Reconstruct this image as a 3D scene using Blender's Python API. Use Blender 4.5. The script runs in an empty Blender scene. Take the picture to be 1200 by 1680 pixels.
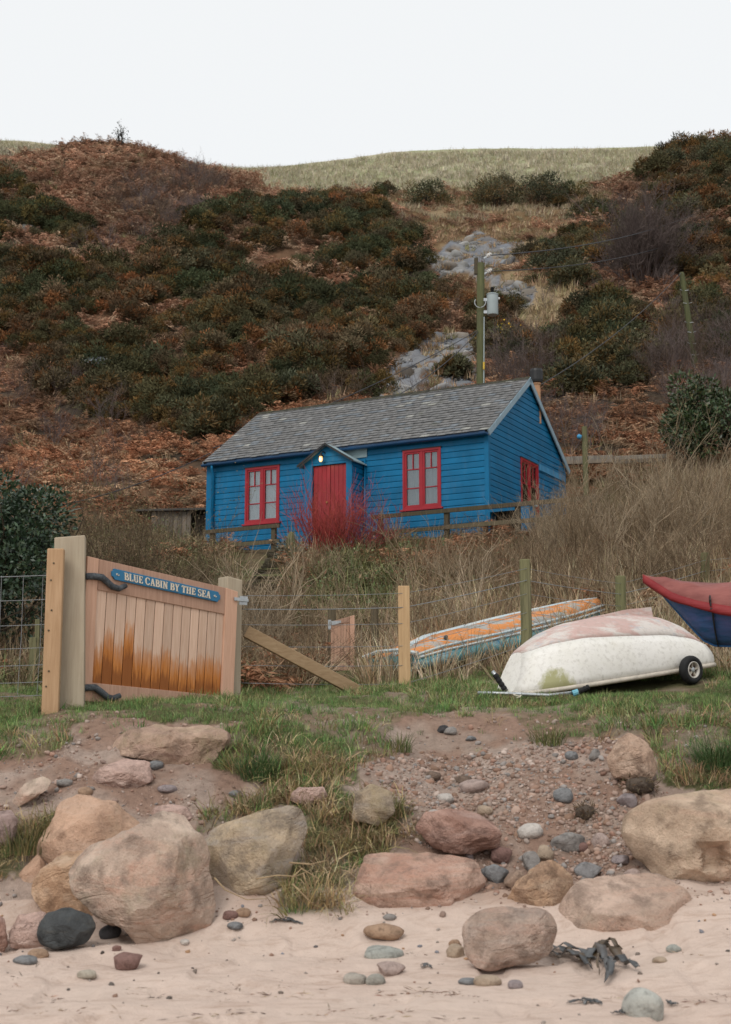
import bpy, bmesh, math, random
import numpy as np
from mathutils import Vector, Matrix, noise as mnoise
R = math.radians
rng = np.random.default_rng(11)
random.seed(5)
SC = bpy.context.scene
COL = SC.collection

# ------------------------------------------------------------------ camera
PITCH = 9.8
CAMZ = 1.4
FPX = 2371.0
cam_d = bpy.data.cameras.new('camera')
cam_d.sensor_width = 36
cam_d.lens = 36 * FPX / 1680
cam_d.clip_end = 3000
cam_d.clip_start = 0.1
cam_d.dof.use_dof = True
cam_d.dof.focus_distance = 22
cam_d.dof.aperture_fstop = 3.2
cam = bpy.data.objects.new('camera', cam_d)
COL.objects.link(cam)
cam.location = (0, 0, CAMZ)
cam.rotation_euler = (R(90 + PITCH), 0, 0)
SC.camera = cam

# ------------------------------------------------------------------ sky and sun
SUN_EL, SUN_AZ = 44, 203
w = bpy.data.worlds.new('World')
SC.world = w
w.use_nodes = True
nt = w.node_tree
bg = nt.nodes['Background']
sky = nt.nodes.new('ShaderNodeTexSky')
sky.sky_type = 'NISHITA'
sky.sun_disc = False
sky.sun_elevation = R(SUN_EL)
sky.sun_rotation = R(SUN_AZ)
mx = nt.nodes.new('ShaderNodeMix')
mx.data_type = 'RGBA'
mx.inputs[0].default_value = 0.93          # full cloud cover: the blue hardly shows
nt.links.new(sky.outputs[0], mx.inputs[6])
mx.inputs[7].default_value = (8.75, 8.9, 8.95, 1)
nt.links.new(mx.outputs[2], bg.inputs[0])
bg.inputs[1].default_value = 0.1
sd = bpy.data.lights.new('sun', 'SUN')
sd.energy = 1.5
sd.angle = R(28)
sd.color = (1, 0.96, 0.9)
sun = bpy.data.objects.new('sun', sd)
COL.objects.link(sun)
el, az = R(SUN_EL), R(SUN_AZ)
dirv = Vector((math.sin(az) * math.cos(el), math.cos(az) * math.cos(el), math.sin(el)))
sun.rotation_euler = dirv.to_track_quat('Z', 'Y').to_euler()
vs = SC.view_settings
vs.view_transform = 'Standard'
vs.look = 'None'
vs.exposure = 0.12
vs.gamma = 1
vs.use_curve_mapping = False
SC.cycles.use_denoising = True
SC.cycles.max_bounces = 5
SC.cycles.diffuse_bounces = 3
SC.cycles.transparent_max_bounces = 4

# ------------------------------------------------------------------ geometry of the view (used to read distances off the place)
CT, ST = math.cos(R(PITCH)), math.sin(R(PITCH))
def ray(px, py):
    a = (px - 600) / FPX; b = (840 - py) / FPX
    return np.array([a, CT - ST * b, ST + CT * b])
def P(px, py, Y):
    d = ray(px, py)
    return Vector(np.array([0, 0, CAMZ]) + d * (Y / d[1]))
def proj(p):
    p = np.asarray(p, float)
    x, y, z = p[..., 0], p[..., 1], p[..., 2] - CAMZ
    dep = np.maximum(y * CT + z * ST, 1e-3)
    return 600 + FPX * x / dep, 840 - FPX * (-y * ST + z * CT) / dep

# ------------------------------------------------------------------ numpy noise
def _h(ix, iy, seed):
    n = (ix.astype(np.int64) * 374761393 + iy.astype(np.int64) * 668265263 + seed * 974634777) & 0x7fffffff
    n = ((n ^ (n >> 13)) * 1274126177) & 0x7fffffff
    n = n ^ (n >> 16)
    return (n & 0xffff) / 65535.0
def vnoise(x, y, seed=0):
    x = np.asarray(x, float); y = np.asarray(y, float)
    ix, iy = np.floor(x), np.floor(y)
    fx, fy = x - ix, y - iy
    fx = fx * fx * (3 - 2 * fx); fy = fy * fy * (3 - 2 * fy)
    a = _h(ix, iy, seed); b = _h(ix + 1, iy, seed); c = _h(ix, iy + 1, seed); d = _h(ix + 1, iy + 1, seed)
    return (a * (1 - fx) + b * fx) * (1 - fy) + (c * (1 - fx) + d * fx) * fy
def fbm(x, y, seed=0, octv=4):
    s = 0; a = 0.5; t = 0
    for k in range(octv):
        s = s + a * vnoise(x * 2 ** k, y * 2 ** k, seed + k * 17); t += a; a *= 0.5
    return s / t            # 0..1
def inpoly(px, py, poly):
    px = np.asarray(px); py = np.asarray(py)
    r = np.zeros(px.shape, bool)
    n = len(poly)
    for i in range(n):
        x1, y1 = poly[i]; x2, y2 = poly[(i + 1) % n]
        if y1 == y2: continue
        cnd = (y1 > py) != (y2 > py)
        r ^= cnd & (px < (x2 - x1) * (py - y1) / (y2 - y1) + x1)
    return r
def sstep(a, b, x):
    t = np.clip((x - a) / (b - a), 0, 1)
    return t * t * (3 - 2 * t)

# ------------------------------------------------------------------ terrain heights
def tanrow(py):
    b = (840 - np.asarray(py, float)) / FPX
    return (ST + CT * b) / (CT - ST * b)
NC = [0, 200, 400, 600, 800, 1000, 1200]
NEAR = {                                   # distance: picture row of the ground at the seven columns
    11.0: [1530, 1535, 1500, 1500, 1490, 1470, 1470],
    11.6: [1425, 1420, 1410, 1430, 1440, 1425, 1430],
    12.3: [1305, 1300, 1320, 1330, 1340, 1330, 1320],
    13.2: [1228, 1222, 1225, 1248, 1262, 1232, 1225],
    14.2: [1180, 1166, 1168, 1180, 1196, 1176, 1170],
    15.0: [1158, 1154, 1154, 1156, 1160, 1156, 1152],
    16.0: [1142, 1147, 1146, 1142, 1143, 1141, 1132],
    18.0: [1125, 1130, 1126, 1122, 1112, 1102, 1098],
    21.0: [1090, 1092, 1086, 1068, 1048, 1026, 1012],
    25.0: [1040, 1040, 1022, 998, 975, 952, 938],
    30.0: [985, 962, 940, 930, 918, 895, 872],
    33.5: [945, 922, 910, 900, 885, 850, 818],
    37.0: [900, 880, 870, 850, 820, 800, 775],
}
FC = [0, 60, 120, 200, 260, 330, 400, 450, 550, 650, 800, 950, 1060, 1120, 1200]
FAR = {
    41.0: [835, 832, 828, 815, 805, 790, 775, 765, 740, 725, 715, 735, 740, 740, 735],
    48.0: [745, 742, 738, 728, 715, 700, 690, 682, 665, 655, 645, 650, 640, 630, 620],
    60.0: [610, 606, 602, 596, 592, 588, 585, 580, 570, 560, 548, 530, 515, 500, 485],
    75.0: [470, 466, 462, 456, 452, 450, 448, 446, 440, 434, 424, 405, 385, 368, 350],
    88.0: [345, 338, 332, 326, 332, 345, 352, 354, 355, 354, 346, 338, 322, 310, 298],
    97.0: [262, 256, 245, 244, 262, 290, 304, 310, 318, 318, 308, 302, 285, 272, 262],
    104.0: [246, 250, 240, 240, 262, 283, 291, 296, 304, 300, 288, 284, 268, 258, 252],
    114.0: [240, 246, 252, 258, 268, 279, 284, 285, 284, 276, 266, 265, 257, 253, 250],
    126.0: [237, 243, 252, 262, 272, 280, 284, 281, 270, 257, 252, 252, 249, 247, 246],
    140.0: [240, 246, 256, 266, 278, 290, 290, 286, 275, 262, 256, 256, 253, 251, 250],
}
UC = [(-4, 0)] + [((c - 600) / FPX / 0.97, c) for c in range(0, 1201, 25)] + [(4, 1200)]
UU = np.array([u for u, c in UC]); CC = np.array([c for u, c in UC])
_Y = [-80, 5.0, 7.7, 9.0, 10.3]
_Z = [np.full(len(UU), v) for v in (-0.9, -0.02, 0.0, 0.03, 0.09)]
_Z[4] = 0.07 + 0.2 * sstep(900, 1200, CC)
for Y, v in NEAR.items():
    _Y.append(Y); _Z.append(CAMZ + Y * tanrow(np.interp(CC, NC, v)))
for Y, v in FAR.items():
    _Y.append(Y); _Z.append(CAMZ + Y * tanrow(np.interp(CC, FC, v)))
_Y += [200, 420, 900]
_Z += [_Z[-1] + 1.0, _Z[-1] + 1.0, _Z[-1] - 4]
TY = np.array(_Y); TZ = np.array(_Z)
# resample in distance with a smooth (monotone) curve, then blur a little
FYS = np.concatenate([np.arange(-80, 4, 4.0), np.arange(4, 20, 0.1), np.arange(20, 150, 0.5), np.arange(150, 901, 10.0)])
def pchip(x, y, xs):
    h = np.diff(x); d = np.diff(y, axis=0) / h[:, None]
    m = np.zeros_like(y)
    m[1:-1] = np.where(d[:-1] * d[1:] > 0, 2 * d[:-1] * d[1:] / (d[:-1] + d[1:] + 1e-12), 0)
    m[0] = d[0]; m[-1] = d[-1]
    k = np.clip(np.searchsorted(x, xs) - 1, 0, len(x) - 2)
    t = ((xs - x[k]) / h[k])[:, None]; hk = h[k][:, None]
    return ((2 * t**3 - 3 * t**2 + 1) * y[k] + (t**3 - 2 * t**2 + t) * hk * m[k] + (-2 * t**3 + 3 * t**2) * y[k + 1] + (t**3 - t**2) * hk * m[k + 1])
FZ = pchip(TY, TZ, FYS)
for _ in range(3):
    G_ = FZ.copy(); G_[:, 1:-1] = 0.25 * FZ[:, :-2] + 0.5 * FZ[:, 1:-1] + 0.25 * FZ[:, 2:]; FZ = G_
# cabin frame
CAB0 = Vector((-3.906, 35.574, 6.44)); CABR = R(-28.177)
CEX = Vector((math.cos(CABR), math.sin(CABR), 0)); CEY = Vector((-CEX.y, CEX.x, 0))
CL, CW, CH, CR = 7.57, 4.94, 2.38, 1.73
def cabxy(x, y):
    dx, dy = x - CAB0.x, y - CAB0.y
    return dx * CEX.x + dy * CEX.y, dx * CEY.x + dy * CEY.y
def zt(x, y, bumps=True):
    x = np.asarray(x, float); y = np.asarray(y, float)
    u = np.clip(x / np.maximum(y, 8.0), -4, 4)
    fi = np.clip(np.interp(y, FYS, np.arange(len(FYS))), 0, len(FYS) - 1.001)
    ui = np.clip(np.interp(u, UU, np.arange(len(UU))), 0, len(UU) - 1.001)
    i = fi.astype(int); j = ui.astype(int); a = fi - i; b = ui - j
    z = (FZ[i, j] * (1 - b) + FZ[i, j + 1] * b) * (1 - a) + (FZ[i + 1, j] * (1 - b) + FZ[i + 1, j + 1] * b) * a
    if bumps:
        hill = sstep(40, 60, y)
        z = z + hill * (fbm(x / 9, y / 9, 3) - 0.5) * 2.2 * (1 - sstep(84, 94, y)) + hill * (fbm(x / 2.5, y / 2.5, 5) - 0.5) * 0.8 * (1 - 0.7 * sstep(92, 100, y))
        z = z + sstep(17, 22, y) * (1 - sstep(60, 70, y)) * (fbm(x / 2, y / 2, 8) - 0.5) * 0.35
        bank = sstep(10.9, 11.6, y) * (1 - sstep(16, 18, y))
        z = z + bank * ((fbm(x / 0.9, y / 0.9, 9) - 0.5) * 0.20 - 0.16 * np.exp(-((x - 0.75 - 0.25 * (13.6 - y)) / 0.42) ** 2) * sstep(11.9, 12.6, y) * (1 - sstep(13.9, 14.4, y)) + (fbm(x / 0.22, y / 0.22, 12, 3) - 0.5) * 0.11 * (1 - sstep(13.6, 14.4, y)))
        beach = (1 - sstep(10.8, 11.4, y)) * sstep(2, 5, y)
        z = z + beach * ((fbm(x / 0.9, y / 0.5, 21) - 0.5) * 0.10 - 0.028 * sstep(0.62, 0.74, vnoise(x / 0.21, y / 0.34, 27)) + (fbm(x / 0.12, y / 0.1, 25, 3) - 0.5) * 0.014)
    cx, cy = cabxy(x, y)
    d = np.maximum(np.maximum(-0.7 - cx, cx - CL - 1.2), np.maximum(-0.1 - cy, cy - CW - 0.3))
    k = 1 - sstep(0, np.where(cy < 0, 0.7, 1.6), d)
    return z * (1 - k) + 6.42 * k
def zg(x, y):
    return float(zt(np.array([x]), np.array([y]))[0])
def G(px, py, y0=5.0, y1=140.0):
    """where the view ray through a picture point meets the ground"""
    d = ray(px, py); d = d / d[1]
    ys = np.concatenate([np.arange(y0, 25, 0.03), np.arange(25, y1, 0.2)])
    zz = CAMZ + d[2] * ys
    g = zt(d[0] * ys, ys)
    hit = np.nonzero(zz <= g)[0]
    y = ys[hit[0]] if len(hit) else y1
    return Vector((d[0] * y, y, zg(d[0] * y, y)))

# ------------------------------------------------------------------ tagging and linking
def tag(o, label=None, cat=None, group=None, kind=None):
    if label: o['label'] = label
    if cat: o['category'] = cat
    if group: o['group'] = group
    if kind: o['kind'] = kind
    return o
def empty(name, loc=(0, 0, 0), rz=0.0, label=None, cat=None, group=None):
    o = bpy.data.objects.new(name, None)
    COL.objects.link(o)
    o.location = loc; o.rotation_euler = (0, 0, rz)
    o.empty_display_size = 0.2
    return tag(o, label, cat, group)
def link(name, me, parent=None, mat=None, smooth=False, bevel=0, **kw):
    o = bpy.data.objects.new(name, me)
    COL.objects.link(o)
    if mat and not me.materials: me.materials.append(mat)
    if smooth and len(me.polygons): me.polygons.foreach_set('use_smooth', np.ones(len(me.polygons), bool))
    if parent: o.parent = parent
    if bevel:
        b = o.modifiers.new('bevel', 'BEVEL'); b.width = bevel; b.segments = 2; b.limit_method = 'ANGLE'
    return tag(o, **kw) if kw else o
def np_mesh(name, V, F, col=None):
    """mesh from arrays; every face has the same number of corners; col: one colour per vertex"""
    V = np.asarray(V, np.float32).reshape(-1, 3); F = np.asarray(F, np.int32)
    me = bpy.data.meshes.new(name)
    me.vertices.add(len(V)); me.vertices.foreach_set('co', V.ravel())
    me.loops.add(F.size); me.loops.foreach_set('vertex_index', F.ravel())
    me.polygons.add(len(F)); me.polygons.foreach_set('loop_start', np.arange(len(F), dtype=np.int32) * F.shape[1])
    me.update(calc_edges=True)
    if col is not None:
        c = np.ones((len(V), 4), np.float32); c[:, :3] = col
        at = me.color_attributes.new('Col', 'FLOAT_COLOR', 'POINT'); at.data.foreach_set('color', c.ravel())
    return me
class MB:
    def __init__(s): s.v = []; s.f = []
    def add(s, vs, fs):
        n = len(s.v); s.v += [tuple(v) for v in vs]; s.f += [tuple(i + n for i in f) for f in fs]; return s
    def hexa(s, c):          # 8 corners: bottom 4 counter-clockwise, top 4
        return s.add(c, [(3, 2, 1, 0), (4, 5, 6, 7), (0, 1, 5, 4), (1, 2, 6, 5), (2, 3, 7, 6), (3, 0, 4, 7)])
    def box(s, x0, x1, y0, y1, z0, z1):
        return s.hexa([(x0, y0, z0), (x1, y0, z0), (x1, y1, z0), (x0, y1, z0), (x0, y0, z1), (x1, y0, z1), (x1, y1, z1), (x0, y1, z1)])
    def bar(s, a, b, w, h, up=(0, 0, 1), w2=None, h2=None):
        a, b = Vector(a), Vector(b); d = (b - a).normalized(); up = Vector(up)
        sx = d.cross(up).normalized(); sz = sx.cross(d).normalized()
        w2 = w if w2 is None else w2; h2 = h if h2 is None else h2
        q = lambda p, W, H: [p - sx * W / 2 - sz * H / 2, p + sx * W / 2 - sz * H / 2, p + sx * W / 2 + sz * H / 2, p - sx * W / 2 + sz * H / 2]
        A, B = q(a, w, h), q(b, w2, h2)
        return s.add(A + B, [(0, 1, 2, 3), (7, 6, 5, 4), (0, 4, 5, 1), (1, 5, 6, 2), (2, 6, 7, 3), (3, 7, 4, 0)])
    def tube(s, pts, r, n=6, cap=True):
        pts = [Vector(p) for p in pts]
        rs = r if isinstance(r, (list, tuple)) else [r] * len(pts)
        t0 = (pts[1] - pts[0]).normalized()
        ref = Vector((0, 0, 1)) if abs(t0.z) < 0.9 else Vector((1, 0, 0))
        vs, fs = [], []
        for i, p in enumerate(pts):
            t = (pts[min(i + 1, len(pts) - 1)] - pts[max(i - 1, 0)]).normalized()
            a = t.cross(ref).normalized(); b = a.cross(t)
            for k in range(n):
                an = 2 * math.pi * k / n
                vs.append(p + (a * math.cos(an) + b * math.sin(an)) * rs[i])
        for i in range(len(pts) - 1):
            for k in range(n):
                k2 = (k + 1) % n
                fs.append((i * n + k, i * n + k2, (i + 1) * n + k2, (i + 1) * n + k))
        if cap:
            fs.append(tuple(range(n - 1, -1, -1))); fs.append(tuple((len(pts) - 1) * n + k for k in range(n)))
        return s.add(vs, fs)
    def lathe(s, prof, n=16, M=None):
        vs, fs = [], []
        for r, z in prof:
            for k in range(n):
                an = 2 * math.pi * k / n
                v = Vector((r * math.cos(an), r * math.sin(an), z)); vs.append(M @ v if M else v)
        m = len(prof)
        for i in range(m - 1):
            for k in range(n):
                k2 = (k + 1) % n; fs.append((i * n + k, i * n + k2, (i + 1) * n + k2, (i + 1) * n + k))
        fs.append(tuple(range(n - 1, -1, -1))); fs.append(tuple((m - 1) * n + k for k in range(n)))
        return s.add(vs, fs)
    def prism(s, poly, nrm):  # flat polygon pushed along nrm
        n = len(poly); nrm = Vector(nrm); a = [Vector(p) for p in poly]
        return s.add(a + [p + nrm for p in a], [tuple(range(n - 1, -1, -1)), tuple(range(n, 2 * n))] + [(i, (i + 1) % n, n + (i + 1) % n, n + i) for i in range(n)])
    def mesh(s, name):
        me = bpy.data.meshes.new(name); me.from_pydata(s.v, [], s.f)
        bm = bmesh.new(); bm.from_mesh(me); bmesh.ops.recalc_face_normals(bm, faces=bm.faces); bm.to_mesh(me); bm.free()
        return me
    def build(s, name, mat, parent=None, **kw):
        return link(name, s.mesh(name), parent, mat, **kw)

# ------------------------------------------------------------------ materials
def newmat(name, rough=0.8, spec=0.25):
    m = bpy.data.materials.new(name); m.use_nodes = True
    b = m.node_tree.nodes['Principled BSDF']
    b.inputs['Roughness'].default_value = rough
    b.inputs['Specular IOR Level'].default_value = spec
    return m, m.node_tree, b
def N(t, kind, **kw):
    n = t.nodes.new(kind)
    for k, v in kw.items():
        if k.startswith('i_'): n.inputs[k[2:].replace('_', ' ')].default_value = v
        else: setattr(n, k, v)
    return n
def mixc(t, fac, a, b, mode='MIX'):
    n = t.nodes.new('ShaderNodeMix'); n.data_type = 'RGBA'; n.blend_type = mode
    for s, v in ((0, fac), (6, a), (7, b)):
        if isinstance(v, (int, float)): n.inputs[s].default_value = v
        elif isinstance(v, tuple): n.inputs[s].default_value = v + (1,) if len(v) == 3 else v
        else: t.links.new(v, n.inputs[s])
    return n.outputs[2]
def ramp(t, src, stops):
    n = t.nodes.new('ShaderNodeValToRGB'); e = n.color_ramp.elements
    while len(e) < len(stops): e.new(0.5)
    for k, (p, c) in enumerate(stops):
        e[k].position = p; e[k].color = (c, c, c, 1) if isinstance(c, (int, float)) else tuple(c) + (1,)
    t.links.new(src, n.inputs[0]); return n.outputs[0]
def noise_(t, scale, detail=4, rough=0.55, vec=None, stretch=None, coord='Object', dist=0.0):
    n = N(t, 'ShaderNodeTexNoise'); n.inputs['Scale'].default_value = scale; n.inputs['Detail'].default_value = detail
    n.inputs['Roughness'].default_value = rough; n.inputs['Distortion'].default_value = dist
    if vec is None: vec = t.nodes.new('ShaderNodeTexCoord').outputs[coord]
    if stretch:
        mp = t.nodes.new('ShaderNodeMapping'); mp.inputs['Scale'].default_value = stretch; t.links.new(vec, mp.inputs[0]); vec = mp.outputs[0]
    t.links.new(vec, n.inputs['Vector']); return n.outputs['Fac']
def bump(t, b, h, strength=0.4, dist=0.02):
    n = t.nodes.new('ShaderNodeBump'); n.inputs['Strength'].default_value = strength; n.inputs['Distance'].default_value = dist
    t.links.new(h, n.inputs['Height']); t.links.new(n.outputs[0], b.inputs['Normal'])
def m_plain(name, col, rough=0.6, spec=0.3, var=0.15, scale=6, metal=0.0, bmp=0.0, rnd=0.0):
    m, t, b = newmat(name, rough, spec)
    f = noise_(t, scale, 5)
    c2 = tuple(x * (1 - var) for x in col); c1 = tuple(min(1, x * (1 + var)) for x in col)
    c = mixc(t, ramp(t, f, [(0.3, 0.0), (0.7, 1.0)]), c2, c1)
    if rnd:                                    # sun-faded, streaked boards, each a little different
        st_ = noise_(t, 3.0, 5, 0.65, stretch=(3, 3, 0.5)); c = mixc(t, ramp(t, st_, [(0.52, 0.0), (0.72, 0.22)]), c, tuple(x * 0.5 + 0.10 for x in col))
        c = mixc(t, ramp(t, noise_(t, 14, 5, 0.7), [(0.28, 0.5), (0.40, 0.0)]), c, tuple(x * 0.6 for x in col))
        oi = t.nodes.new('ShaderNodeObjectInfo'); mr = N(t, 'ShaderNodeMapRange'); mr.inputs[3].default_value = 1 - rnd; mr.inputs[4].default_value = 1 + rnd
        t.links.new(oi.outputs['Random'], mr.inputs[0]); hs = N(t, 'ShaderNodeHueSaturation'); t.links.new(c, hs.inputs['Color']); t.links.new(mr.outputs[0], hs.inputs['Value']); c = hs.outputs[0]
    t.links.new(c, b.inputs['Base Color'])
    b.inputs['Metallic'].default_value = metal
    if bmp: bump(t, b, noise_(t, scale * 6, 4), bmp, 0.01)
    return m
def m_wood(name, light, dark, stretch=(14, 14, 0.8), scale=3.0, rough=0.75, stain=None, bmp=0.3, rnd=0.25):
    m, t, b = newmat(name, rough, 0.2)
    g = noise_(t, scale, 6, 0.6, stretch=stretch, dist=0.6)
    c = mixc(t, ramp(t, g, [(0.32, 0.0), (0.68, 1.0)]), dark, light)
    big = noise_(t, 1.4, 4)
    c = mixc(t, ramp(t, big, [(0.35, 0.0), (0.65, 0.5)]), c, mixc(t, 0.55, c, stain or dark))
    oi = t.nodes.new('ShaderNodeObjectInfo')
    mr = N(t, 'ShaderNodeMapRange'); mr.inputs[3].default_value = 1 - rnd; mr.inputs[4].default_value = 1 + rnd
    t.links.new(oi.outputs['Random'], mr.inputs[0])
    hs = N(t, 'ShaderNodeHueSaturation'); t.links.new(c, hs.inputs['Color']); t.links.new(mr.outputs[0], hs.inputs['Value'])
    t.links.new(hs.outputs[0], b.inputs['Base Color'])
    if bmp: bump(t, b, g, bmp, 0.006)
    return m
def m_leaf(name, tint=False, rough=0.6, spec=0.2, var=0.35, trans=0.0, mul=(1, 1, 1)):
    """foliage: colour per leaf from 'Col', times the tint carried by each scattered point"""
    m, t, b = newmat(name, rough, spec)
    a = N(t, 'ShaderNodeAttribute', attribute_name='Col')
    c = a.outputs['Color']
    if tint:
        ti = N(t, 'ShaderNodeAttribute', attribute_name='tint'); ti.attribute_type = 'INSTANCER'
        c = mixc(t, 1.0, c, ti.outputs['Color'], 'MULTIPLY')
    else:
        c = mixc(t, 1.0, c, mul, 'MULTIPLY')
    t.links.new(c, b.inputs['Base Color'])
    return m
def m_rock(name, base, second, third=None, moss=None, mossamt=0.5, scale=2.2, seed=0.0, dark=0.55, speck=0.4, layer=None, bmp=0.6):
    m, t, b = newmat(name, 0.9, 0.15)
    def up_(c, f=1.36):
        if c is None: return None
        c = [(x * 0.74 + sum(c) / 3 * 0.26) * f * q for x, q in zip(c, (1.07, 0.98, 0.955))]; k_ = min(1.0, 0.66 / max(c)); return tuple(x * k_ for x in c)
    if 'stone_' not in name and 'hill' not in name and max(base) > 0.25: base, second, third, moss, layer = up_(base, 1.5), up_(second, 1.2), up_(third), up_(moss, 1.1), up_(layer)
    tc = t.nodes.new('ShaderNodeTexCoord')
    mp = t.nodes.new('ShaderNodeMapping'); mp.inputs['Location'].default_value = (seed, seed * 1.7, seed * 0.6)
    t.links.new(tc.outputs['Object'], mp.inputs[0]); v = mp.outputs[0]
    n1 = noise_(t, scale, 6, 0.6, vec=v, dist=0.4)
    c = mixc(t, ramp(t, n1, [(0.44, 0.0), (0.56, 1.0)]), base, second)
    if third:
        n2 = noise_(t, scale * 0.8, 5, 0.65, vec=v, stretch=(1, 1, 3.5), dist=0.8)
        c = mixc(t, ramp(t, n2, [(0.5, 0.0), (0.66, 0.85)]), c, third)
    if layer:
        n5 = noise_(t, 3.0, 5, 0.6, vec=v, stretch=(0.5, 0.5, 7), dist=0.5)
        c = mixc(t, ramp(t, n5, [(0.48, 0.0), (0.62, 0.7)]), c, layer)
    if moss:
        n3 = noise_(t, scale * 1.1, 5, 0.7, vec=v, stretch=(1.2, 1, 0.9))
        c = mixc(t, ramp(t, n3, [(0.62 - 0.25 * mossamt, 0.0), (0.72, 0.85)]), c, moss)
    n4 = noise_(t, scale * 9, 5, 0.7, vec=v)
    c = mixc(t, ramp(t, n4, [(0.34, speck + 0.2), (0.50, 0.0)]), c, tuple(x * dark for x in base))
    n6 = noise_(t, scale * 2.4, 4, 0.6, vec=v)
    c = mixc(t, ramp(t, n6, [(0.34, 0.8), (0.49, 0.0)]), c, tuple(x * dark * 0.8 for x in second))
    fine = noise_(t, 60, 4, 0.7, vec=v)
    c = mixc(t, ramp(t, fine, [(0.3, 0.0), (0.7, 0.28)]), c, tuple(min(1, x * 1.25) for x in base))
    ck = ramp(t, noise_(t, scale * 0.75, 4, 0.62, vec=v, stretch=(1, 1, 2.4), dist=0.9), [(0.44, 0.0), (0.485, 0.6), (0.492, 0.6), (0.53, 0.0)])
    cm = ramp(t, noise_(t, scale * 0.9, 2, 0.5, vec=v), [(0.48, 0.0), (0.56, 1.0)])
    ckm = t.nodes.new('ShaderNodeMath'); ckm.operation = 'MULTIPLY'; ckm.use_clamp = True; t.links.new(ck, ckm.inputs[0]); t.links.new(cm, ckm.inputs[1])
    ckd = t.nodes.new('ShaderNodeMath'); ckd.operation = 'MULTIPLY'; ckd.inputs[1].default_value = 0.12; t.links.new(ckm.outputs[0], ckd.inputs[0])
    c = mixc(t, ckd.outputs[0], c, tuple(x * 0.5 for x in second))
    t.links.new(c, b.inputs['Base Color'])
    h = t.nodes.new('ShaderNodeMath'); h.operation = 'MULTIPLY_ADD'; h.inputs[1].default_value = 2.2
    t.links.new(noise_(t, scale * 5, 8, 0.68, vec=v), h.inputs[0]); t.links.new(fine, h.inputs[2])
    hs_ = t.nodes.new('ShaderNodeMath'); hs_.operation = 'SUBTRACT'; t.links.new(h.outputs[0], hs_.inputs[0]); t.links.new(ckm.outputs[0], hs_.inputs[1])
    bump(t, b, hs_.outputs[0], min(1.0, bmp * 1.25), 0.04)
    return m
# ------------------------------------------------------------------ where things grow (areas of the place, read as picture areas of the ground)
TERR = [(-80, 1262), (40, 1240), (130, 1204), (180, 1182), (300, 1186), (380, 1192), (420, 1188), (640, 1184), (655, 1172), (840, 1170), (870, 1198), (905, 1216), (1060, 1203), (1085, 1250), (1100, 1292), (1290, 1310), (1290, 1085), (-80, 1085)]
LOBE = [(368, 1196), (640, 1175), (645, 1228), (590, 1262), (565, 1296), (672, 1322), (692, 1375), (640, 1392), (590, 1425), (578, 1475), (545, 1512), (445, 1512), (470, 1445), (508, 1360), (480, 1318), (330, 1372), (318, 1350), (400, 1310), (468, 1296), (355, 1264)]
LEFTC = [(-60, 1335), (30, 1338), (98, 1330), (72, 1392), (20, 1438), (-60, 1450)]
BARE1 = [(120, 1205), (150, 1182), (235, 1178), (260, 1192), (200, 1210)]
BARE2 = [(625, 1232), (650, 1184), (700, 1172), (830, 1176), (860, 1200), (860, 1240)]
GMASS = [(-80, 430), (60, 435), (120, 445), (205, 440), (270, 395), (340, 372), (430, 345), (520, 335), (590, 335), (680, 385), (745, 470), (705, 560), (650, 600), (625, 660), (440, 690), (350, 745), (300, 722), (230, 690), (120, 690), (60, 600), (-80, 545)]
GLEFT = [(-80, 300), (40, 310), (75, 345), (140, 365), (130, 400), (60, 395), (-80, 470)]
GRIGHT = [(985, 365), (1030, 330), (1078, 285), (1100, 232), (1290, 215), (1290, 620), (1120, 600), (1090, 560), (1130, 470), (1000, 440), (900, 470), (880, 445), (920, 405)]
GLOW = [(935, 520), (1000, 480), (1060, 480), (1070, 560), (1060, 620), (1000, 640), (900, 650), (880, 610), (920, 570)]
GPOLE = [(800, 520), (845, 500), (865, 520), (860, 600), (820, 625), (795, 600)]
GTOP = [(630, 320), (700, 295), (800, 300), (930, 285), (925, 330), (850, 340), (760, 335), (650, 345)]
SCREE1 = [(705, 425), (730, 400), (770, 385), (790, 375), (815, 398), (862, 398), (866, 420), (840, 440), (800, 445), (830, 460), (880, 470), (870, 500), (840, 505), (800, 470), (770, 450), (740, 455), (720, 450)]
SCREE2 = [(620, 640), (640, 600), (690, 560), (715, 545), (770, 550), (790, 575), (785, 640), (700, 665), (625, 660)]
TANGR = [(835, 520), (880, 470), (960, 470), (985, 480), (930, 540), (900, 580), (850, 570)]
FIELD = [(450, 310), (480, 272), (640, 250), (800, 244), (1050, 244), (1062, 268), (1000, 300), (930, 306), (850, 288), (770, 300), (640, 305), (560, 302)]
RUST_R = [(905, 640), (1000, 625), (1070, 610), (1100, 640), (1090, 740), (960, 745), (925, 700), (900, 660)]
def grass_amount(px, py, x, y):
    g = np.zeros(px.shape)
    j = (fbm(x / 0.25, y / 0.25, 31, 3) - 0.5) * 46
    qx, qy = px + j, py + j * 0.55
    g = np.where(inpoly(qx, qy, TERR), 1.0, g)
    g = np.where(inpoly(qx, qy, LOBE), 0.9, g)
    g = np.where(inpoly(qx, qy, LEFTC), 0.9, g)
    g = np.where(inpoly(qx, qy, BARE1) | inpoly(qx, qy, BARE2), 0.06, g)
    g = g * (0.45 + 0.75 * sstep(0.36, 0.6, fbm(x / 0.5, y / 0.5, 40, 3)))
    return g
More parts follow.
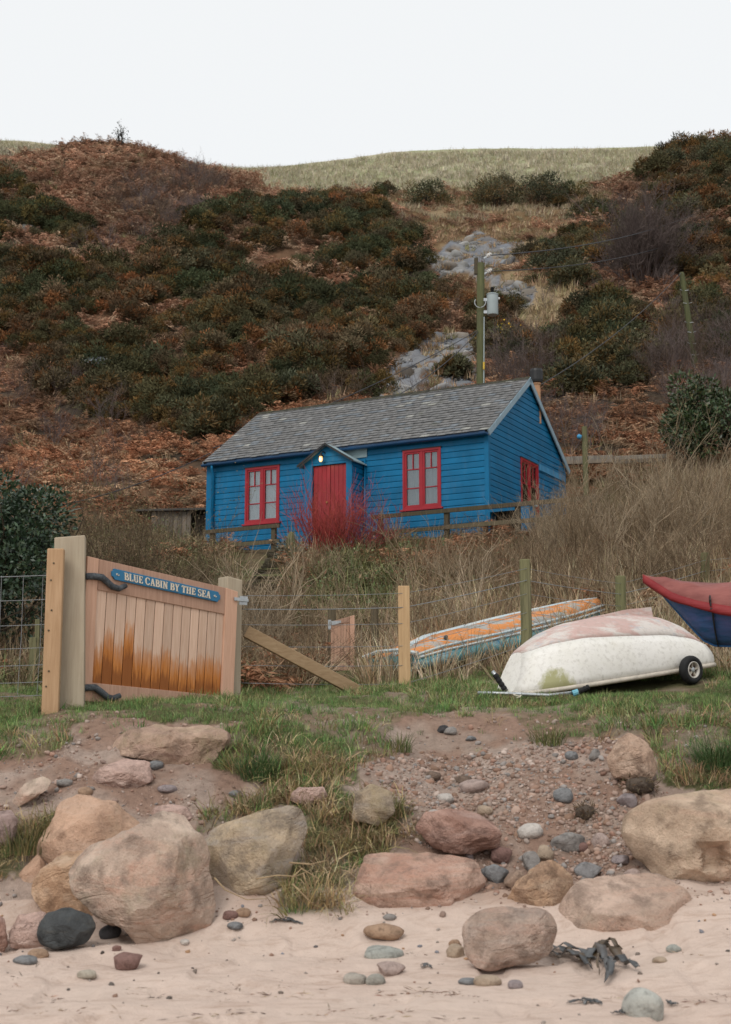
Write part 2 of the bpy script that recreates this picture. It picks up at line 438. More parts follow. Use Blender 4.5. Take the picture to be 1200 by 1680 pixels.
# ------------------------------------------------------------------ the ground sheets
us = np.concatenate([np.linspace(-4, -0.4, 14)[:-1], np.linspace(-0.4, 0.4, 330), np.linspace(0.4, 4, 14)[1:]])
def rows(a, b, st): return list(np.arange(a, b - 1e-6, st))
yall = np.array(rows(-60, 0, 10) + rows(0, 7, 0.35) + rows(7, 10.4, 0.07) + rows(10.4, 14.6, 0.035) + rows(14.6, 18, 0.1) + rows(18, 40, 0.25) + rows(40, 132, 0.55) + rows(132, 200, 8) + rows(200, 900.1, 70))
GX = us[None, :] * np.maximum(yall, 8.0)[:, None]; GY = np.repeat(yall[:, None], len(us), 1)
GZ = zt(GX, GY)
PX, PY = proj(np.stack([GX, GY, GZ], -1))
front = GY > 3
PX = np.where(front, PX, 600); PY = np.where(front, PY, 5000)
sand = np.array([0.575, 0.45, 0.38]); soil = np.array([0.345, 0.225, 0.17]); greyp = np.array([0.40, 0.30, 0.245])
turf = np.array([0.13, 0.125, 0.06]); litter = np.array([0.13, 0.095, 0.055]); dkl = np.array([0.055, 0.042, 0.03])
rustl = np.array([0.15, 0.085, 0.05]); field = np.array([0.38, 0.345, 0.24]); tan = np.array([0.27, 0.20, 0.12]); scree = np.array([0.215, 0.21, 0.205])
def L(a, b, k): return a + (b - a) * k[..., None]
nz = fbm(GX / 0.6, GY / 0.6, 50)
C = np.broadcast_to(sand, GX.shape + (3,)).copy()
edge = sstep(10.95, 11.5, GY + (nz - 0.5) * 0.9)
so = L(np.broadcast_to(soil, C.shape), np.broadcast_to(greyp, C.shape), sstep(0.4, 0.65, fbm(GX / 0.35, GY / 0.35, 51)))
so = L(so, np.broadcast_to(sand * 0.86, C.shape), sstep(0.50, 0.68, fbm(GX / 0.8, GY / 0.5, 52)) * 0.8)
C = L(C, so, edge)
ga = grass_amount(PX, PY, GX, GY) * (GY > 11) * (GY < 19)
C = L(C, np.broadcast_to(turf, C.shape), np.clip(ga * 0.9, 0, 1))
mid = sstep(17, 19.5, GY + (nz - 0.5) * 2)
lm = L(np.broadcast_to(litter, C.shape), np.broadcast_to(np.array([0.12, 0.125, 0.055]), C.shape), sstep(0.45, 0.6, fbm(GX / 1.4, GY / 1.4, 54)))
C = L(C, lm, mid)
hl = sstep(36, 41, GY)
hn = fbm(GX / 3, GY / 3, 60)
hc = L(np.broadcast_to(rustl, C.shape), np.broadcast_to(dkl, C.shape), sstep(0.4, 0.6, hn))
jj = (fbm(GX / 2.2, GY / 2.2, 61) - 0.5) * 60
qx, qy = PX + jj, PY + jj * 0.6
tb = inpoly(qx, qy, [(600, 320), (700, 300), (940, 290), (1000, 330), (880, 400), (900, 470), (980, 480), (900, 600), (840, 600), (760, 540), (740, 460), (690, 380)])
hc = L(hc, L(np.broadcast_to(tan, C.shape), np.broadcast_to(np.array([0.15, 0.095, 0.05]), C.shape), sstep(0.4, 0.62, hn)), tb * 1.0)
fl = sstep(94, 98, GY + (nz - 0.5) * 3) * (PX > 420) + sstep(105, 108, GY)
hc = L(hc, L(np.broadcast_to(field, C.shape), np.broadcast_to(field * [0.8, 0.9, 0.75], C.shape), sstep(0.4, 0.6, hn)), np.clip(fl, 0, 1))
sc_ = (inpoly(qx * 0.35 + PX * 0.65, qy * 0.35 + PY * 0.65, SCREE1) & (fbm(GX / 1.3, GY / 1.3, 63) > 0.40)) | (inpoly(qx * 0.4 + PX * 0.6, qy * 0.4 + PY * 0.6, SCREE2) & (fbm(GX / 1.2, GY / 1.2, 64) > 0.33))
sc_ = sc_ | inpoly(PX, PY, [(135, 590), (150, 578), (175, 580), (170, 600), (140, 605)])
scr = L(np.broadcast_to(scree, C.shape), np.broadcast_to(np.array([0.165, 0.172, 0.19]), C.shape), sstep(0.4, 0.6, fbm(GX / 0.8, GY / 2.5, 65)))
hc = L(hc, scr, sc_ * 1.0)
C = L(C, hc, hl)
GZ = GZ + np.where(sc_, (fbm(GX / 0.5, GY / 1.0, 66, 3) - 0.5) * 0.7, 0) * hl
# normals shared across the seams of the sheets
du = np.stack([np.gradient(GX, axis=1), np.zeros_like(GX), np.gradient(GZ, axis=1)], -1)
dv = np.stack([np.gradient(GX, axis=0), np.gradient(GY, axis=0), np.gradient(GZ, axis=0)], -1)
NR = np.cross(du, dv); NR /= np.linalg.norm(NR, axis=-1, keepdims=True)
def m_ground(name, bs, fine, spots=None):
    m, t, b = newmat(name, 0.95, 0.1)
    a = N(t, 'ShaderNodeAttribute', attribute_name='Col').outputs['Color']
    v = noise_(t, fine, 8, 0.7)
    c = mixc(t, 1.0, a, ramp(t, v, [(0.25, 0.62 if not spots else 0.86), (0.5, 1.0), (0.8, 1.3 if not spots else 1.1)]), 'MULTIPLY')
    if spots:
        f2 = noise_(t, 1.0, 6, 0.75, stretch=(1.8, 4.0, 1), dist=2.0)
        c = mixc(t, ramp(t, f2, [(0.50, 0.0), (0.64, 0.6)]), c, (0.37, 0.255, 0.195))
        f3 = noise_(t, 38, 3, 0.6)
        c = mixc(t, ramp(t, f3, [(0.70, 0.0), (0.76, 0.6)]), c, (0.16, 0.11, 0.085))
        f4 = noise_(t, 0.9, 3, 0.5)
        c = mixc(t, ramp(t, f4, [(0.35, 0.0), (0.7, 0.30)]), c, (0.60, 0.50, 0.43))
    t.links.new(c, b.inputs['Base Color'])
    h = t.nodes.new('ShaderNodeMath'); h.operation = 'ADD'
    t.links.new(noise_(t, fine * 0.5, 8, 0.7), h.inputs[0]); t.links.new(noise_(t, fine * 5, 4, 0.7), h.inputs[1])
    bump(t, b, h.outputs[0], bs, 0.05)
    return m
def sheet(name, a, b, mat):
    i0 = int(np.searchsorted(yall, a - 1e-6)); i1 = int(np.searchsorted(yall, b - 1e-6))
    n, k = i1 - i0 + 1, len(us)
    V = np.stack([GX, GY, GZ], -1)[i0:i1 + 1].reshape(-1, 3)
    ii, jj_ = np.meshgrid(np.arange(n - 1), np.arange(k - 1), indexing='ij')
    q = (ii * k + jj_).ravel()
    me = np_mesh(name, V, np.stack([q, q + 1, q + k + 1, q + k], 1), C[i0:i1 + 1].reshape(-1, 3))
    me.polygons.foreach_set('use_smooth', np.ones(len(me.polygons), bool))
    me.normals_split_custom_set_from_vertices(NR[i0:i1 + 1].reshape(-1, 3).tolist())
    return link(name, me, None, mat, kind='structure')
def yr(v): return yall[int(np.argmin(abs(yall - v)))]
sheet('beach', -60, yr(11.3), m_ground('sand', 0.5, 7, True))
sheet('earth_bank', yr(11.3), yr(17.0), m_ground('earth', 0.8, 14))
sheet('garden_slope', yr(17.0), yr(39.0), m_ground('slope_litter', 0.8, 8))
sheet('hillside', yr(39.0), 900, m_ground('hill_litter', 0.9, 2.2))

# ------------------------------------------------------------------ plant prototypes
PROTO = {}
def proto(kind, me, mat):
    if kind not in PROTO: PROTO[kind] = bpy.data.collections.new('sources_' + kind)
    o = bpy.data.objects.new('%s_plant.%03d' % (kind, len(PROTO[kind].objects)), me)
    if not me.materials: me.materials.append(mat)
    PROTO[kind].objects.link(o)
def unit(v): return v / (np.linalg.norm(v, axis=-1, keepdims=True) + 1e-9)
def rdir(n, r=rng): return unit(r.normal(size=(n, 3)))
def leafq(Pb, D, Ls, Ws, r=rng, nrm=None):
    """n leaves: base, dir, length, width -> diamond quads"""
    n = len(Pb); D = unit(D)
    S = unit(np.cross(D, r.normal(size=(n, 3)) if nrm is None else nrm))
    Ls = np.asarray(Ls).reshape(-1, 1) * np.ones((n, 1)); Ws = np.asarray(Ws).reshape(-1, 1) * np.ones((n, 1))
    m = Pb + D * Ls * 0.45
    V = np.stack([Pb, m - S * Ws / 2, Pb + D * Ls, m + S * Ws / 2], 1)
    return V.reshape(-1, 3), np.arange(4 * n).reshape(n, 4)
def blades(n, rad, h, hv, lean, wd, segs=3, droop=0.5, r=rng, base=None):
    a = r.uniform(0, 2 * np.pi, n); rr = rad * np.sqrt(r.uniform(0, 1, n)); b = a + r.normal(0, 0.7, n)
    B = np.stack([rr * np.cos(a), rr * np.sin(a), np.zeros(n)], 1) if base is None else base
    out = np.stack([np.cos(b), np.sin(b), np.zeros(n)], 1)
    H = h * (1 + hv * r.uniform(-1, 1, n)); ln = lean * r.uniform(0.1, 1.2, n)
    side = np.stack([-np.sin(b), np.cos(b), np.zeros(n)], 1)
    tw = r.uniform(-1, 1, n)[:, None] * out * 0.8; side = unit(side + tw)
    V = []
    for k in range(segs + 1):
        t = k / segs
        c = B + out * (H * ln * t ** 1.6)[:, None] + np.array([0, 0, 1]) * (H * (t - droop * ln * t ** 3 * 0.6))[:, None]
        wk = wd * (1 - t ** 1.5) * 0.5 + 0.0004
        V += [c - side * wk, c + side * wk]
    V = np.stack(V, 1)
    o = np.arange(n)[:, None] * (2 * (segs + 1))
    F = np.concatenate([o + np.array([[2 * k, 2 * k + 1, 2 * k + 3, 2 * k + 2]]) for k in range(segs)], 0)
    return V.reshape(-1, 3), F, 2 * (segs + 1)
M_GR = m_leaf('grass_blades', True, 0.7, 0.1)
M_GO = m_leaf('gorse_spines', True, 0.8, 0.05)
M_BR = m_leaf('dead_bracken', True, 0.85, 0.05)
M_TW = m_leaf('bare_twigs', True, 0.85, 0.1)
def colrep(n, k, lo=0.65, hi=1.35, hue=0.1, r=rng):
    b = r.uniform(lo, hi, (n, 1)) * (1 + r.uniform(-hue, hue, (n, 3)))
    return np.repeat(b, k, 0)
for k in range(5):                              # short turf
    n = 16; V, F, q = blades(n, 0.07, 0.11, 0.5, 0.7, 0.008, 3)
    proto('turf', np_mesh('turf', V, F, colrep(n, q, 0.6, 1.4, 0.15)), M_GR)
for k in range(5):                              # tangled dry grass
    n = 22; V, F, q = blades(n, 0.10, 0.17, 0.5, 1.5, 0.007, 4, 0.9)
    proto('dry', np_mesh('dry', V, F, colrep(n, q, 0.55, 1.4, 0.12)), M_GR)
for k in range(5):                              # tall straw
    n = 26; V, F, q = blades(n, 0.16, 0.62, 0.5, 0.85, 0.012, 4, 0.7)
    proto('straw', np_mesh('straw', V, F, colrep(n, q, 0.5, 1.4, 0.1)), M_GR)
for k in range(4):                              # rough hill grass
    n = 40; V, F, q = blades(n, 0.30, 0.34, 0.5, 0.8, 0.035, 3, 0.6)
    proto('rough', np_mesh('rough', V, F, colrep(n, q, 0.6, 1.35, 0.1)), M_GR)
def gorse_arrays(r, lobes=9, per=70, rad=0.55, ht=0.75, L0=0.17, W0=0.06, brown=0.25):
    VV, CC_ = [], []
    for l in range(lobes):
        a = r.uniform(0, 2 * np.pi); rr = rad * np.sqrt(r.uniform(0, 1))
        lr = r.uniform(0.20, 0.34)
        c = np.array([rr * math.cos(a), rr * math.sin(a), r.uniform(0.12, 1.0) * ht * (1 - 0.5 * (rr / rad) ** 2)])
        d = rdir(per, r); d[:, 2] = np.abs(d[:, 2]) * 1.2 - 0.35; d = unit(d)
        pb = c + d * lr * r.uniform(0.45, 1.0, (per, 1))
        dd = unit(d + r.normal(0, 0.45, (per, 3)) + [0, 0, 0.25])
        V, F = leafq(pb, dd, r.uniform(0.7, 1.4, per) * L0, r.uniform(0.7, 1.3, per) * W0, r)
        tint = np.array([1.0, 1.0, 1.0]) * r.uniform(0.75, 1.3)
        if r.uniform() < brown: tint = np.array([1.75, 1.15, 0.85]) * r.uniform(0.8, 1.1)
        VV.append(V); CC_.append(np.repeat(r.uniform(0.55, 1.45, (per, 1)) * tint, 4, 0))
    V = np.concatenate(VV); return V, np.arange(len(V)).reshape(-1, 4), np.concatenate(CC_)
for k in range(7):
    V, F, c = gorse_arrays(rng, 16, 190, 0.60, 0.74, 0.09, 0.029, 0.32)
    proto('gorse', np_mesh('gorse', V, F, c), M_GO)
def bracken_arrays(r, n=13, ln=0.75, pin=13):
    VV, CC_ = [], []
    for f in range(n):
        a = r.uniform(0, 2 * np.pi); o = np.array([math.cos(a), math.sin(a), 0]); s = np.array([-o[1], o[0], 0])
        l = ln * r.uniform(0.6, 1.25); up = r.uniform(0.25, 1.1)
        t = np.linspace(0.12, 1, pin)[:, None]
        base = np.array([r.normal(0, 0.15), r.normal(0, 0.15), 0])
        sp = base + o * l * t * 0.8 + np.array([0, 0, 1]) * l * (up * t - 0.75 * up * t ** 2.2 + 0.05)
        tone = r.uniform(0.55, 1.4)
        for sg in (-1, 1):
            d = unit(s * sg + o * 0.55 + r.normal(0, 0.22, (pin, 3)) + [0, 0, -0.35])
            V, F = leafq(sp, d, l * 0.36 * (1.08 - t[:, 0]) + 0.02, 0.03, r)
            VV.append(V); CC_.append(np.repeat(r.uniform(0.6, 1.35, (pin, 1)) * tone * np.ones(3), 4, 0))
        V, F = leafq(base[None], (sp[-1] - base)[None], l, 0.025, r); VV.append(V); CC_.append(np.full((4, 3), tone * 1.2))
    V = np.concatenate(VV); return V, np.arange(len(V)).reshape(-1, 4), np.concatenate(CC_)
for k in range(6):
    V, F, c = bracken_arrays(rng); proto('bracken', np_mesh('bracken', V, F, c), M_BR)
def twig_arrays(r, stems=9, h=1.2, spread=0.5, levels=3, rad=0.010, kids=4, wob=0.25, up=0.6, base_r=0.15):
    """bare branching shrub as three-sided tubes"""
    V, F, Cc, tips = [], [], [], []
    def seg(path, r0, r1, tone):
        n0 = len(V)
        for i, p in enumerate(path):
            t = path[min(i + 1, len(path) - 1)] - path[max(i - 1, 0)]
            t = t / (np.linalg.norm(t) + 1e-9)
            a = np.cross(t, [0.31, 0.77, 0.55]); a /= np.linalg.norm(a) + 1e-9; b = np.cross(a, t)
            rr = r0 + (r1 - r0) * i / (len(path) - 1)
            for k in range(3):
                an = 2.094 * k; V.append(p + (a * math.cos(an) + b * math.sin(an)) * rr); Cc.append(tone)
        for i in range(len(path) - 1):
            for k in range(3):
                k2 = (k + 1) % 3; F.append((n0 + 3 * i + k, n0 + 3 * i + k2, n0 + 3 * i + 3 + k2, n0 + 3 * i + 3 + k))
    def grow(p, d, ln, rd, lev):
        pts = [p]; n = 4 if lev == 0 else 3
        dd = d.copy()
        for i in range(n):
            dd = dd + r.normal(0, wob, 3) + np.array([0, 0, up * 0.25]); dd /= np.linalg.norm(dd)
            pts.append(pts[-1] + dd * ln / n)
        seg(pts, rd, rd * 0.55, r.uniform(0.6, 1.35) * np.ones(3))
        if lev + 1 < levels:
            for _ in range(kids):
                t = r.uniform(0.25, 1.0) * n; i = min(int(t), n - 1)
                q = pts[i] + (pts[i + 1] - pts[i]) * (t - i)
                nd = dd * 0.8 + r.normal(0, 0.55, 3); nd[2] += up * 0.4; nd /= np.linalg.norm(nd)
                grow(q, nd, ln * r.uniform(0.4, 0.7), rd * 0.55, lev + 1)
        else: tips.append(pts[-1])
    for s_ in range(stems):
        a = r.uniform(0, 2 * np.pi); sp = spread * r.uniform(0.1, 1.2)
        d = np.array([math.cos(a) * sp, math.sin(a) * sp, 1.0]); d /= np.linalg.norm(d)
        grow(np.array([math.cos(a), math.sin(a), 0]) * base_r * r.uniform(0, 1), d, h * r.uniform(0.55, 1.0), rad, 0)
    return np.array(V), np.array(F), np.array(Cc), np.array(tips)
for k in range(5):
    V, F, c, _ = twig_arrays(rng, 8, 0.8, 0.6, 3, 0.006, 5); proto('twig', np_mesh('twig', V, F, c), M_TW)
for k in range(4):                               # low broad leaves, bramble, ivy
    n = 60; pb = rng.normal(0, 1, (n, 3)) * [0.2, 0.2, 0.1] + [0, 0, 0.14]
    V, F = leafq(pb, rdir(n) + [0, 0, 0.3], rng.uniform(0.05, 0.13, n), 0.045); proto('leafy', np_mesh('leafy', V, F, colrep(n, 4, 0.5, 1.5, 0.15)), M_GR)

# ------------------------------------------------------------------ scattering what nobody could count
def scatter(name, kind, pos, scl, tint, tilt=0.25, label=None):
    n = len(pos); pr = PROTO[kind]
    me = bpy.data.meshes.new(name); me.vertices.add(n); me.vertices.foreach_set('co', np.asarray(pos, np.float32).ravel())
    def at(nm, ty, val, key):
        a = me.attributes.new(nm, ty, 'POINT'); a.data.foreach_set(key, np.ascontiguousarray(val).ravel())
    rot = np.stack([rng.normal(0, tilt, n), rng.normal(0, tilt, n), rng.uniform(0, 6.283, n)], 1).astype(np.float32)
    at('rot', 'FLOAT_VECTOR', rot, 'vector'); at('scl', 'FLOAT', scl.astype(np.float32), 'value')
    at('idx', 'INT', rng.integers(0, len(pr.objects), n).astype(np.int32), 'value')
    tc = np.ones((n, 4), np.float32); tc[:, :3] = tint; at('tint', 'FLOAT_COLOR', tc, 'color')
    o = link(name, me, kind='stuff', label=label)
    g = bpy.data.node_groups.new(name, 'GeometryNodeTree')
    g.interface.new_socket('Geometry', in_out='INPUT', socket_type='NodeSocketGeometry'); g.interface.new_socket('Geometry', in_out='OUTPUT', socket_type='NodeSocketGeometry')
    gi, go = g.nodes.new('NodeGroupInput'), g.nodes.new('NodeGroupOutput')
    ip = g.nodes.new('GeometryNodeInstanceOnPoints'); ci = g.nodes.new('GeometryNodeCollectionInfo')
    ci.inputs[0].default_value = pr; ci.inputs['Separate Children'].default_value = True; ci.inputs['Reset Children'].default_value = True
    def na(nm, ty):
        a = g.nodes.new('GeometryNodeInputNamedAttribute'); a.data_type = ty; a.inputs['Name'].default_value = nm
        return [s for s in a.outputs if s.enabled and s.name == 'Attribute'][0]
    g.links.new(gi.outputs[0], ip.inputs['Points']); g.links.new(ci.outputs[0], ip.inputs['Instance'])
    ip.inputs['Pick Instance'].default_value = True
    g.links.new(na('idx', 'INT'), ip.inputs['Instance Index']); g.links.new(na('rot', 'FLOAT_VECTOR'), ip.inputs['Rotation']); g.links.new(na('scl', 'FLOAT'), ip.inputs['Scale'])
    g.links.new(ip.outputs[0], go.inputs[0])
    md = o.modifiers.new('scatter', 'NODES'); md.node_group = g
    return o
def sample(y0, y1, dens, umax=0.36):
    n = int(dens * umax * (y1 ** 2 - y0 ** 2))
    y = np.sqrt(rng.uniform(y0 ** 2, y1 ** 2, n)); x = rng.uniform(-umax, umax, n) * y
    z = zt(x, y); px, py = proj(np.stack([x, y, z], -1))
    return x, y, z, px, py
def keep_out(x, y):
    cx, cy = cabxy(x, y)
    return ~((cx > -0.12) & (cx < CL + 0.12) & (cy > -0.3) & (cy < CW + 0.2))
def tints(n, cols, var=0.15, wts=None):
    cols = np.array(cols); k = rng.choice(len(cols), n, p=wts)
    return cols[k] * rng.uniform(1 - var, 1 + var, (n, 1))
GREENS = [(0.155, 0.24, 0.08), (0.19, 0.26, 0.10), (0.245, 0.265, 0.12), (0.125, 0.215, 0.075)]
STRAWS = [(0.42, 0.33, 0.215), (0.48, 0.39, 0.265), (0.35, 0.26, 0.165), (0.38, 0.275, 0.17)]
RUSTS = [(0.33, 0.16, 0.09), (0.38, 0.205, 0.12), (0.26, 0.12, 0.068), (0.35, 0.23, 0.145)]
HAZE_RUSTS = [(0.34, 0.19, 0.125), (0.38, 0.23, 0.155), (0.28, 0.15, 0.095), (0.40, 0.28, 0.19)]  # far bracken: distance haze painted in as paler, greyer tints
GORSES = [(0.070, 0.074, 0.038), (0.085, 0.083, 0.044), (0.062, 0.067, 0.038), (0.108, 0.082, 0.050), (0.092, 0.076, 0.046)]
# turf on the terrace and the bank
x, y, z, px, py = sample(11.0, 18.6, 420)
ga = grass_amount(px, py, x, y); k = rng.uniform(0, 1, len(x)) < ga * np.where(y > 14.3, 0.75, 0.8)
k &= ~((px > 830) & (px < 1160) & (y > 16.1) & (y < 17.0))
x, y, z, py = x[k], y[k], z[k], py[k]
gn = fbm(x / 0.6, y / 0.6, 70); drier = np.clip((py - 1200) / 170, 0, 1) * 0.62 + (gn - 0.45) * 1.1 - 0.02
isd = rng.uniform(0, 1, len(x)) < drier
pos = np.stack([x, y, z - 0.008], -1)
ng = ~isd; scatter('turf_grass', 'turf', pos[ng], rng.uniform(0.5, 1.05, ng.sum()) * (0.7 + 0.7 * sstep(0.5, 0.7, gn[ng])) * np.where(y[ng] > 13.9, 0.72, 1.0), tints(ng.sum(), GREENS, 0.25))
scatter('dry_grass', 'dry', pos[isd], rng.uniform(0.5, 1.15, isd.sum()) * np.where(y[isd] > 13.9, 0.62, 1.0), tints(isd.sum(), [(0.37, 0.28, 0.15), (0.43, 0.335, 0.20), (0.25, 0.23, 0.10), (0.30, 0.21, 0.12)], 0.2))
# rough growth between the fence and the cabin
x, y, z, px, py = sample(17.4, 38, 30)
k = keep_out(x, y); x, y, z, px, py = x[k], y[k], z[k], px[k], py[k]
n1 = fbm(x / 1.6, y / 1.6, 80); n2 = fbm(x / 0.9, y / 0.9, 81); rnd = rng.uniform(0, 1, len(x))
steps_gap = inpoly(px, py, [(395, 900), (470, 900), (470, 1010), (395, 1010)]) | inpoly(px, py, [(534, 1095), (590, 1095), (592, 1140), (534, 1140)])
pale = inpoly(px, py, [(640, 1130), (600, 1040), (680, 1010), (860, 985), (1060, 940), (1260, 935), (1260, 1110), (900, 1110)]) | inpoly(px, py, [(480, 1130), (520, 1030), (640, 1040), (650, 1130)]) | inpoly(px, py, [(1000, 790), (1100, 760), (1260, 770), (1260, 860), (1080, 850)])
greenz = inpoly(px, py, [(480, 1050), (500, 960), (560, 910), (680, 905), (660, 960), (640, 1040), (560, 1060)])
rustz = inpoly(px, py, [(640, 935), (620, 880), (860, 860), (900, 900), (840, 950), (740, 960)]) | inpoly(px, py, [(400, 1135), (400, 1060), (500, 1060), (510, 1130)]) | inpoly(px, py, [(340, 925), (360, 895), (450, 895), (450, 925)])
leftz = px < 410
st = (pale & (rnd < 0.85)) | (~pale & ~greenz & ~leftz & (rnd < 0.45) & (n1 > 0.4)) | (leftz & (rnd < 0.4))
boaty = 18.9 + (px - 668) / 340 * 2.9
boatgap = (px > 640) & (px < 1030) & (y < boaty)
nearcab = (y > 28.6) & (px > 235) & (px < 900)
pale2 = (px > 870) & (py < 985) & (y < 36) & ~pale
st |= pale2 & (rnd < 0.6)
st &= ~(nearcab & (rnd > 0.12))
st &= ~steps_gap & ~(boatgap & (rnd > 0.36))
pos = np.stack([x, y, z - 0.02], -1)
sz = np.where(y[st] < 22, 0.8, 0.95) * rng.uniform(0.5, 1.2, st.sum())
scatter('straw_grass', 'straw', pos[st], sz, np.where((pale | pale2)[st][:, None], tints(st.sum(), STRAWS, 0.22) * np.where(pale2[st] & (n2[st] > 0.5), 1.15, 1.0)[:, None], tints(st.sum(), [(0.30, 0.225, 0.14), (0.35, 0.265, 0.17), (0.23, 0.165, 0.105)])))
gr = (greenz & (rnd < 0.8) & (n2 > 0.35)) | (~pale & (rnd > 0.72) & (n2 > 0.45)) | (leftz & (y < 20) & (rnd > 0.5))
gr &= ~steps_gap
scatter('rough_green_grass', 'dry', pos[gr], rng.uniform(1.2, 2.6, gr.sum()), tints(gr.sum(), [(0.17, 0.18, 0.08), (0.21, 0.205, 0.10), (0.29, 0.24, 0.14), (0.13, 0.15, 0.065)]))
bk = ((px > 860) & (n1 > 0.56) & (rnd > 0.6) & (rnd < 0.72)) | ((rustz & (rnd < np.where(y > 30.8, 0.10, 0.26))) | (~pale & ~greenz & (rnd > 0.6) & (rnd < 0.68) & (n1 > 0.45))) & ~steps_gap
scatter('bracken_litter', 'bracken', pos[bk], rng.uniform(0.5, 0.95, bk.sum()), tints(bk.sum(), RUSTS))
lf = ((greenz & (rnd > 0.7)) | (~pale & (n2 > 0.55) & (rnd > 0.8))) & ~steps_gap
scatter('bramble_leaves', 'leafy', pos[lf], rng.uniform(0.45, 0.95, lf.sum()), tints(lf.sum(), [(0.11, 0.14, 0.065), (0.14, 0.17, 0.085), (0.20, 0.13, 0.08)]))
tz = ((px > 680) & (px < 1260) & (y > 21.5) & (py < 1010) & ~rustz & (rnd < 0.055)) | ((px > 400) & (px < 560) & (py > 930) & (rnd < 0.06)) | ((px < 350) & (y > 22) & (rnd < 0.06))
nearcab = (y > 28.6) & (px > 235) & (px < 900)
tz &= ~steps_gap & ~nearcab
scatter('bare_brush', 'twig', pos[tz], rng.uniform(0.6, 1.35, tz.sum()) * np.where(y[tz] > 30, 0.75, 1.0), tints(tz.sum(), [(0.21, 0.15, 0.095), (0.27, 0.205, 0.135), (0.16, 0.11, 0.07)]))
# hillside
x, y, z, px, py = sample(37.5, 106, 4.2)
k = keep_out(x, y); x, y, z, px, py = x[k], y[k], z[k], px[k], py[k]
jj = (fbm(x / 3, y / 3, 90) - 0.5) * 70; qx, qy = px + jj, py + jj * 0.6
cl = fbm(x / 3.2, y / 3.2, 91); rnd = rng.uniform(0, 1, len(x))
scz = inpoly(px + jj * 0.3, py + jj * 0.2, SCREE1) | inpoly(px + jj * 0.3, py + jj * 0.2, SCREE2) | inpoly(px, py, [(130, 615), (145, 575), (185, 575), (180, 605)])
gz = inpoly(qx, qy, GMASS) | inpoly(qx, qy, GLEFT) | inpoly(qx, qy, GRIGHT) | inpoly(qx, qy, GLOW) | inpoly(qx, qy, GPOLE)
gtop = inpoly(px, py, GTOP)
fieldz = inpoly(px, py, FIELD) | ((y > 97) & (px > 430) & (px < 1060)) | (y > 105) | ((px < 105) & (y > 98))
tanz = inpoly(px, py, TANGR)
brown = inpoly(px, py, [(600, 318), (700, 300), (940, 290), (1010, 325), (890, 400), (900, 470), (840, 520), (870, 600), (780, 560), (740, 460), (690, 380)])
pos = np.stack([x, y, z - 0.05], -1)
go = gz & (((cl > 0.46) & (rnd < 0.5)) | (rnd < 0.09)) & ~scz & ~tanz & ~(fieldz & (px < 1040))
go |= brown & (cl > 0.66) & (rnd < 0.10) & ~scz & ~fieldz
gt = sstep(0.35, 0.65, fbm(x[go] / 4, y[go] / 4, 97))[:, None]
scatter('gorse_scrub', 'gorse', pos[go], rng.uniform(0.7, 1.5, go.sum()) * (1 + 0.5 * (rng.uniform(0, 1, go.sum()) > 0.85)) * (0.55 + 0.006 * np.minimum(y[go], 90)), tints(go.sum(), GORSES, 0.35) * (np.array([1.15, 0.98, 0.95]) * (1 - gt) + np.array([0.72, 0.82, 0.8]) * gt))
stony = scz & (cl > 0.30)
scrk = rng.uniform(0, 1, len(x))
br = ~go & ~scz & ~fieldz & ~tanz & ((~gz & ~brown & (rnd < 0.85)) | (gz & (rnd < 0.5)) | (brown & (rnd < 0.14)))
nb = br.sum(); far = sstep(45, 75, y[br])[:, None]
t = tints(nb, RUSTS, 0.2) * (1 - far) + tints(nb, HAZE_RUSTS, 0.2) * far
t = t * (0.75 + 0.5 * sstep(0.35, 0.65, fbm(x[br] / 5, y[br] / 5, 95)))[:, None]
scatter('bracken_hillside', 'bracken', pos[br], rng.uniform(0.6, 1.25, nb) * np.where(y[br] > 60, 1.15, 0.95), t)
rg = ~go & (~scz | (scrk < 0.24)) & ((scz & (scrk < 0.24)) | (brown & (rnd > 0.14)) | tanz | (fieldz & (rnd < 0.9)) | (~gz & (rnd > 0.88)))
nr = rg.sum(); f_ = (fieldz | tanz)[rg][:, None]
t = np.where(f_, tints(nr, [(0.46, 0.41, 0.30), (0.43, 0.39, 0.275), (0.51, 0.45, 0.34), (0.38, 0.36, 0.24)], 0.15), tints(nr, [(0.36, 0.26, 0.16), (0.30, 0.20, 0.12), (0.41, 0.31, 0.195), (0.23, 0.21, 0.105)], 0.2))
up_f = (brown & (py < 365) & (fbm(x / 3.5, y / 3.5, 98) > 0.42))[rg][:, None]; t = np.where(up_f, t * 0.55 + np.array([.42, .38, .27]) * 0.45, t)
t = np.where((tanz[rg])[:, None], t * [0.85, 0.75, 0.62], t)
scatter('hill_grass', 'rough', pos[rg], rng.uniform(0.55, 1.2, nr), t)
tw = ~gz & ~scz & ~fieldz & ~brown & (rnd > 0.965) & (y < 84)
tw |= inpoly(px, py, [(180, 335), (230, 300), (340, 295), (370, 310), (340, 370), (220, 390)]) & (rnd < 0.3)
tw |= inpoly(px, py, [(1060, 640), (1090, 560), (1290, 540), (1290, 660), (1120, 680)]) & (rnd < 0.35)
tw |= inpoly(px, py, [(800, 640), (830, 575), (920, 580), (910, 640)]) & (rnd < 0.4)
scatter('bare_hill_scrub', 'twig', pos[tw], rng.uniform(0.9, 2.0, tw.sum()), tints(tw.sum(), [(0.13, 0.10, 0.095), (0.16, 0.125, 0.115), (0.115, 0.08, 0.06)]))
x, y, z, px, py = sample(106, 128, 2.4)
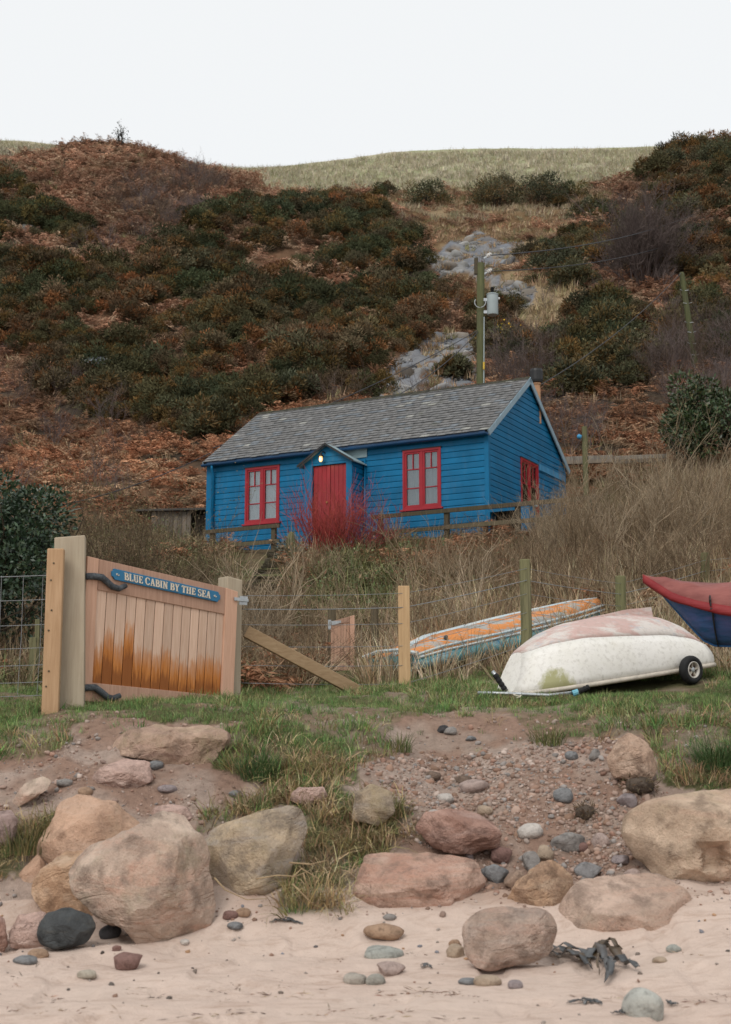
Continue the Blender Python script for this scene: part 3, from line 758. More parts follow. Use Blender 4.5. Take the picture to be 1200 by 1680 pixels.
scatter('field_grass', 'rough', np.stack([x, y, z - 0.05], -1), rng.uniform(0.6, 1.3, len(x)), tints(len(x), [(0.46, 0.41, 0.30), (0.43, 0.39, 0.275), (0.51, 0.45, 0.34), (0.38, 0.36, 0.24)], 0.15))

# broken rock on the two bare patches of the hillside
for k in range(6):
    bm = bmesh.new(); bmesh.ops.create_icosphere(bm, subdivisions=2, radius=1); W = np.array([v.co[:] for v in bm.verts]); F = np.array([[v.index for v in f.verts] for f in bm.faces]); bm.free()
    W = W * [1, .8, .45]
    for _ in range(7):
        n = unit(rng.normal(size=3)); e = W @ n - .42; W = W - np.outer(np.maximum(e, 0), n)
    proto('scree', np_mesh('scree', W, F, np.ones((len(W), 3))), M_GR)
x, y, z, px, py = sample(48, 86, 42)
jj = (fbm(x / 3, y / 3, 90) - 0.5) * 70
k = (inpoly(px + jj * .35, py + jj * .25, SCREE1) | inpoly(px + jj * .35, py + jj * .25, SCREE2)) & (fbm(x / 1.1, y / 1.6, 130) > 0.40)
n_ = k.sum(); s_ = np.where(rng.uniform(0, 1, n_) < np.where(y[k] > 60, .045, .02), rng.uniform(.35, .8, n_), rng.uniform(.03, .10, n_))
scatter('scree_stones', 'scree', np.stack([x[k], y[k], z[k] - s_ * np.where(s_ > .3, .30, 0)], -1), s_, tints(n_, [(.22, .218, .215), (.18, .19, .205), (.25, .245, .235), (.155, .15, .15), (.20, .175, .15)], .25), .35)
# ------------------------------------------------------------------ the blue cabin
M_BLUE = m_plain('blue_paint', (0.003, 0.120, 0.255), 0.5, 0.2, 0.16, 2.2, rnd=0.09)
M_BLUE2 = m_plain('blue_trim_paint', (0.003, 0.122, 0.258), 0.5, 0.2, 0.08, 4)
M_NAVY = m_plain('gutter_paint', (0.006, 0.05, 0.13), 0.35, 0.5, 0.1, 4)
M_RED = m_plain('red_paint', (0.29, 0.008, 0.017), 0.45, 0.4, 0.12, 5)
M_DOOR = m_plain('red_door_paint', (0.25, 0.010, 0.016), 0.42, 0.4, 0.12, 4, rnd=0.07)
M_BARGE = m_plain('pale_bargeboard', (0.24, 0.33, 0.39), 0.6, 0.3, 0.12, 6)
M_LEAD = m_plain('grey_felt', (0.23, 0.31, 0.33), 0.7, 0.3, 0.15, 5)
M_DARK = m_plain('dark_interior', (0.03, 0.03, 0.03), 0.9, 0.1)
M_BLACK = m_plain('black_paint', (0.012, 0.012, 0.013), 0.5, 0.4)
M_CURT = m_plain('curtain_cloth', (0.62, 0.65, 0.655), 0.9, 0.1, 0.06, 8)
M_BUFF = m_plain('buff_pot', (0.42, 0.24, 0.14), 0.85, 0.2, 0.15, 8)
def m_glass():
    m = bpy.data.materials.new('window_glass'); m.use_nodes = True; t = m.node_tree; t.nodes.clear()
    o = t.nodes.new('ShaderNodeOutputMaterial'); mxs = t.nodes.new('ShaderNodeMixShader'); fr = t.nodes.new('ShaderNodeFresnel'); fr.inputs[0].default_value = 1.6
    tr = t.nodes.new('ShaderNodeBsdfTransparent'); tr.inputs[0].default_value = (0.86, 0.9, 0.92, 1); gl = t.nodes.new('ShaderNodeBsdfGlossy'); gl.inputs['Roughness'].default_value = 0.03
    ad = t.nodes.new('ShaderNodeMath'); ad.operation = 'ADD'; ad.inputs[1].default_value = 0.06; t.links.new(fr.outputs[0], ad.inputs[0])
    t.links.new(ad.outputs[0], mxs.inputs[0]); t.links.new(tr.outputs[0], mxs.inputs[1]); t.links.new(gl.outputs[0], mxs.inputs[2]); t.links.new(mxs.outputs[0], o.inputs[0])
    return m
M_GLASS = m_glass()
def m_slate():
    m, t, b = newmat('roof_slate', 0.75, 0.25)
    a = N(t, 'ShaderNodeAttribute', attribute_name='Col').outputs['Color']
    v = noise_(t, 9, 6, 0.7)
    c = mixc(t, 1.0, a, ramp(t, v, [(0.3, 0.7), (0.7, 1.25)]), 'MULTIPLY')
    li = noise_(t, 4.5, 5, 0.75)
    c = mixc(t, ramp(t, li, [(0.62, 0.0), (0.72, 0.35)]), c, (0.32, 0.32, 0.30))
    mo = noise_(t, 1.6, 5, 0.7)
    c = mixc(t, ramp(t, mo, [(0.6, 0.0), (0.72, 0.5)]), c, (0.10, 0.10, 0.06))
    t.links.new(c, b.inputs['Base Color']); bump(t, b, v, 0.4, 0.01)
    return m
M_SLATE = m_slate()
M_RIDGE = m_rock('mossy_ridge', (0.07, 0.065, 0.05), (0.045, 0.045, 0.035), moss=(0.10, 0.10, 0.04), scale=5)
cabin = empty('cabin', CAB0, CABR, 'blue weatherboarded cabin with grey slate roof and red windows under the hillside', 'cabin')
Wf = lambda u, n, z: (u, -n, z)
Wg = lambda u, n, z: (CL + n, u, z)
Wl = lambda u, n, z: (-n, u, z)
Wb = lambda u, n, z: (u, CW + n, z)
RH = 0.14
PROF = [(0.0, 0.004), (0.022, 0.0), (0.024, 0.010), (0.022, 0.108), (0.008, 0.132), (0.006, 0.1395), (-0.015, 0.1395), (-0.015, 0.004)]
def board(Wm, u0, u1, z0, cut=None, parent=cabin, mat=None):
    mb = MB(); n = len(PROF); A, B = [], []
    for nn, zz in PROF:
        a, b = u0, u1
        if cut: a, b = max(a, cut(z0 + zz)[0]), min(b, cut(z0 + zz)[1])
        A.append(Wm(a, nn, z0 + zz)); B.append(Wm(b, nn, z0 + zz))
    mb.add(A + B, [tuple(range(n - 1, -1, -1)), tuple(range(n, 2 * n))] + [(i, (i + 1) % n, n + (i + 1) % n, n + i) for i in range(n)])
    mb.build('weatherboard', mat or M_BLUE, parent)
def wall(Wm, width, nrow, holes, cut=None, z00=0.0):
    for k in range(nrow):
        z = z00 + k * RH; segs = [(0.075, width - 0.075)]
        for (a, b, c, d) in holes:
            if z + RH * 0.5 > c and z + RH * 0.5 < d:
                segs = [s for (p, q) in segs for s in ((p, min(q, a)), (max(p, b), q)) if s[1] - s[0] > 0.02]
        for p, q in segs:
            if cut:
                lo, hi = cut(z + RH)
                if hi - lo < 0.08 or q < lo or p > hi: continue
                board(Wm, p, q, z, lambda zz, p=p, q=q: (max(p, min(cut(zz)[0], q - 0.01)), min(q, max(cut(zz)[1], p + 0.01))))
            else: board(Wm, p, q, z)
WIN1 = (1.08, 2.07, 0.70, 2.10); WIN2 = (5.43, 6.41, 0.70, 2.10); GWIN = (1.90, 3.02, 0.28, 2.10)
PX0, PX1, PD = 3.11, 4.39, 0.60
wall(Wf, CL, 17, [WIN1, WIN2, (PX0, PX1, -1, 1.90)])
rake = lambda z: (max(0.0, (z - CH) / CR * CW / 2) + 0.02, CW - max(0.0, (z - CH) / CR * CW / 2) - 0.02)
wall(Wg, CW, 29, [GWIN], rake, 0.002)
wall(Wl, CW, 29, [], rake, 0.002)
wall(Wb, CL, 17, [])
for (x, y) in ((0, 0), (CL, 0), (0, CW), (CL, CW)):
    MB().box(x - 0.08 if x == 0 else x - 0.076, x + 0.076 if x == 0 else x + 0.03, y - 0.03 if y == 0 else y - 0.076, y + 0.076 if y == 0 else y + 0.03, -0.25, CH - 0.004).build('corner_board', M_BLUE2, cabin, bevel=0.006)
MB().box(0.05, CL - 0.05, 0.03, CW - 0.03, -0.35, -0.004).build('plinth', m_plain('plinth_stone', (0.16, 0.15, 0.14), 0.9), cabin)
MB().box(3.05, CL + 0.02, CW * 0.62, CW * 0.62 + 0.06, 0.0, CH - 0.05).build('inner_wall', M_DARK, cabin)
MB().box(CL + 0.022, CL + 0.045, 3.08, CW - 0.06, 2.0, 2.15).build('trim_board', m_plain('pale_blue_trim', (0.05, 0.22, 0.40), 0.5), cabin)
# roof
SL = math.hypot(CW / 2, CR); SA = math.atan2(CR, CW / 2); EO = 0.16
def roofpt(u, s, h, back=False):
    """s: metres up the slope from the wall line"""
    y = s * math.cos(SA) - h * math.sin(SA); z = CH + 0.02 + s * math.sin(SA) + h * math.cos(SA)
    return (u, CW - y if back else y, z)
for bk in (False, True):
    mb = MB()
    c = [roofpt(-0.10, -EO, 0, bk), roofpt(CL + 0.07, -EO, 0, bk), roofpt(CL + 0.07, SL - 0.01, 0, bk), roofpt(-0.10, SL - 0.01, 0, bk),
         roofpt(-0.10, -EO, 0.035, bk), roofpt(CL + 0.07, -EO, 0.035, bk), roofpt(CL + 0.07, SL - 0.01, 0.035, bk), roofpt(-0.10, SL - 0.01, 0.035, bk)]
    mb.hexa(c).build('roof_deck', M_DARK, cabin)
    V, F, Cc = [], [], []
    course = 0.165; nc = 20
    for r_ in range(nc):
        s0 = -EO - 0.03 + r_ * course * (SL + EO) / (nc * course - 0.02)
        u = -0.12 - (0.13 if r_ % 2 else 0.0) + random.uniform(-0.02, 0.02)
        while u < CL + 0.09:
            wd = random.uniform(0.19, 0.27)
            a, b = max(u, -0.12), min(u + wd - 0.007, CL + 0.095)
            if b - a > 0.03:
                j = random.uniform(-0.012, 0.012); h0 = 0.052 + random.uniform(0, 0.010)
                cs = [roofpt(a, s0 + j, h0, bk), roofpt(b, s0 + j + random.uniform(-0.006, 0.006), h0, bk), roofpt(b, min(s0 + course + 0.05, SL), 0.038, bk), roofpt(a, min(s0 + course + 0.05, SL), 0.038, bk),
                      roofpt(a, s0 + j, h0 + 0.012, bk), roofpt(b, s0 + j, h0 + 0.012, bk), roofpt(b, min(s0 + course + 0.05, SL), 0.046, bk), roofpt(a, min(s0 + course + 0.05, SL), 0.046, bk)]
                n = len(V); V += cs
                F += [tuple(i + n for i in f) for f in ((3, 2, 1, 0), (4, 5, 6, 7), (0, 1, 5, 4), (1, 2, 6, 5), (2, 3, 7, 6), (3, 0, 4, 7))]
                g = random.uniform(0.98, 1.24); hue = random.random()
                col = (0.155 * g, 0.155 * g, 0.155 * g) if hue < 0.6 else ((0.16 * g, 0.158 * g, 0.156 * g) if hue < 0.85 else (0.15 * g, 0.165 * g, 0.18 * g))
                if random.random() < 0.03: col = (0.30, 0.30, 0.28)
                Cc += [col] * 8
            u += wd
    link('roof_slates', np_mesh('roof_slates', V, F, np.array(Cc)), cabin, M_SLATE, kind='stuff')
mb = MB()
u = -0.12
while u < CL + 0.08:
    e = min(u + 0.46, CL + 0.09); dz = random.uniform(-0.008, 0.008); zz = CH + CR + 0.075 + dz
    for s in (-1, 1):
        a = [(u, CW / 2, zz + 0.02), (e - 0.006, CW / 2, zz + 0.02), (e - 0.006, CW / 2 + s * 0.15, zz - 0.075), (u, CW / 2 + s * 0.15, zz - 0.075)]
        mb.prism(a, (0, 0, -0.028))
    u = e
mb.build('ridge_cap', M_RIDGE, cabin, bevel=0.004)
for x0 in (CL + 0.072, -0.125):
    for bk in (False, True):
        mb = MB()
        c = [roofpt(x0, -EO - 0.02, -0.09, bk), roofpt(x0 + 0.034, -EO - 0.02, -0.09, bk), roofpt(x0 + 0.034, SL + 0.04, -0.09, bk), roofpt(x0, SL + 0.04, -0.09, bk)]
        d = [roofpt(x0, -EO - 0.02, 0.045, bk), roofpt(x0 + 0.034, -EO - 0.02, 0.045, bk), roofpt(x0 + 0.034, SL + 0.04, 0.045, bk), roofpt(x0, SL + 0.04, 0.045, bk)]
        mb.hexa(c + d).build('bargeboard', M_BARGE, cabin, bevel=0.004)
gy, gz = -EO - 0.02, CH - 0.10
mb = MB()
prof = [(0.055 * math.cos(a), 0.055 * math.sin(a)) for a in np.linspace(math.pi, 2 * math.pi, 8)] + [(0.048 * math.cos(a), 0.048 * math.sin(a) + 0.004) for a in np.linspace(2 * math.pi, math.pi, 8)]
mb.prism([(-0.12, gy + p, gz + q) for p, q in prof], (CL + 0.2, 0, 0)).build('gutter', M_NAVY, cabin)
MB().box(0.0, CL, -0.15, -0.031, CH - 0.09, CH - 0.02).build('fascia', M_NAVY, cabin)
MB().tube([(0.18, gy, gz - 0.05), (0.18, gy, gz - 0.12), (0.16, -0.075, gz - 0.28), (0.16, -0.075, -0.2)], 0.034, 8).build('downpipe', M_BLUE2, cabin, smooth=True)
# windows
M_CURT2 = m_plain('reflection_grey_cloth', (0.30, 0.345, 0.37), 0.9, 0.1, 0.06, 8)  # right window curtain: dull blue-grey reflection of the panes put into its colour
def window(Wm, hole, cm=None, gable=False):
    u0, u1, z0, z1 = hole
    mb = MB()
    bx = lambda a, b, n0, n1, c, d: mb.hexa([Wm(a, n0, c), Wm(b, n0, c), Wm(b, n1, c), Wm(a, n1, c), Wm(a, n0, d), Wm(b, n0, d), Wm(b, n1, d), Wm(a, n1, d)])
    fw = 0.055
    bx(u0, u0 + fw, -0.05, 0.045, z0, z1); bx(u1 - fw, u1, -0.05, 0.045, z0, z1)
    bx(u0 + fw, u1 - fw, -0.05, 0.045, z1 - fw, z1); bx(u0 + fw, u1 - fw, -0.05, 0.045, z0, z0 + fw)
    um = (u0 + u1) / 2
    bx(um - 0.03, um + 0.03, -0.05, 0.04, z0 + fw, z1 - fw)
    wob = mb.build('window', M_RED, cabin, bevel=0.004)
    mb = MB(); bx(u0 - 0.05, u1 + 0.05, -0.02, 0.09, z0 - 0.045, z0 - 0.002); mb.build('sill', M_RED, wob, bevel=0.005)
    mb = MB(); bx(u0 - 0.02, u1 + 0.02, 0.0, 0.052, z1 + 0.002, z1 + 0.022); mb.build('drip_strip', M_BLACK, wob)
    for (a, b) in ((u0 + fw, um - 0.03), (um + 0.03, u1 - fw)):
        mb = MB(); s = 0.042; za, zb = z0 + fw, z1 - fw
        bx(a + 0.001, a + s, -0.03, 0.028, za, zb); bx(b - s, b - 0.001, -0.03, 0.028, za, zb); bx(a + s, b - s, -0.03, 0.028, zb - s, zb - 0.001); bx(a + s, b - s, -0.03, 0.028, za + 0.001, za + s)
        h = zb - za; zr1 = za + h * 0.34; zr2 = za + h * 0.685
        for zr in (zr1, zr2): bx(a + s, b - s, -0.02, 0.022, zr - 0.012, zr + 0.012)
        c = (a + b) / 2; bx(c - 0.011, c + 0.011, -0.02, 0.022, zr2 + 0.012, zb - s)
        mb.build('sash', M_RED, wob, bevel=0.003)
        for (p, q, e, f) in ((a + s, b - s, za + s, zr1 - 0.012), (a + s, b - s, zr1 + 0.012, zr2 - 0.012), (a + s, c - 0.011, zr2 + 0.012, zb - s), (c + 0.011, b - s, zr2 + 0.012, zb - s)):
            mb = MB(); bx(p, q, -0.006, -0.002, e, f); mb.build('pane', M_GLASS, wob)
        mb = MB(); n = 22; vs = []; fs = []
        for i in range(n + 1):
            uu = a - 0.02 + (b - a + 0.04) * i / n
            off = -0.10 + 0.018 * math.sin(i * 2.1) + 0.01 * math.sin(i * 0.9)
            vs += [Wm(uu, off, za), Wm(uu, off, zb)]
        fs = [(2 * i, 2 * i + 2, 2 * i + 3, 2 * i + 1) for i in range(n)]
        mb.add(vs, fs).build('curtain', cm or (M_CURT if not gable else M_DARK), wob, smooth=True)  # gable window: near-black sheet stands in for the unlit room
    return wob
window(Wf, WIN1); window(Wf, WIN2, M_CURT2); window(Wg, GWIN, gable=True)
# porch
porch = MB()
fb = lambda mb, a, b, n0, n1, c, d: mb.hexa([Wf(a, n0, c), Wf(b, n0, c), Wf(b, n1, c), Wf(a, n1, c), Wf(a, n0, d), Wf(b, n0, d), Wf(b, n1, d), Wf(a, n1, d)])
fb(porch, PX0, 3.325, PD - 0.06, PD, -0.25, 1.90); fb(porch, 4.235, PX1, PD - 0.06, PD, -0.25, 1.90); fb(porch, 3.325, 4.235, PD - 0.06, PD - 0.008, 1.84, 1.90)
po = porch.build('porch', M_BLUE2, cabin, bevel=0.005)
PC = (PX0 + PX1) / 2 - 0.02
zr = 2.31
for k in range(3):
    z = 1.905 + k * 0.13
    hw0 = (zr - z) / (zr - 1.905) * (PX1 - PX0) / 2; hw1 = max(0.01, (zr - z - 0.128) / (zr - 1.905) * (PX1 - PX0) / 2)
    mb = MB(); mb.add([Wf(PC - hw0, PD - 0.05, z), Wf(PC + hw0, PD - 0.05, z), Wf(PC + hw1, PD - 0.05, z + 0.128), Wf(PC - hw1, PD - 0.05, z + 0.128), Wf(PC - hw0, PD - 0.004, z), Wf(PC + hw0, PD - 0.004, z), Wf(PC + hw1, PD - 0.016, z + 0.128), Wf(PC - hw1, PD - 0.016, z + 0.128)],
        [(3, 2, 1, 0), (4, 5, 6, 7), (0, 1, 5, 4), (1, 2, 6, 5), (2, 3, 7, 6), (3, 0, 4, 7)]).build('gable_board', M_BLUE, po)
for k in range(14):
    for xs, sg in ((PX1 - 0.022, 1), (PX0 + 0.022, -1)):
        z = -0.05 + k * RH
        mb = MB(); n = len(PROF)
        A = [Wf(xs + sg * a, 0.03, z + b) for a, b in PROF]; B = [Wf(xs + sg * a, PD - 0.062, z + b) for a, b in PROF]
        mb.add(A + B, [tuple(range(n - 1, -1, -1)), tuple(range(n, 2 * n))] + [(i, (i + 1) % n, n + (i + 1) % n, n + i) for i in range(n)]).build('side_board', M_BLUE, po)
for sg in (-1, 1):
    e = 0.76; ze = zr - 0.40 * e / 0.64
    a = [Wf(PC, PD + 0.10, zr), Wf(PC + sg * e, PD + 0.10, ze), Wf(PC + sg * e, 0.03, ze), Wf(PC, 0.03, zr)]
    MB().prism(a, (0, 0, 0.03)).build('porch_roof', M_LEAD, po)
    a = [Wf(PC, PD + 0.104, zr - 0.02), Wf(PC + sg * e, PD + 0.104, ze - 0.02), Wf(PC + sg * e, PD + 0.104, ze + 0.035), Wf(PC, PD + 0.104, zr + 0.035)]
    MB().prism(a, (0, -0.022, 0)).build('porch_bargeboard', M_BLACK, po)
MB().add([Wf(PC + 0.05, 0.028, 2.05), Wf(PX1 + 0.10, 0.028, 2.05), Wf(PX1 + 0.10, 0.028, 2.31), Wf(PC + 0.05, 0.028, 2.31), Wf(PC + 0.05, 0.05, 2.05), Wf(PX1 + 0.10, 0.05, 2.05), Wf(PX1 + 0.10, 0.05, 2.31), Wf(PC + 0.05, 0.05, 2.31)], [(3, 2, 1, 0), (4, 5, 6, 7), (0, 1, 5, 4), (1, 2, 6, 5), (2, 3, 7, 6), (3, 0, 4, 7)]).build('flashing_panel', M_LEAD, po)
MB().tube([Wf(PX1 + 0.05, 0.055, 2.0), Wf(PX1 + 0.05, 0.055, -0.2)], 0.025, 8).build('porch_downpipe', M_BLUE2, po, smooth=True)
dmb = MB(); fb(dmb, 3.327, 4.233, PD - 0.11, PD - 0.085, 0.0, 1.838)
door = dmb.build('door', M_DARK, cabin)
for i in range(8):
    a = 3.332 + i * 0.1125; gap = 0.004 if i != 4 else 0.014
    mb = MB(); fb(mb, a + gap, a + 0.1115, PD - 0.084, PD - 0.062 + random.uniform(-0.002, 0.002), 0.02, 1.835); mb.build('plank', M_DOOR, door, bevel=0.004)
mb = MB(); mb.lathe([(0.0, 0), (0.02, 0.0), (0.024, 0.02), (0.012, 0.035), (0.0, 0.036)], 10, Matrix.Translation(Wf(3.70, PD - 0.06, 0.95)) @ Matrix.Rotation(R(90), 4, 'X')); mb.build('knob', m_plain('brass', (0.5, 0.35, 0.12), 0.35, 0.5, 0.1, 5, 1.0), door)
# lamp over the door
lx, ln_, lz = 3.645, PD, 2.10
lamp = MB().tube([Wf(lx + 0.02, ln_ - 0.01, lz + 0.03), Wf(lx + 0.02, ln_ + 0.10, lz + 0.045), Wf(lx, ln_ + 0.15, lz), Wf(lx, ln_ + 0.15, lz - 0.05)], 0.014, 8).build('wall_lamp', M_BLACK, cabin, smooth=True)
MB().lathe([(0.02, 0.05), (0.05, 0.02), (0.075, -0.01), (0.07, -0.016)], 14, Matrix.Translation(Wf(lx, ln_ + 0.15, lz - 0.07))).build('lamp_cap', M_BLACK, lamp, smooth=True)
me_, te, be = newmat('lit_lamp_glass', 0.3, 0.5)
be.inputs['Base Color'].default_value = (1, 0.8, 0.5, 1); be.inputs['Emission Color'].default_value = (1, 0.55, 0.17, 1); be.inputs['Emission Strength'].default_value = 1.05
MB().lathe([(0.038, -0.012), (0.042, -0.07), (0.038, -0.115), (0.022, -0.14), (0.004, -0.148)], 14, Matrix.Translation(Wf(lx, ln_ + 0.15, lz - 0.07))).build('lamp_glass', me_, lamp, smooth=True)
pl = bpy.data.lights.new('lamp_light', 'POINT'); pl.energy = 1.6; pl.color = (1, 0.6, 0.28); pl.shadow_soft_size = 0.05
plo = bpy.data.objects.new('lamp_light', pl); COL.objects.link(plo); plo.parent = lamp; plo.location = Wf(lx, ln_ + 0.23, lz - 0.17)
# chimney
ch = MB().lathe([(0.10, 3.2), (0.095, 4.2), (0.115, 4.205), (0.115, 4.25), (0.05, 4.25)], 14, Matrix.Translation((CL - 0.06, CW / 2 + 0.80, 0))).build('chimney_pot', M_BUFF, cabin, smooth=False)
MB().lathe([(0.10, 4.24), (0.15, 4.26), (0.165, 4.32), (0.165, 4.54), (0.15, 4.60), (0.05, 4.62)], 16, Matrix.Translation((CL - 0.06, CW / 2 + 0.80, 0))).build('cowl', M_BLACK, ch, smooth=False)
cabw = lambda x, n, z: CAB0 + CEX * x - CEY * n + Vector((0, 0, z))

# ------------------------------------------------------------------ timber materials
M_OLD = m_wood('old_dark_timber', (0.12, 0.09, 0.06), (0.05, 0.04, 0.028), stain=(0.08, 0.085, 0.035))
M_OLDG = m_wood('mossy_timber', (0.17, 0.155, 0.085), (0.085, 0.08, 0.045), stain=(0.10, 0.12, 0.035), scale=2.5)
M_POLE = m_wood('green_pole_timber', (0.105, 0.105, 0.05), (0.05, 0.052, 0.03), stain=(0.075, 0.095, 0.025), scale=2)
M_NEWP = m_wood('pale_new_timber', (0.52, 0.36, 0.20), (0.40, 0.26, 0.14), stain=(0.33, 0.2, 0.1), scale=3, rnd=0.1)
M_GREYW = m_wood('weathered_grey_timber', (0.42, 0.36, 0.27), (0.33, 0.27, 0.20), stain=(0.28, 0.22, 0.14), scale=2.4, rnd=0.08)
M_SHED = m_wood('shed_planks', (0.27, 0.225, 0.18), (0.15, 0.125, 0.10), scale=3, rnd=0.4)
M_ZINC = m_plain('zinc', (0.42, 0.44, 0.45), 0.4, 0.5, 0.15, 20, 0.8)
M_WIRE = m_plain('fence_wire', (0.26, 0.27, 0.28), 0.5, 0.5, 0.1, 20, 0.6)
M_CABLE = m_plain('black_cable', (0.035, 0.035, 0.04), 0.6, 0.3)
# railings before the cabin
def railing(xs, n, label, rails=(0.40, 0.03), ext=(0.2, 0.2)):
    r = empty('railing', cabw(xs[0], n, 0), CABR, label, 'railing', 'railings before the cabin')
    inv = lambda p: Matrix.Rotation(-CABR, 3, 'Z') @ (Vector(p) - cabw(xs[0], n, 0))
    for x in xs:
        p = cabw(x, n, 0); b = zg(p.x, p.y) - 0.15 - CAB0.z
        MB().box(x - xs[0] - 0.055, x - xs[0] + 0.055, -0.05, 0.05, b, 0.46 + random.uniform(-0.02, 0.02)).build('post', M_OLD, r, bevel=0.008)
    for z in rails:
        for i in range(len(xs) - 1):
            a = xs[i] - xs[0] - (ext[0] if i == 0 else 0.0); b = xs[i + 1] - xs[0] + (ext[1] if i == len(xs) - 2 else 0.0)
            MB().box(a, b - 0.004, -0.088, -0.052, z - 0.05, z + 0.045 + random.uniform(-0.006, 0.006)).build('rail', M_OLD, r, bevel=0.005)
railing([0.80, 2.53], 1.0, 'dark timber railing in front of the left cabin window')
railing([5.35, 7.0, 8.68, 10.4], 1.0, 'dark timber railing running below the right window past the cabin corner')
# shed behind the left end of the cabin
sp = Vector((-5.6, 37.3, zg(-4.9, 37.6) - 0.15)); sh_top = P(300, 836, 37.3).z - sp.z
shed = empty('shed', sp, 0, 'weathered grey plank shed tucked behind the left end of the cabin', 'shed')
for i in range(9):
    MB().box(i * 0.115, i * 0.115 + 0.108, random.uniform(-0.008, 0), 0.02, 0, sh_top - 0.05).build('plank', M_SHED, shed, bevel=0.003)
for i in range(3):
    MB().box(1.06 + i * 0.12, 1.17 + i * 0.12, 0.55, 0.57, 0, sh_top - 0.05).build('plank', M_SHED, shed)
MB().box(1.0, 1.04, 0.021, 0.56, 0, sh_top - 0.05).build('side_wall', M_OLD, shed)
MB().box(0.02, 0.06, 0.021, 1.5, 0, sh_top - 0.06).build('side_wall', M_SHED, shed)
MB().box(1.41, 1.45, 0.0, 1.5, 0, sh_top - 0.06).build('side_wall', M_OLD, shed)
MB().hexa([(-0.4, -0.16, sh_top - 0.07), (1.5, -0.16, sh_top - 0.03), (1.5, 1.6, sh_top + 0.05), (-0.4, 1.6, sh_top + 0.02), (-0.4, -0.16, sh_top - 0.02), (1.5, -0.16, sh_top + 0.03), (1.5, 1.6, sh_top + 0.11), (-0.4, 1.6, sh_top + 0.08)]).build('roof', m_plain('shed_roof_felt', (0.07, 0.065, 0.06), 0.9), shed, bevel=0.006)
# stone steps up the garden bank
M_STEP = m_rock('step_stone', (0.10, 0.085, 0.06), (0.065, 0.055, 0.04), moss=(0.085, 0.09, 0.03), scale=4)
st = empty('stone_steps', G(432, 968), R(-6), 'mossy rough stone steps climbing to the left cabin window', 'steps')
s0 = G(432, 978); s1 = G(432, 912)
for i in range(7):
    p = s0 + (s1 - s0) * (i / 6.0) - st.location
    bm = bmesh.new(); bmesh.ops.create_cube(bm, size=1); bmesh.ops.subdivide_edges(bm, edges=bm.edges, cuts=4, use_grid_fill=True)
    wd = random.uniform(0.62, 0.78)
    for v in bm.verts:
        k = mnoise.noise(v.co * 3 + Vector((i * 7, 0, 0))) * 0.16
        v.co = Vector((v.co.x * wd * (1 + k), v.co.y * 0.75 * (1 + k), v.co.z * 0.17 * (1 + k * 2)))
        v.co += p + Vector((random.uniform(-0.004, 0.004), 0.25, 0.10)) + Vector((math.sin(i * 2.3) * 0.05, 0, 0))
    me = bpy.data.meshes.new('step'); bm.to_mesh(me); bm.free(); link('step', me, st, M_STEP)
# cupboard and drum by the gable
cb = empty('storage_cupboard', cabw(CL + 0.15, 0.42, 0), CABR, 'low blue cupboard with a pale lid at the cabin corner', 'cupboard')
MB().box(0.02, 0.06, 0.0, 0.4, -0.1, 0.50).build('side_panel', M_BLUE, cb); MB().box(0.94, 0.98, 0.0, 0.4, -0.1, 0.50).build('side_panel', M_BLUE, cb)
MB().box(0.06, 0.94, 0.36, 0.40, -0.1, 0.50).build('back_panel', M_DARK, cb); MB().box(0.06, 0.94, 0.0, 0.03, 0.40, 0.50).build('front_rail', M_BLUE, cb); MB().box(0.72, 0.94, 0.0, 0.03, -0.1, 0.40).build('front_panel', M_BLUE, cb)
MB().box(-0.03, 1.03, -0.04, 0.43, 0.502, 0.54).build('lid', m_plain('pale_lid', (0.42, 0.52, 0.58), 0.5), cb, bevel=0.006)
dp = G(863, 872, 30); dp = Vector((dp.x, 32.6, 0)); dp.z = P(863, 868, 32.6).z
M_PLAS = m_plain('white_plastic', (0.62, 0.64, 0.64), 0.5, 0.4, 0.12, 12)
dr = empty('plastic_drum', dp, 0, 'ribbed white plastic drum standing beside the railing post near the gable', 'drum')
prof = [(0.05, -0.12), (0.135, -0.11)]
for k in range(7): prof += [(0.142, -0.1 + k * 0.05), (0.134, -0.075 + k * 0.05)]
prof += [(0.125, 0.26), (0.06, 0.285), (0.05, 0.29)]
MB().lathe(prof, 16).build('body', M_PLAS, dr, smooth=True); MB().lathe([(0.048, 0.291), (0.052, 0.325), (0.04, 0.335)], 12).build('cap', m_plain('dark_cap', (0.05, 0.05, 0.06)), dr)
MB().tube([(-0.09, 0, 0.27), (-0.06, 0, 0.35), (0.06, 0, 0.35), (0.09, 0, 0.27)], 0.012, 6).build('handle', M_PLAS, dr)
# ------------------------------------------------------------------ poles and cables
def pole(top, Y, foot_px, d, label):
    t = P(*top, Y); f = P(*foot_px, Y)
    f = f + (f - t) * 0.6
    r = empty('utility_pole', f, 0, label, 'pole')
    v = t - f
    return r, v, f, t
r1, v1, f1, t1 = pole((789, 432), 46, (789, 632), 0.25, 'tall green utility pole carrying a grey transformer behind the cabin roof')
MB().tube([(0, 0, 0), v1 * 0.5, v1], [0.15, 0.138, 0.125], 14).build('shaft', M_POLE, r1, smooth=False)
at = lambda px, py, Y=46: P(px, py, Y) - f1
M_TRAN = m_plain('transformer_grey', (0.30, 0.345, 0.35), 0.5, 0.4, 0.08, 3)
c = at(808.5, 516, 45.95); tr = MB().lathe([(0.02, -0.02), (0.175, -0.015), (0.19, 0.03), (0.19, 0.66), (0.205, 0.665), (0.205, 0.69), (0.17, 0.71), (0.02, 0.72)], 20, Matrix.Translation(c)).build('transformer', M_TRAN, r1, smooth=True)
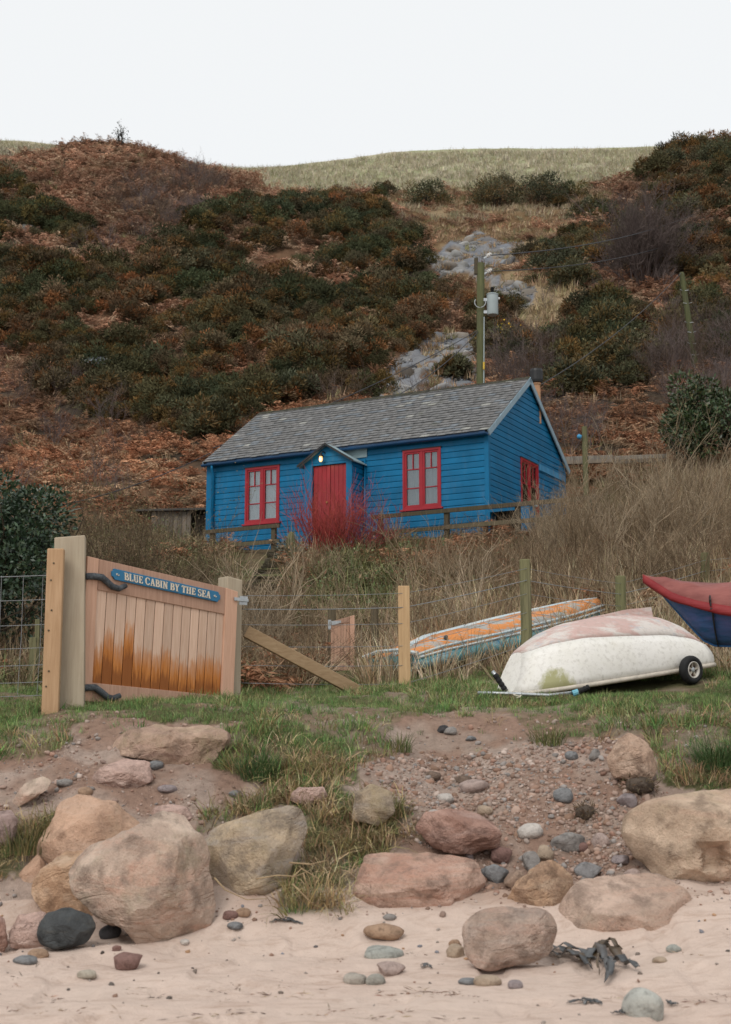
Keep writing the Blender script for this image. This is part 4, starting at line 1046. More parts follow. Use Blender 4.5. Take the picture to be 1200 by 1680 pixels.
tr.data.set_sharp_from_angle(angle=R(35)) if hasattr(tr.data, 'set_sharp_from_angle') else None
b_ = []
for k in range(5): b_ += [(0.07, 0.72 + k * 0.05), (0.035, 0.745 + k * 0.05)]
MB().lathe(b_, 10, Matrix.Translation(c)).build('insulator', M_BLACK, tr)
MB().bar(c + Vector((-0.34, 0, 0.5)), c + Vector((-0.18, 0, 0.5)), 0.08, 0.1).build('bracket', M_ZINC, tr); MB().bar(c + Vector((-0.34, 0, 0.08)), c + Vector((-0.18, 0, 0.08)), 0.08, 0.1).build('bracket', M_ZINC, tr)
MB().tube([c + Vector((0.19, 0, 0.55)), c + Vector((0.24, 0, 0.55))], 0.04, 8).build('bushing', M_PLAS, tr)
MB().box(-0.28, -0.14, -0.05, 0.05, 0, 0).v
p = at(781.5, 424); q = at(781.5, 450); MB().bar(p, q, 0.13, 0.11, (0, 1, 0)).build('steel_plate', M_OLD, r1)
for (a, b) in (((794, 424), (803, 418)), ((794, 450), (804, 444))):
    A, B = at(*a), at(*b)
    MB().bar(A, A + (B - A) * 0.5, 0.05, 0.05, (0, 1, 0)).build('insulator_pin', M_ZINC, r1)
    M_ = Matrix.Translation(A + (B - A) * 0.5) @ (B - A).to_track_quat('Z', 'Y').to_matrix().to_4x4()
    MB().lathe([(0.03, 0), (0.08, 0.02), (0.04, 0.06), (0.085, 0.08), (0.04, 0.13), (0.07, 0.16), (0.02, 0.2)], 10, M_).build('insulator', m_plain('white_porcelain', (0.6, 0.58, 0.55), 0.3), r1)
pts = [at(796 + 9 * math.cos(a), 497 - 0 + 7 * math.sin(a)) + Vector((0, -0.15, 0)) for a in np.linspace(0, 2 * math.pi, 16)]
pts = [at(788 + 9 * math.cos(a), 496 + 8.5 * math.sin(a), 45.8) for a in np.linspace(-0.6, math.pi + 0.6, 14)]
MB().tube(pts, 0.014, 5).build('cable_loop', M_ZINC, r1)
MB().tube([at(805, 444), at(817, 440), at(827, 452), at(828, 462), at(820, 471), at(809, 470)], 0.012, 5).build('cable_loop', M_POLE, r1)
MB().tube([at(794.6, 520, 45.85), at(794, 632, 45.85), at(794, 700, 45.85)], 0.02, 6).build('cable_duct', M_TRAN, r1)
MB().bar(at(794, 594, 45.8), at(794, 606, 45.8), 0.05, 0.05, (0, 1, 0)).build('warning_plate', m_plain('yellow_plate', (0.55, 0.36, 0.05)), r1)
r2, v2, f2, t2 = pole((1118.5, 447), 49.5, (1143, 612), 0.19, 'leaning green utility pole with steel climbing pegs above the laurel bush')
MB().tube([(0, 0, 0), v2 * 0.5, v2 * 0.985, v2], [0.125, 0.112, 0.095, 0.075], 12).build('shaft', M_POLE, r2)
for k, s in enumerate((0.88, 0.80, 0.68, 0.62, 0.55, 0.48)):
    sg = -1 if k % 2 == 0 else 1
    p = v2 * s
    MB().tube([p, p + Vector((sg * 0.17, -0.10, 0.04))], 0.014, 6).build('climbing_peg', M_ZINC, r2)
    MB().tube([p + Vector((0, -0.1, 0)), p + Vector((-sg * 0.13, -0.10, 0.02))], 0.014, 6).build('climbing_peg', M_ZINC, r2)
def cable(a, b, sag, label, r=0.014, mat=None):
    a, b = Vector(a), Vector(b)
    pts = [a + (b - a) * t - Vector((0, 0, sag * 4 * t * (1 - t))) for t in np.linspace(0, 1, 18)]
    tag(MB().tube(pts, r, 5).build('overhead_cable', mat or M_CABLE), label, 'cable')
cable(P(786, 541, 46), P(350, 735, 37.5), 0.25, 'thin cable dropping from the tall pole to the left end of the roof')
cable(P(786, 543, 46), P(640, 655, 38.5), 0.2, 'thin cable dropping from the tall pole towards the middle of the roof')
cable(t2, P(872, 640, 36), 0.3, 'thin cable from the leaning pole down to the chimney end of the roof', 0.012)
cable(P(803, 419, 46), P(1260, 280, 92), 1.2, 'upper power line from the tall pole climbing over the gorse slope', 0.02)
cable(P(804, 445, 46), P(1260, 318, 90), 1.2, 'lower power line from the tall pole climbing over the gorse slope', 0.016)
cable(P(348, 742, 37), P(-40, 850, 30), 0.3, 'thin cable running left from the cabin eave over the bracken', 0.012)
# post and low timber wall right of the cabin
fp = empty('garden_wall', G(1010, 752, 36), R(-2), 'low weathered sleeper wall on the slope right of the cabin', 'wall')
o0 = fp.location
for k, (a, b) in enumerate(((923, 1012), (1014, 1100))):
    for j in range(2):
        A = P(a, 759 - j * 6 - k * 1, 37.6) - o0; B = P(b, 756 - j * 6 - k, 37.6) - o0
        MB().bar(A, B, 0.14, 0.11).build('sleeper', M_SHED if j == 0 else m_wood('grey_sleeper%d' % k, (0.28, 0.26, 0.23), (0.12, 0.10, 0.08)), fp, bevel=0.01)
pp = P(959, 700, 36.8); gb = zg(pp.x, 36.8)
ps = empty('short_post', (pp.x, 36.8, gb - 0.2), 0, 'mossy round post with a blue insulator cup right of the cabin gable', 'post')
MB().tube([(0, 0, 0), (0, 0, pp.z - gb + 0.2)], [0.075, 0.07], 10).build('shaft', M_OLDG, ps)
MB().lathe([(0.02, 0), (0.06, 0.01), (0.065, 0.09), (0.03, 0.12)], 12, Matrix.Translation((-0.09, -0.05, pp.z - gb + 0.2 - 0.30)) @ Matrix.Rotation(R(-70), 4, 'Y')).build('insulator', m_plain('blue_plastic', (0.05, 0.25, 0.45), 0.4), ps, smooth=True)
# ------------------------------------------------------------------ the name gate and its posts
def m_cedar(name, light, dark, stain=None):
    m, t, b = newmat(name, 0.7, 0.2)
    g = noise_(t, 3.0, 6, 0.6, stretch=(16, 16, 0.9), dist=0.7)
    c = mixc(t, ramp(t, g, [(0.3, 0.0), (0.7, 1.0)]), dark, light)
    oi = t.nodes.new('ShaderNodeObjectInfo')
    mr = N(t, 'ShaderNodeMapRange'); mr.inputs[3].default_value = 0.86; mr.inputs[4].default_value = 1.12; t.links.new(oi.outputs['Random'], mr.inputs[0])
    hs = N(t, 'ShaderNodeHueSaturation'); t.links.new(c, hs.inputs['Color']); t.links.new(mr.outputs[0], hs.inputs['Value']); c = hs.outputs[0]
    if stain:
        a = N(t, 'ShaderNodeAttribute', attribute_name='Col')       # red: height along the board, green: this board's wet line, blue: dry top
        sp_ = t.nodes.new('ShaderNodeSeparateColor'); t.links.new(a.outputs['Color'], sp_.inputs[0])
        nn = noise_(t, 5.0, 5, 0.6, stretch=(9, 9, 1.2))
        s1 = t.nodes.new('ShaderNodeMath'); s1.operation = 'SUBTRACT'; t.links.new(sp_.outputs[1], s1.inputs[0]); t.links.new(sp_.outputs[0], s1.inputs[1])
        s2 = t.nodes.new('ShaderNodeMath'); s2.operation = 'MULTIPLY_ADD'; s2.inputs[1].default_value = 0.42; t.links.new(nn, s2.inputs[0]); t.links.new(s1.outputs[0], s2.inputs[2])
        k = ramp(t, s2.outputs[0], [(0.14, 0.0), (0.25, 0.65), (0.40, 1.0)])
        c = mixc(t, k, c, mixc(t, ramp(t, g, [(0.3, 0.0), (0.7, 1.0)]), (0.36, 0.12, 0.025), (0.56, 0.22, 0.06)))
        k2 = ramp(t, s2.outputs[0], [(0.42, 0.0), (0.52, 0.75)])
        c = mixc(t, k2, c, (0.20, 0.065, 0.02))
    t.links.new(c, b.inputs['Base Color']); bump(t, b, g, 0.3, 0.004)
    return m
M_CED = m_cedar('cedar_boards', (0.64, 0.46, 0.35), (0.52, 0.345, 0.25), True)
M_CEDR = m_cedar('cedar_rails', (0.46, 0.29, 0.21), (0.34, 0.20, 0.14))
M_CEDS = m_cedar('cedar_stiles', (0.56, 0.35, 0.25), (0.46, 0.27, 0.185))
M_IRON = m_rock('cast_iron', (0.10, 0.11, 0.12), (0.055, 0.06, 0.068), scale=12, bmp=0.3)
YL, YR_ = 14.6, 15.95
gBL, gTL, gBR, gTR = P(128.4, 1151, YL), P(142.5, 912.6, YL), P(381, 1147, YR_), P(388.5, 971, YR_)
gn_ = ((gBR - gBL).cross(gTL - gBL)).normalized()
if gn_.y > 0: gn_ = -gn_                       # towards the beach
gate = empty('name_gate', gBL, 0, 'cedar boarded garden gate with the blue name board and curled iron hinges', 'gate')
def gp(s, t_, n=0.0):
    """s across, t up the gate (0..1), n metres in front of the boards"""
    a = gBL + (gBR - gBL) * s; b = gTL + (gTR - gTL) * s
    return a + (b - a) * t_ + gn_ * n - gBL
def s_of(px, py, Y=None):
    """picture point -> (s, t) on the gate"""
    d = Vector(ray(px, py)); o = Vector((0, 0, CAMZ)); k = (gBL - o).dot(gn_) / d.dot(gn_); p = o + d * k - gBL
    s, t_ = 0.5, 0.5
    for _ in range(12):
        e = p - gp(s, t_); du = gp(s + .01, t_) - gp(s, t_); dv = gp(s, t_ + .01) - gp(s, t_)
        s += .01 * e.dot(du) / du.dot(du); t_ += .01 * e.dot(dv) / dv.dot(dv)
    return s, t_
def gpanel(name, quad, n0, n1, mat, col=None, parent=None, bev=0.004):
    q = [s_of(*p) if p[0] > 2 else p for p in quad]      # BL BR TR TL
    c = [gp(s, t_, n0) for s, t_ in q] + [gp(s, t_, n1) for s, t_ in q]
    mb = MB().hexa(c); me = mb.mesh(name)
    if col:
        cc = np.ones((len(me.vertices), 4), np.float32)
        cc[:, 0] = [0, 0, 1, 1, 0, 0, 1, 1]; cc[:, 1] = col; cc[:, 2] = 0
        at_ = me.color_attributes.new('Col', 'FLOAT_COLOR', 'POINT'); at_.data.foreach_set('color', cc.ravel())
    return link(name, me, parent or gate, mat, bevel=bev)
gpanel('stile', [(129, 1150), (148.4, 1151), (160.9, 917), (142.5, 912.6)], -0.03, 0.022, M_CEDS)
gpanel('stile', [(361.7, 1146), (381, 1147), (388.5, 971), (369.2, 964.5)], -0.03, 0.024, M_CEDS)
gpanel('rail', [(159.4, 967.6), (368.2, 1008), (369.0, 964.4), (161.2, 917.2)], -0.028, 0.016, M_CEDR)
gpanel('rail', [(148.7, 1151.5), (361.5, 1147), (361.4, 1141.5), (149.6, 1120)], -0.028, 0.012, M_CEDR)
nb_ = 14
for i in range(nb_):
    f0, f1 = i / nb_, (i + 1) / nb_
    f0, f1 = f0 + 0.055 * f0 * (1 - f0), f1 + 0.055 * f1 * (1 - f1)
    B0, B1 = s_of(149.4, 1121), s_of(361.4, 1142); T0, T1 = s_of(159.5, 965), s_of(368.6, 1006)
    lp = lambda A, B, f: (A[0] + (B[0] - A[0]) * f, A[1] + (B[1] - A[1]) * f)
    gap = 0.0024
    q = [lp(B0, B1, f0 + gap), lp(B0, B1, f1 - gap), lp(T0, T1, f1 - gap), lp(T0, T1, f0 + gap)]
    wet = [0.24, 0.42, 0.30, 0.52, 0.27, 0.26, 0.24, 0.33, 0.22, 0.20, 0.22, 0.28, 0.30, 0.26][i] + 0.0
    gpanel('board', q, -0.014, 0.001 + random.uniform(-0.0015, 0.0015), M_CED, wet + 0.13, bev=0.005)
gpanel('backing', [(149.4, 1121), (361.4, 1142), (368.6, 1006), (159.5, 965)], -0.026, -0.016, M_OLD, bev=0)
# name board with raised letters
M_SIGN = m_plain('sign_blue', (0.008, 0.135, 0.27), 0.35, 0.5, 0.06, 8)
M_CREAM = m_plain('cream_letters', (0.66, 0.58, 0.47), 0.5, 0.4, 0.06, 20)
M_LEDGE = m_plain('letter_edge', (0.16, 0.07, 0.03), 0.6)
sTL, sTR, sBL, sBR = s_of(180, 932.2), s_of(358.8, 972.2), s_of(181.3, 950.6), s_of(357.6, 988.8)
def sgp(a, b, n):           # a 0..1 along the name board, b 0..1 up
    s = (sBL[0] * (1 - a) + sBR[0] * a) * (1 - b) + (sTL[0] * (1 - a) + sTR[0] * a) * b
    t_ = (sBL[1] * (1 - a) + sBR[1] * a) * (1 - b) + (sTL[1] * (1 - a) + sTR[1] * a) * b
    return gp(s, t_, n)
sw = (sgp(1, .5, 0) - sgp(0, .5, 0)).length; sh = (sgp(.5, 1, 0) - sgp(.5, 0, 0)).length
cx_ = 0.022
out = [(0, 0.28), (cx_ * 0.6, 0.22), (cx_, 0), (1 - cx_, 0), (1 - cx_ * 0.6, 0.22), (1, 0.28), (1, 0.72), (1 - cx_ * 0.6, 0.78), (1 - cx_, 1), (cx_, 1), (cx_ * 0.6, 0.78), (0, 0.72)]
sign = MB().prism([sgp(a, b, 0.018) for a, b in out], gn_ * 0.022).build('name_board', M_SIGN, gate, bevel=0.004)
# slab-serif capitals drawn as strokes: ('b', x0,y0,x1,y1,width) bars, ('a', cx,cy,rx,ry,from,to,w_side,w_end) arcs
K, TH, SF = 0.19, 0.085, 0.07
def serif(x, y, up): return ('b', x - 0.17, y, x + 0.17, y, SF * 1.1)
def stem(x): return [('b', x, 0, x, 1, K), ('b', x - 0.16, 0.035, x + 0.16, 0.035, SF), ('b', x - 0.16, 0.965, x + 0.16, 0.965, SF)]
LET = {
 'B': (0.66, stem(0.18) + [('a', 0.30, 0.74, 0.23, 0.225, -90, 90, K * .9, TH), ('a', 0.32, 0.27, 0.27, 0.235, -90, 90, K, TH), ('b', 0.18, 0.962, 0.32, 0.962, TH), ('b', 0.18, 0.51, 0.34, 0.51, TH), ('b', 0.18, 0.042, 0.34, 0.042, TH)]),
 'L': (0.60, stem(0.18) + [('b', 0.18, 0.045, 0.55, 0.045, TH), ('b', 0.53, 0.0, 0.53, 0.28, TH)]),
 'U': (0.72, [('b', 0.18, 0.28, 0.18, 1, K), ('b', 0.02, 0.965, 0.34, 0.965, SF), ('b', 0.56, 0.28, 0.56, 1, TH * 1.1), ('b', 0.44, 0.965, 0.70, 0.965, SF), ('a', 0.37, 0.30, 0.23, 0.29, 180, 360, K * .8, TH)]),
 'E': (0.62, stem(0.18) + [('b', 0.18, 0.045, 0.57, 0.045, TH), ('b', 0.55, 0.0, 0.55, 0.27, TH), ('b', 0.18, 0.955, 0.55, 0.955, TH), ('b', 0.53, 0.74, 0.53, 1.0, TH), ('b', 0.18, 0.51, 0.42, 0.51, TH), ('b', 0.42, 0.40, 0.42, 0.62, SF)]),
 'C': (0.68, [('a', 0.37, 0.5, 0.29, 0.48, 50, 310, K, TH), ('b', 0.60, 0.68, 0.60, 0.98, TH), ('b', 0.57, 0.13, 0.62, 0.27, TH)]),
 'A': (0.74, [('b', 0.14, 0.02, 0.36, 0.98, TH), ('b', 0.60, 0.02, 0.36, 1.0, K), ('b', 0.2, 0.33, 0.52, 0.33, TH * .9), ('b', 0.0, 0.035, 0.28, 0.035, SF), ('b', 0.44, 0.035, 0.76, 0.035, SF)]),
 'I': (0.36, stem(0.18)),
 'N': (0.78, [('b', 0.17, 0, 0.17, 1, TH * 1.1), ('b', 0.62, 0, 0.62, 1, TH * 1.1), ('b', 0.17, 0.96, 0.62, 0.04, K), ('b', 0.02, 0.035, 0.32, 0.035, SF), ('b', 0.0, 0.965, 0.22, 0.965, SF), ('b', 0.48, 0.965, 0.76, 0.965, SF)]),
 'Y': (0.70, [('b', 0.35, 0, 0.35, 0.46, K), ('b', 0.13, 0.98, 0.36, 0.42, K), ('b', 0.58, 0.98, 0.36, 0.42, TH), ('b', 0.19, 0.035, 0.51, 0.035, SF), ('b', 0.0, 0.965, 0.28, 0.965, SF), ('b', 0.46, 0.965, 0.70, 0.965, SF)]),
 'T': (0.66, [('b', 0.33, 0, 0.33, 1, K), ('b', 0.17, 0.035, 0.49, 0.035, SF), ('b', 0.04, 0.955, 0.62, 0.955, TH), ('b', 0.05, 0.73, 0.05, 1.0, TH), ('b', 0.61, 0.73, 0.61, 1.0, TH)]),
 'H': (0.80, stem(0.18) + stem(0.60) + [('b', 0.18, 0.51, 0.60, 0.51, TH)]),
 'S': (0.58, [('a', 0.29, 0.745, 0.205, 0.225, 60, 270, K * .75, TH), ('a', 0.29, 0.27, 0.22, 0.245, -120, 90, K * .8, TH), ('b', 0.47, 0.72, 0.47, 0.97, SF), ('b', 0.09, 0.03, 0.09, 0.30, SF), ('b', 0.27, 0.525, 0.33, 0.50, K * .7)]),
 '~': (0.62, [('a', 0.18, 0.55, 0.13, 0.13, 20, 200, .12, .05), ('a', 0.42, 0.5, 0.13, 0.13, 190, 380, .12, .05), ('b', 0.05, 0.40, 0.14, 0.52, .10)]),
}
def glyph(ch, a0, hgt, yb, mat, parent, name='letter', wx=1.0):
    """hgt in metres; a0 metres from the left end"""
    wd, strokes = LET[ch]; mb = MB(); lev = 0
    def W_(x, y, n): return sgp((a0 + x * hgt * wx) / sw, (yb + y * hgt) / sh, n)
    for s_ in strokes:
        lev += 1; n0, n1 = 0.0402 + 0.0002 * lev, 0.047 + 0.0005 * lev
        if s_[0] == 'b':
            _, x0, y0, x1, y1, wdt = s_; d = Vector((x1 - x0, y1 - y0)); l_ = d.length or 1; nx, ny = -d.y / l_ * wdt / 2, d.x / l_ * wdt / 2
            q = [(x0 - nx, y0 - ny), (x1 - nx, y1 - ny), (x1 + nx, y1 + ny), (x0 + nx, y0 + ny)]
            mb.hexa([W_(x, y, n0) for x, y in q] + [W_(x, y, n1) for x, y in q])
        else:
            _, cx, cy, rx, ry, f, t2_, w0, w1_ = s_; m_ = 12
            for i in range(m_):
                cs = []
                for an in (f + (t2_ - f) * i / m_, f + (t2_ - f) * (i + 1) / m_):
                    A = R(an); wd_ = (w1_ + (w0 - w1_) * abs(math.cos(A))) / 2
                    cs.append(((cx + (rx + wd_) * math.cos(A), cy + (ry + wd_) * math.sin(A)), (cx + (rx - wd_) * math.cos(A), cy + (ry - wd_) * math.sin(A))))
                q = [cs[0][1], cs[0][0], cs[1][0], cs[1][1]]
                mb.hexa([W_(x, y, n0) for x, y in q] + [W_(x, y, n1) for x, y in q])
    mb.build(name, mat, parent)
    return wd * hgt * wx
TXT = 'BLUE CABIN BY THE SEA'
hg = sh * 0.66; yb0 = sh * 0.17
total = sum((LET[c][0] + 0.07) if c != ' ' else 0.34 for c in TXT) * hg
xa, xb = 0.105 * sw, 0.905 * sw
wx = (xb - xa) / total; cur = xa
for c_ in TXT:
    if c_ == ' ': cur += 0.34 * hg * wx; continue
    cur += glyph(c_, cur, hg, yb0, M_CREAM, sign, wx=wx) + 0.07 * hg * wx
glyph('~', 0.035 * sw, hg * 0.8, yb0 + 0.1 * hg, M_CREAM, sign, 'flourish'); glyph('~', 0.935 * sw, hg * 0.8, yb0 + 0.1 * hg, M_CREAM, sign, 'flourish')
for pl_ in ([(137, 946), (150, 946), (164, 948), (172, 955), (181, 963), (192, 966), (203, 961)], [(127, 1131), (140, 1128), (152, 1128), (163, 1136), (173, 1144), (182, 1146), (193, 1141)]):
    pts = []
    for p_ in pl_: s_, t_ = s_of(*p_); pts.append(gp(s_, t_, 0.045))
    MB().tube(pts, [0.034, 0.036, 0.036, 0.034, 0.033, 0.031, 0.026], 10).build('hinge', M_IRON, gate, smooth=True)
lt = gpanel('latch', [(381, 985.5), (404, 988), (404, 983), (381, 980)], 0.03, 0.045, M_ZINC, bev=0.002)
gpanel('latch_plate', [(390, 992), (403, 993), (404, 979), (391, 978)], 0.022, 0.03, M_ZINC, parent=lt, bev=0)
def post4(name, foot, top, Y, wd, dp, rz, label, mat, slope=0.0, sink=0.25):
    """square timber post: foot and top picture points of its front centre line"""
    f = P(*foot, Y); t_ = P(*top, Y); v = t_ - f
    r = empty(name, f, rz, label, 'post')
    vl = Matrix.Rotation(-rz, 3, 'Z') @ v
    h = Vector((wd / 2, 0, 0)); d0 = -vl.normalized() * sink
    c = [-h + d0, h + d0, h + Vector((0, dp, 0)) + d0, -h + Vector((0, dp, 0)) + d0]
    c += [-h + vl, h + vl + Vector((0, 0, slope)), h + Vector((0, dp, slope)) + vl, -h + Vector((0, dp, 0)) + vl]
    MB().hexa(c).build('shaft', mat, r, bevel=0.012)
    return r
post4('gate_post', (112.5, 1158), (114.5, 882), 14.46, 0.305, 0.16, R(6), 'wide weathered grey hinge post of the name gate, tallest of the gate posts', M_GREYW, 0.03)
k_ = post4('gate_post', (82, 1160), (91.5, 899.5), 14.26, 0.165, 0.10, R(4), 'pale orange timber post bolted in front of the wide hinge post', m_wood('orange_post', (0.47, 0.31, 0.185), (0.36, 0.225, 0.125), stain=(0.3, 0.17, 0.08), rnd=0.02))
for i, zz in enumerate((0.2, 0.35, 0.75, 0.95, 1.25, 1.42)):
    MB().lathe([(0.0, 0), (0.010, 0.0), (0.008, 0.006), (0, 0.007)], 8, Matrix.Translation((-0.045 + 0.008 * zz + (0.02 if i % 2 else 0), -0.003, zz)) @ Matrix.Rotation(R(90), 4, 'X')).build('nail', M_OLD, k_)
lpst = post4('gate_post', (383, 1148), (386, 946), 16.06, 0.20, 0.2, R(38), 'cracked grey latch post of the name gate holding the zinc latch', M_GREYW, -0.03)
bA, bB = P(404, 1036, 16.2), P(585, 1133, 16.45)
br_ = empty('timber_brace', bB, 0, 'long brown timber brace leaning from the latch post down to the grass', 'brace')
MB().bar(bB + (bB - bA) * 0.06 - bB, bA - bB, 0.10, 0.135).build('beam', m_wood('brace_timber', (0.33, 0.235, 0.14), (0.24, 0.16, 0.09), stretch=(1.2, 14, 14), stain=(0.16, 0.10, 0.05), rnd=0.02), br_, bevel=0.008)
# small cedar gate further back
sg_ = empty('small_gate', P(560, 1095, 19.2), 0, 'small cedar boarded gate half hidden in pale grass behind the wire fence', 'gate')
o_ = sg_.location
sq = lambda px, py, n=0: P(px, py, 19.2 + (px - 540) * 0.006 - n) - o_
def sboard(nm, quad, n0, n1, mat):
    c = [sq(*p, n0) for p in quad] + [sq(*p, n1) for p in quad]; MB().hexa(c).build(nm, mat, sg_, bevel=0.003)
sboard('stile', [(543, 1100), (548, 1100), (548, 1020), (543, 1021)], 0, 0.03, M_CEDS)
sboard('stile', [(574.5, 1100), (582, 1100), (582, 1009), (574.5, 1011)], 0, 0.045, M_CEDS)
sboard('rail', [(548.2, 1024), (574.3, 1021), (574.3, 1011.2), (548.2, 1018.5)], 0, 0.032, M_CEDR)
for i in range(5):
    a = 548.4 + i * 5.2; sboard('board', [(a, 1100), (a + 4.9, 1100), (a + 4.9, 1021 - i * 0.6), (a, 1022 - i * 0.6)], 0, 0.02, M_CEDS)
sboard('strap_hinge', [(544, 1026), (560, 1022), (560, 1018), (544, 1019)], 0.036, 0.042, M_ZINC)
sboard('hinge_plate', [(538.5, 1033), (544, 1033), (544, 1017), (538.5, 1017)], 0.02, 0.03, M_ZINC)
# ------------------------------------------------------------------ wire fences
def fpost(parent, px, ptop, pbot, Y, d, mat, o, square=False, lean=0.0, label=None):
    f = P(px, pbot, Y); t_ = P(px + lean, ptop, Y); f.z = min(f.z, zg(f.x, f.y)) - 0.25; a, b = f - o, t_ - o
    if square: ob = MB().bar(a, b, d, d, (0, 1, 0)).build('post', mat, parent, bevel=0.008)
    else: ob = MB().tube([a, a + (b - a) * 0.5 + Vector((0.005, 0, 0)), b - Vector((0, 0, 0.015)), b], [d / 2 * 1.06, d / 2 * 1.02, d / 2, d / 2 * 0.9], 11).build('post', mat, parent)
    return tag(ob, label)
o_ = P(665, 1137, 16.8)
fen = empty('wire_fence', o_, 0, 'post and wire fence crossing the slope from the latch post past the overturned boats', 'fence')
fpost(fen, 664.5, 962, 1137, 16.8, 0.135, M_NEWP, o_, True, -2, 'pale new square timber post')
fpost(fen, 864, 918, 1064, 17.6, 0.135, M_OLDG, o_, False, -3, 'mossy round post')
fpost(fen, 1018, 945, 1075, 20.2, 0.15, M_OLDG, o_, False, 0, 'mossy round post')
fpost(fen, 1155, 907, 1040, 22.4, 0.14, M_OLDG, o_, False, 2, 'mossy round post')
fpost(fen, 1330, 890, 1020, 24.5, 0.14, M_OLDG, o_, False, 2)
def sag(a, b, s=0.012, n=8): return [a + (b - a) * t - Vector((0, 0, s * 4 * t * (1 - t))) for t in np.linspace(0, 1, n)]
L_ = [(392, 16.2, 974, 1128), (664, 16.74, 970, 1130), (864, 17.53, 930, 1064), (1018, 20.12, 955, 1075), (1155, 22.3, 917, 1040), (1330, 24.4, 898, 1020)]
for k, (fr, rr) in enumerate(((0.02, 0.0022), (0.165, 0.004), (0.33, 0.0025), (0.56, 0.0025), (0.76, 0.0025), (0.95, 0.0025))):
    pts = []
    for i in range(len(L_) - 1):
        A, B = L_[i], L_[i + 1]
        pts += sag(P(A[0], A[2] + (A[3] - A[2]) * fr, A[1]) - o_, P(B[0], B[2] + (B[3] - B[2]) * fr, B[1]) - o_)[0 if i == 0 else 1:]
    MB().tube(pts, rr * 1.2, 5).build('wire', M_WIRE, fen, smooth=True)
o_ = P(40, 1150, 14.9)
net = empty('netting_fence', o_, 0, 'square mesh wire netting fence at the left edge beside the gate posts', 'fence')
fpost(net, -95, 930, 1160, 14.9, 0.14, M_OLDG, o_)
rowsn = [943.5, 983, 1024, 1062, 1090, 1118, 1140]
for y_ in rowsn:
    MB().tube(sag(P(-95, y_ + 4, 14.9) - o_, P(84, y_, 14.36) - o_, 0.008), 0.0042 if y_ < 950 else 0.0032, 5).build('wire', M_WIRE, net)
for k, x_ in enumerate((-68, -34, 0, 36, 68)):
    MB().tube([P(x_ + 3, rowsn[0] + 1, 14.62 - x_ * 0.003) - o_, P(x_ - 1, 1050, 14.60 - x_ * 0.003) - o_, P(x_ - 7, 1140, 14.60 - x_ * 0.003) - o_], 0.0028, 5).build('wire', M_WIRE, net)
for px, tp, bt, Y, lab in ((61, 1016, 1085, 18.4, 'thin pale stake behind the netting fence, right of the two'), (54, 1046, 1095, 18.2, 'short mossy stake behind the netting fence, left of the two')):
    a = P(px, bt + 12, Y); r = empty('stake', a, 0, lab, 'stake'); MB().bar(Vector((0, 0, -0.1)), P(px + 1, tp, Y) - a, 0.055 if px > 60 else 0.09, 0.06, (0, 1, 0)).build('shaft', M_OLDG, r, bevel=0.004)
for px, tp, bt, Y, lab in ((545, 1000, 1098, 19.4, 'dark old post holding the small cedar gate'), (615, 994, 1060, 20.2, 'dark old post in the grass right of the small cedar gate')):
    a = P(px, bt, Y); r = empty('old_post', a, 0, lab, 'post'); MB().tube([Vector((0, 0, -0.2)), P(px, tp, Y) - a], [0.062, 0.055], 10).build('shaft', M_OLD, r)
# ------------------------------------------------------------------ boats
def m_patch(name, base, patch, prim, thr=(0.46, 0.52), scale=3.0, stretch=(1, 1, 1), green=None, prim_thr=(0.56, 0.62)):
    m, t, b = newmat(name, 0.6, 0.3)
    n = noise_(t, scale, 7, 0.68, stretch=stretch, dist=0.4); c = mixc(t, ramp(t, n, [(thr[0], 0.0), (thr[1], 1.0)]), base, patch)
    n2 = noise_(t, scale * 1.9, 6, 0.7, stretch=stretch); c = mixc(t, ramp(t, n2, [(prim_thr[0], 0.0), (prim_thr[1], 0.9)]), c, prim)
    n3 = noise_(t, 20, 5, 0.7); c = mixc(t, ramp(t, n3, [(0.3, 0.35), (0.5, 0.0)]), c, (0.25, 0.22, 0.18))
    if green:
        a = N(t, 'ShaderNodeAttribute', attribute_name='Col').outputs['Color']
        sp_ = t.nodes.new('ShaderNodeSeparateColor'); t.links.new(a, sp_.inputs[0])
        n4 = noise_(t, 6, 6, 0.7, stretch=(1, 1, 0.5)); mu = t.nodes.new('ShaderNodeMath'); mu.operation = 'MULTIPLY'; t.links.new(n4, mu.inputs[0]); t.links.new(sp_.outputs[0], mu.inputs[1])
        c = mixc(t, ramp(t, mu.outputs[0], [(0.36, 0.0), (0.52, 0.85)]), c, green)
    t.links.new(c, b.inputs['Base Color']); bump(t, b, n2, 0.12, 0.004)
    return m
def hull(name, parent, secs, rng_, mat, stain=None, M=None, smooth=True):
    """secs: list of rings (lists of points) along the hull, rng_ = slice of ring points to use"""
    V, F, Cc = [], [], []
    m_ = len(secs[0][rng_[0]:rng_[1]])
    for i, s_ in enumerate(secs):
        for p in s_[rng_[0]:rng_[1]]: V.append(tuple(M @ Vector(p)) if M else p); Cc.append(stain(p) if stain else (0, 0, 0))
    for i in range(len(secs) - 1):
        for j in range(m_ - 1): F.append((i * m_ + j, (i + 1) * m_ + j, (i + 1) * m_ + j + 1, i * m_ + j + 1))
    o = link(name, np_mesh(name, V, F, np.array(Cc)), parent, mat, smooth=smooth)
    sm = o.modifiers.new('skin', 'SOLIDIFY'); sm.thickness = 0.012; sm.offset = -1 if False else 0
    return o
def frame(A, B):
    ex = (B - A).normalized(); ey = Vector((0, 0, 1)).cross(ex).normalized(); ez = ex.cross(ey)
    return Matrix((ex, ey, ez)).transposed().to_3x3(), (B - A).length
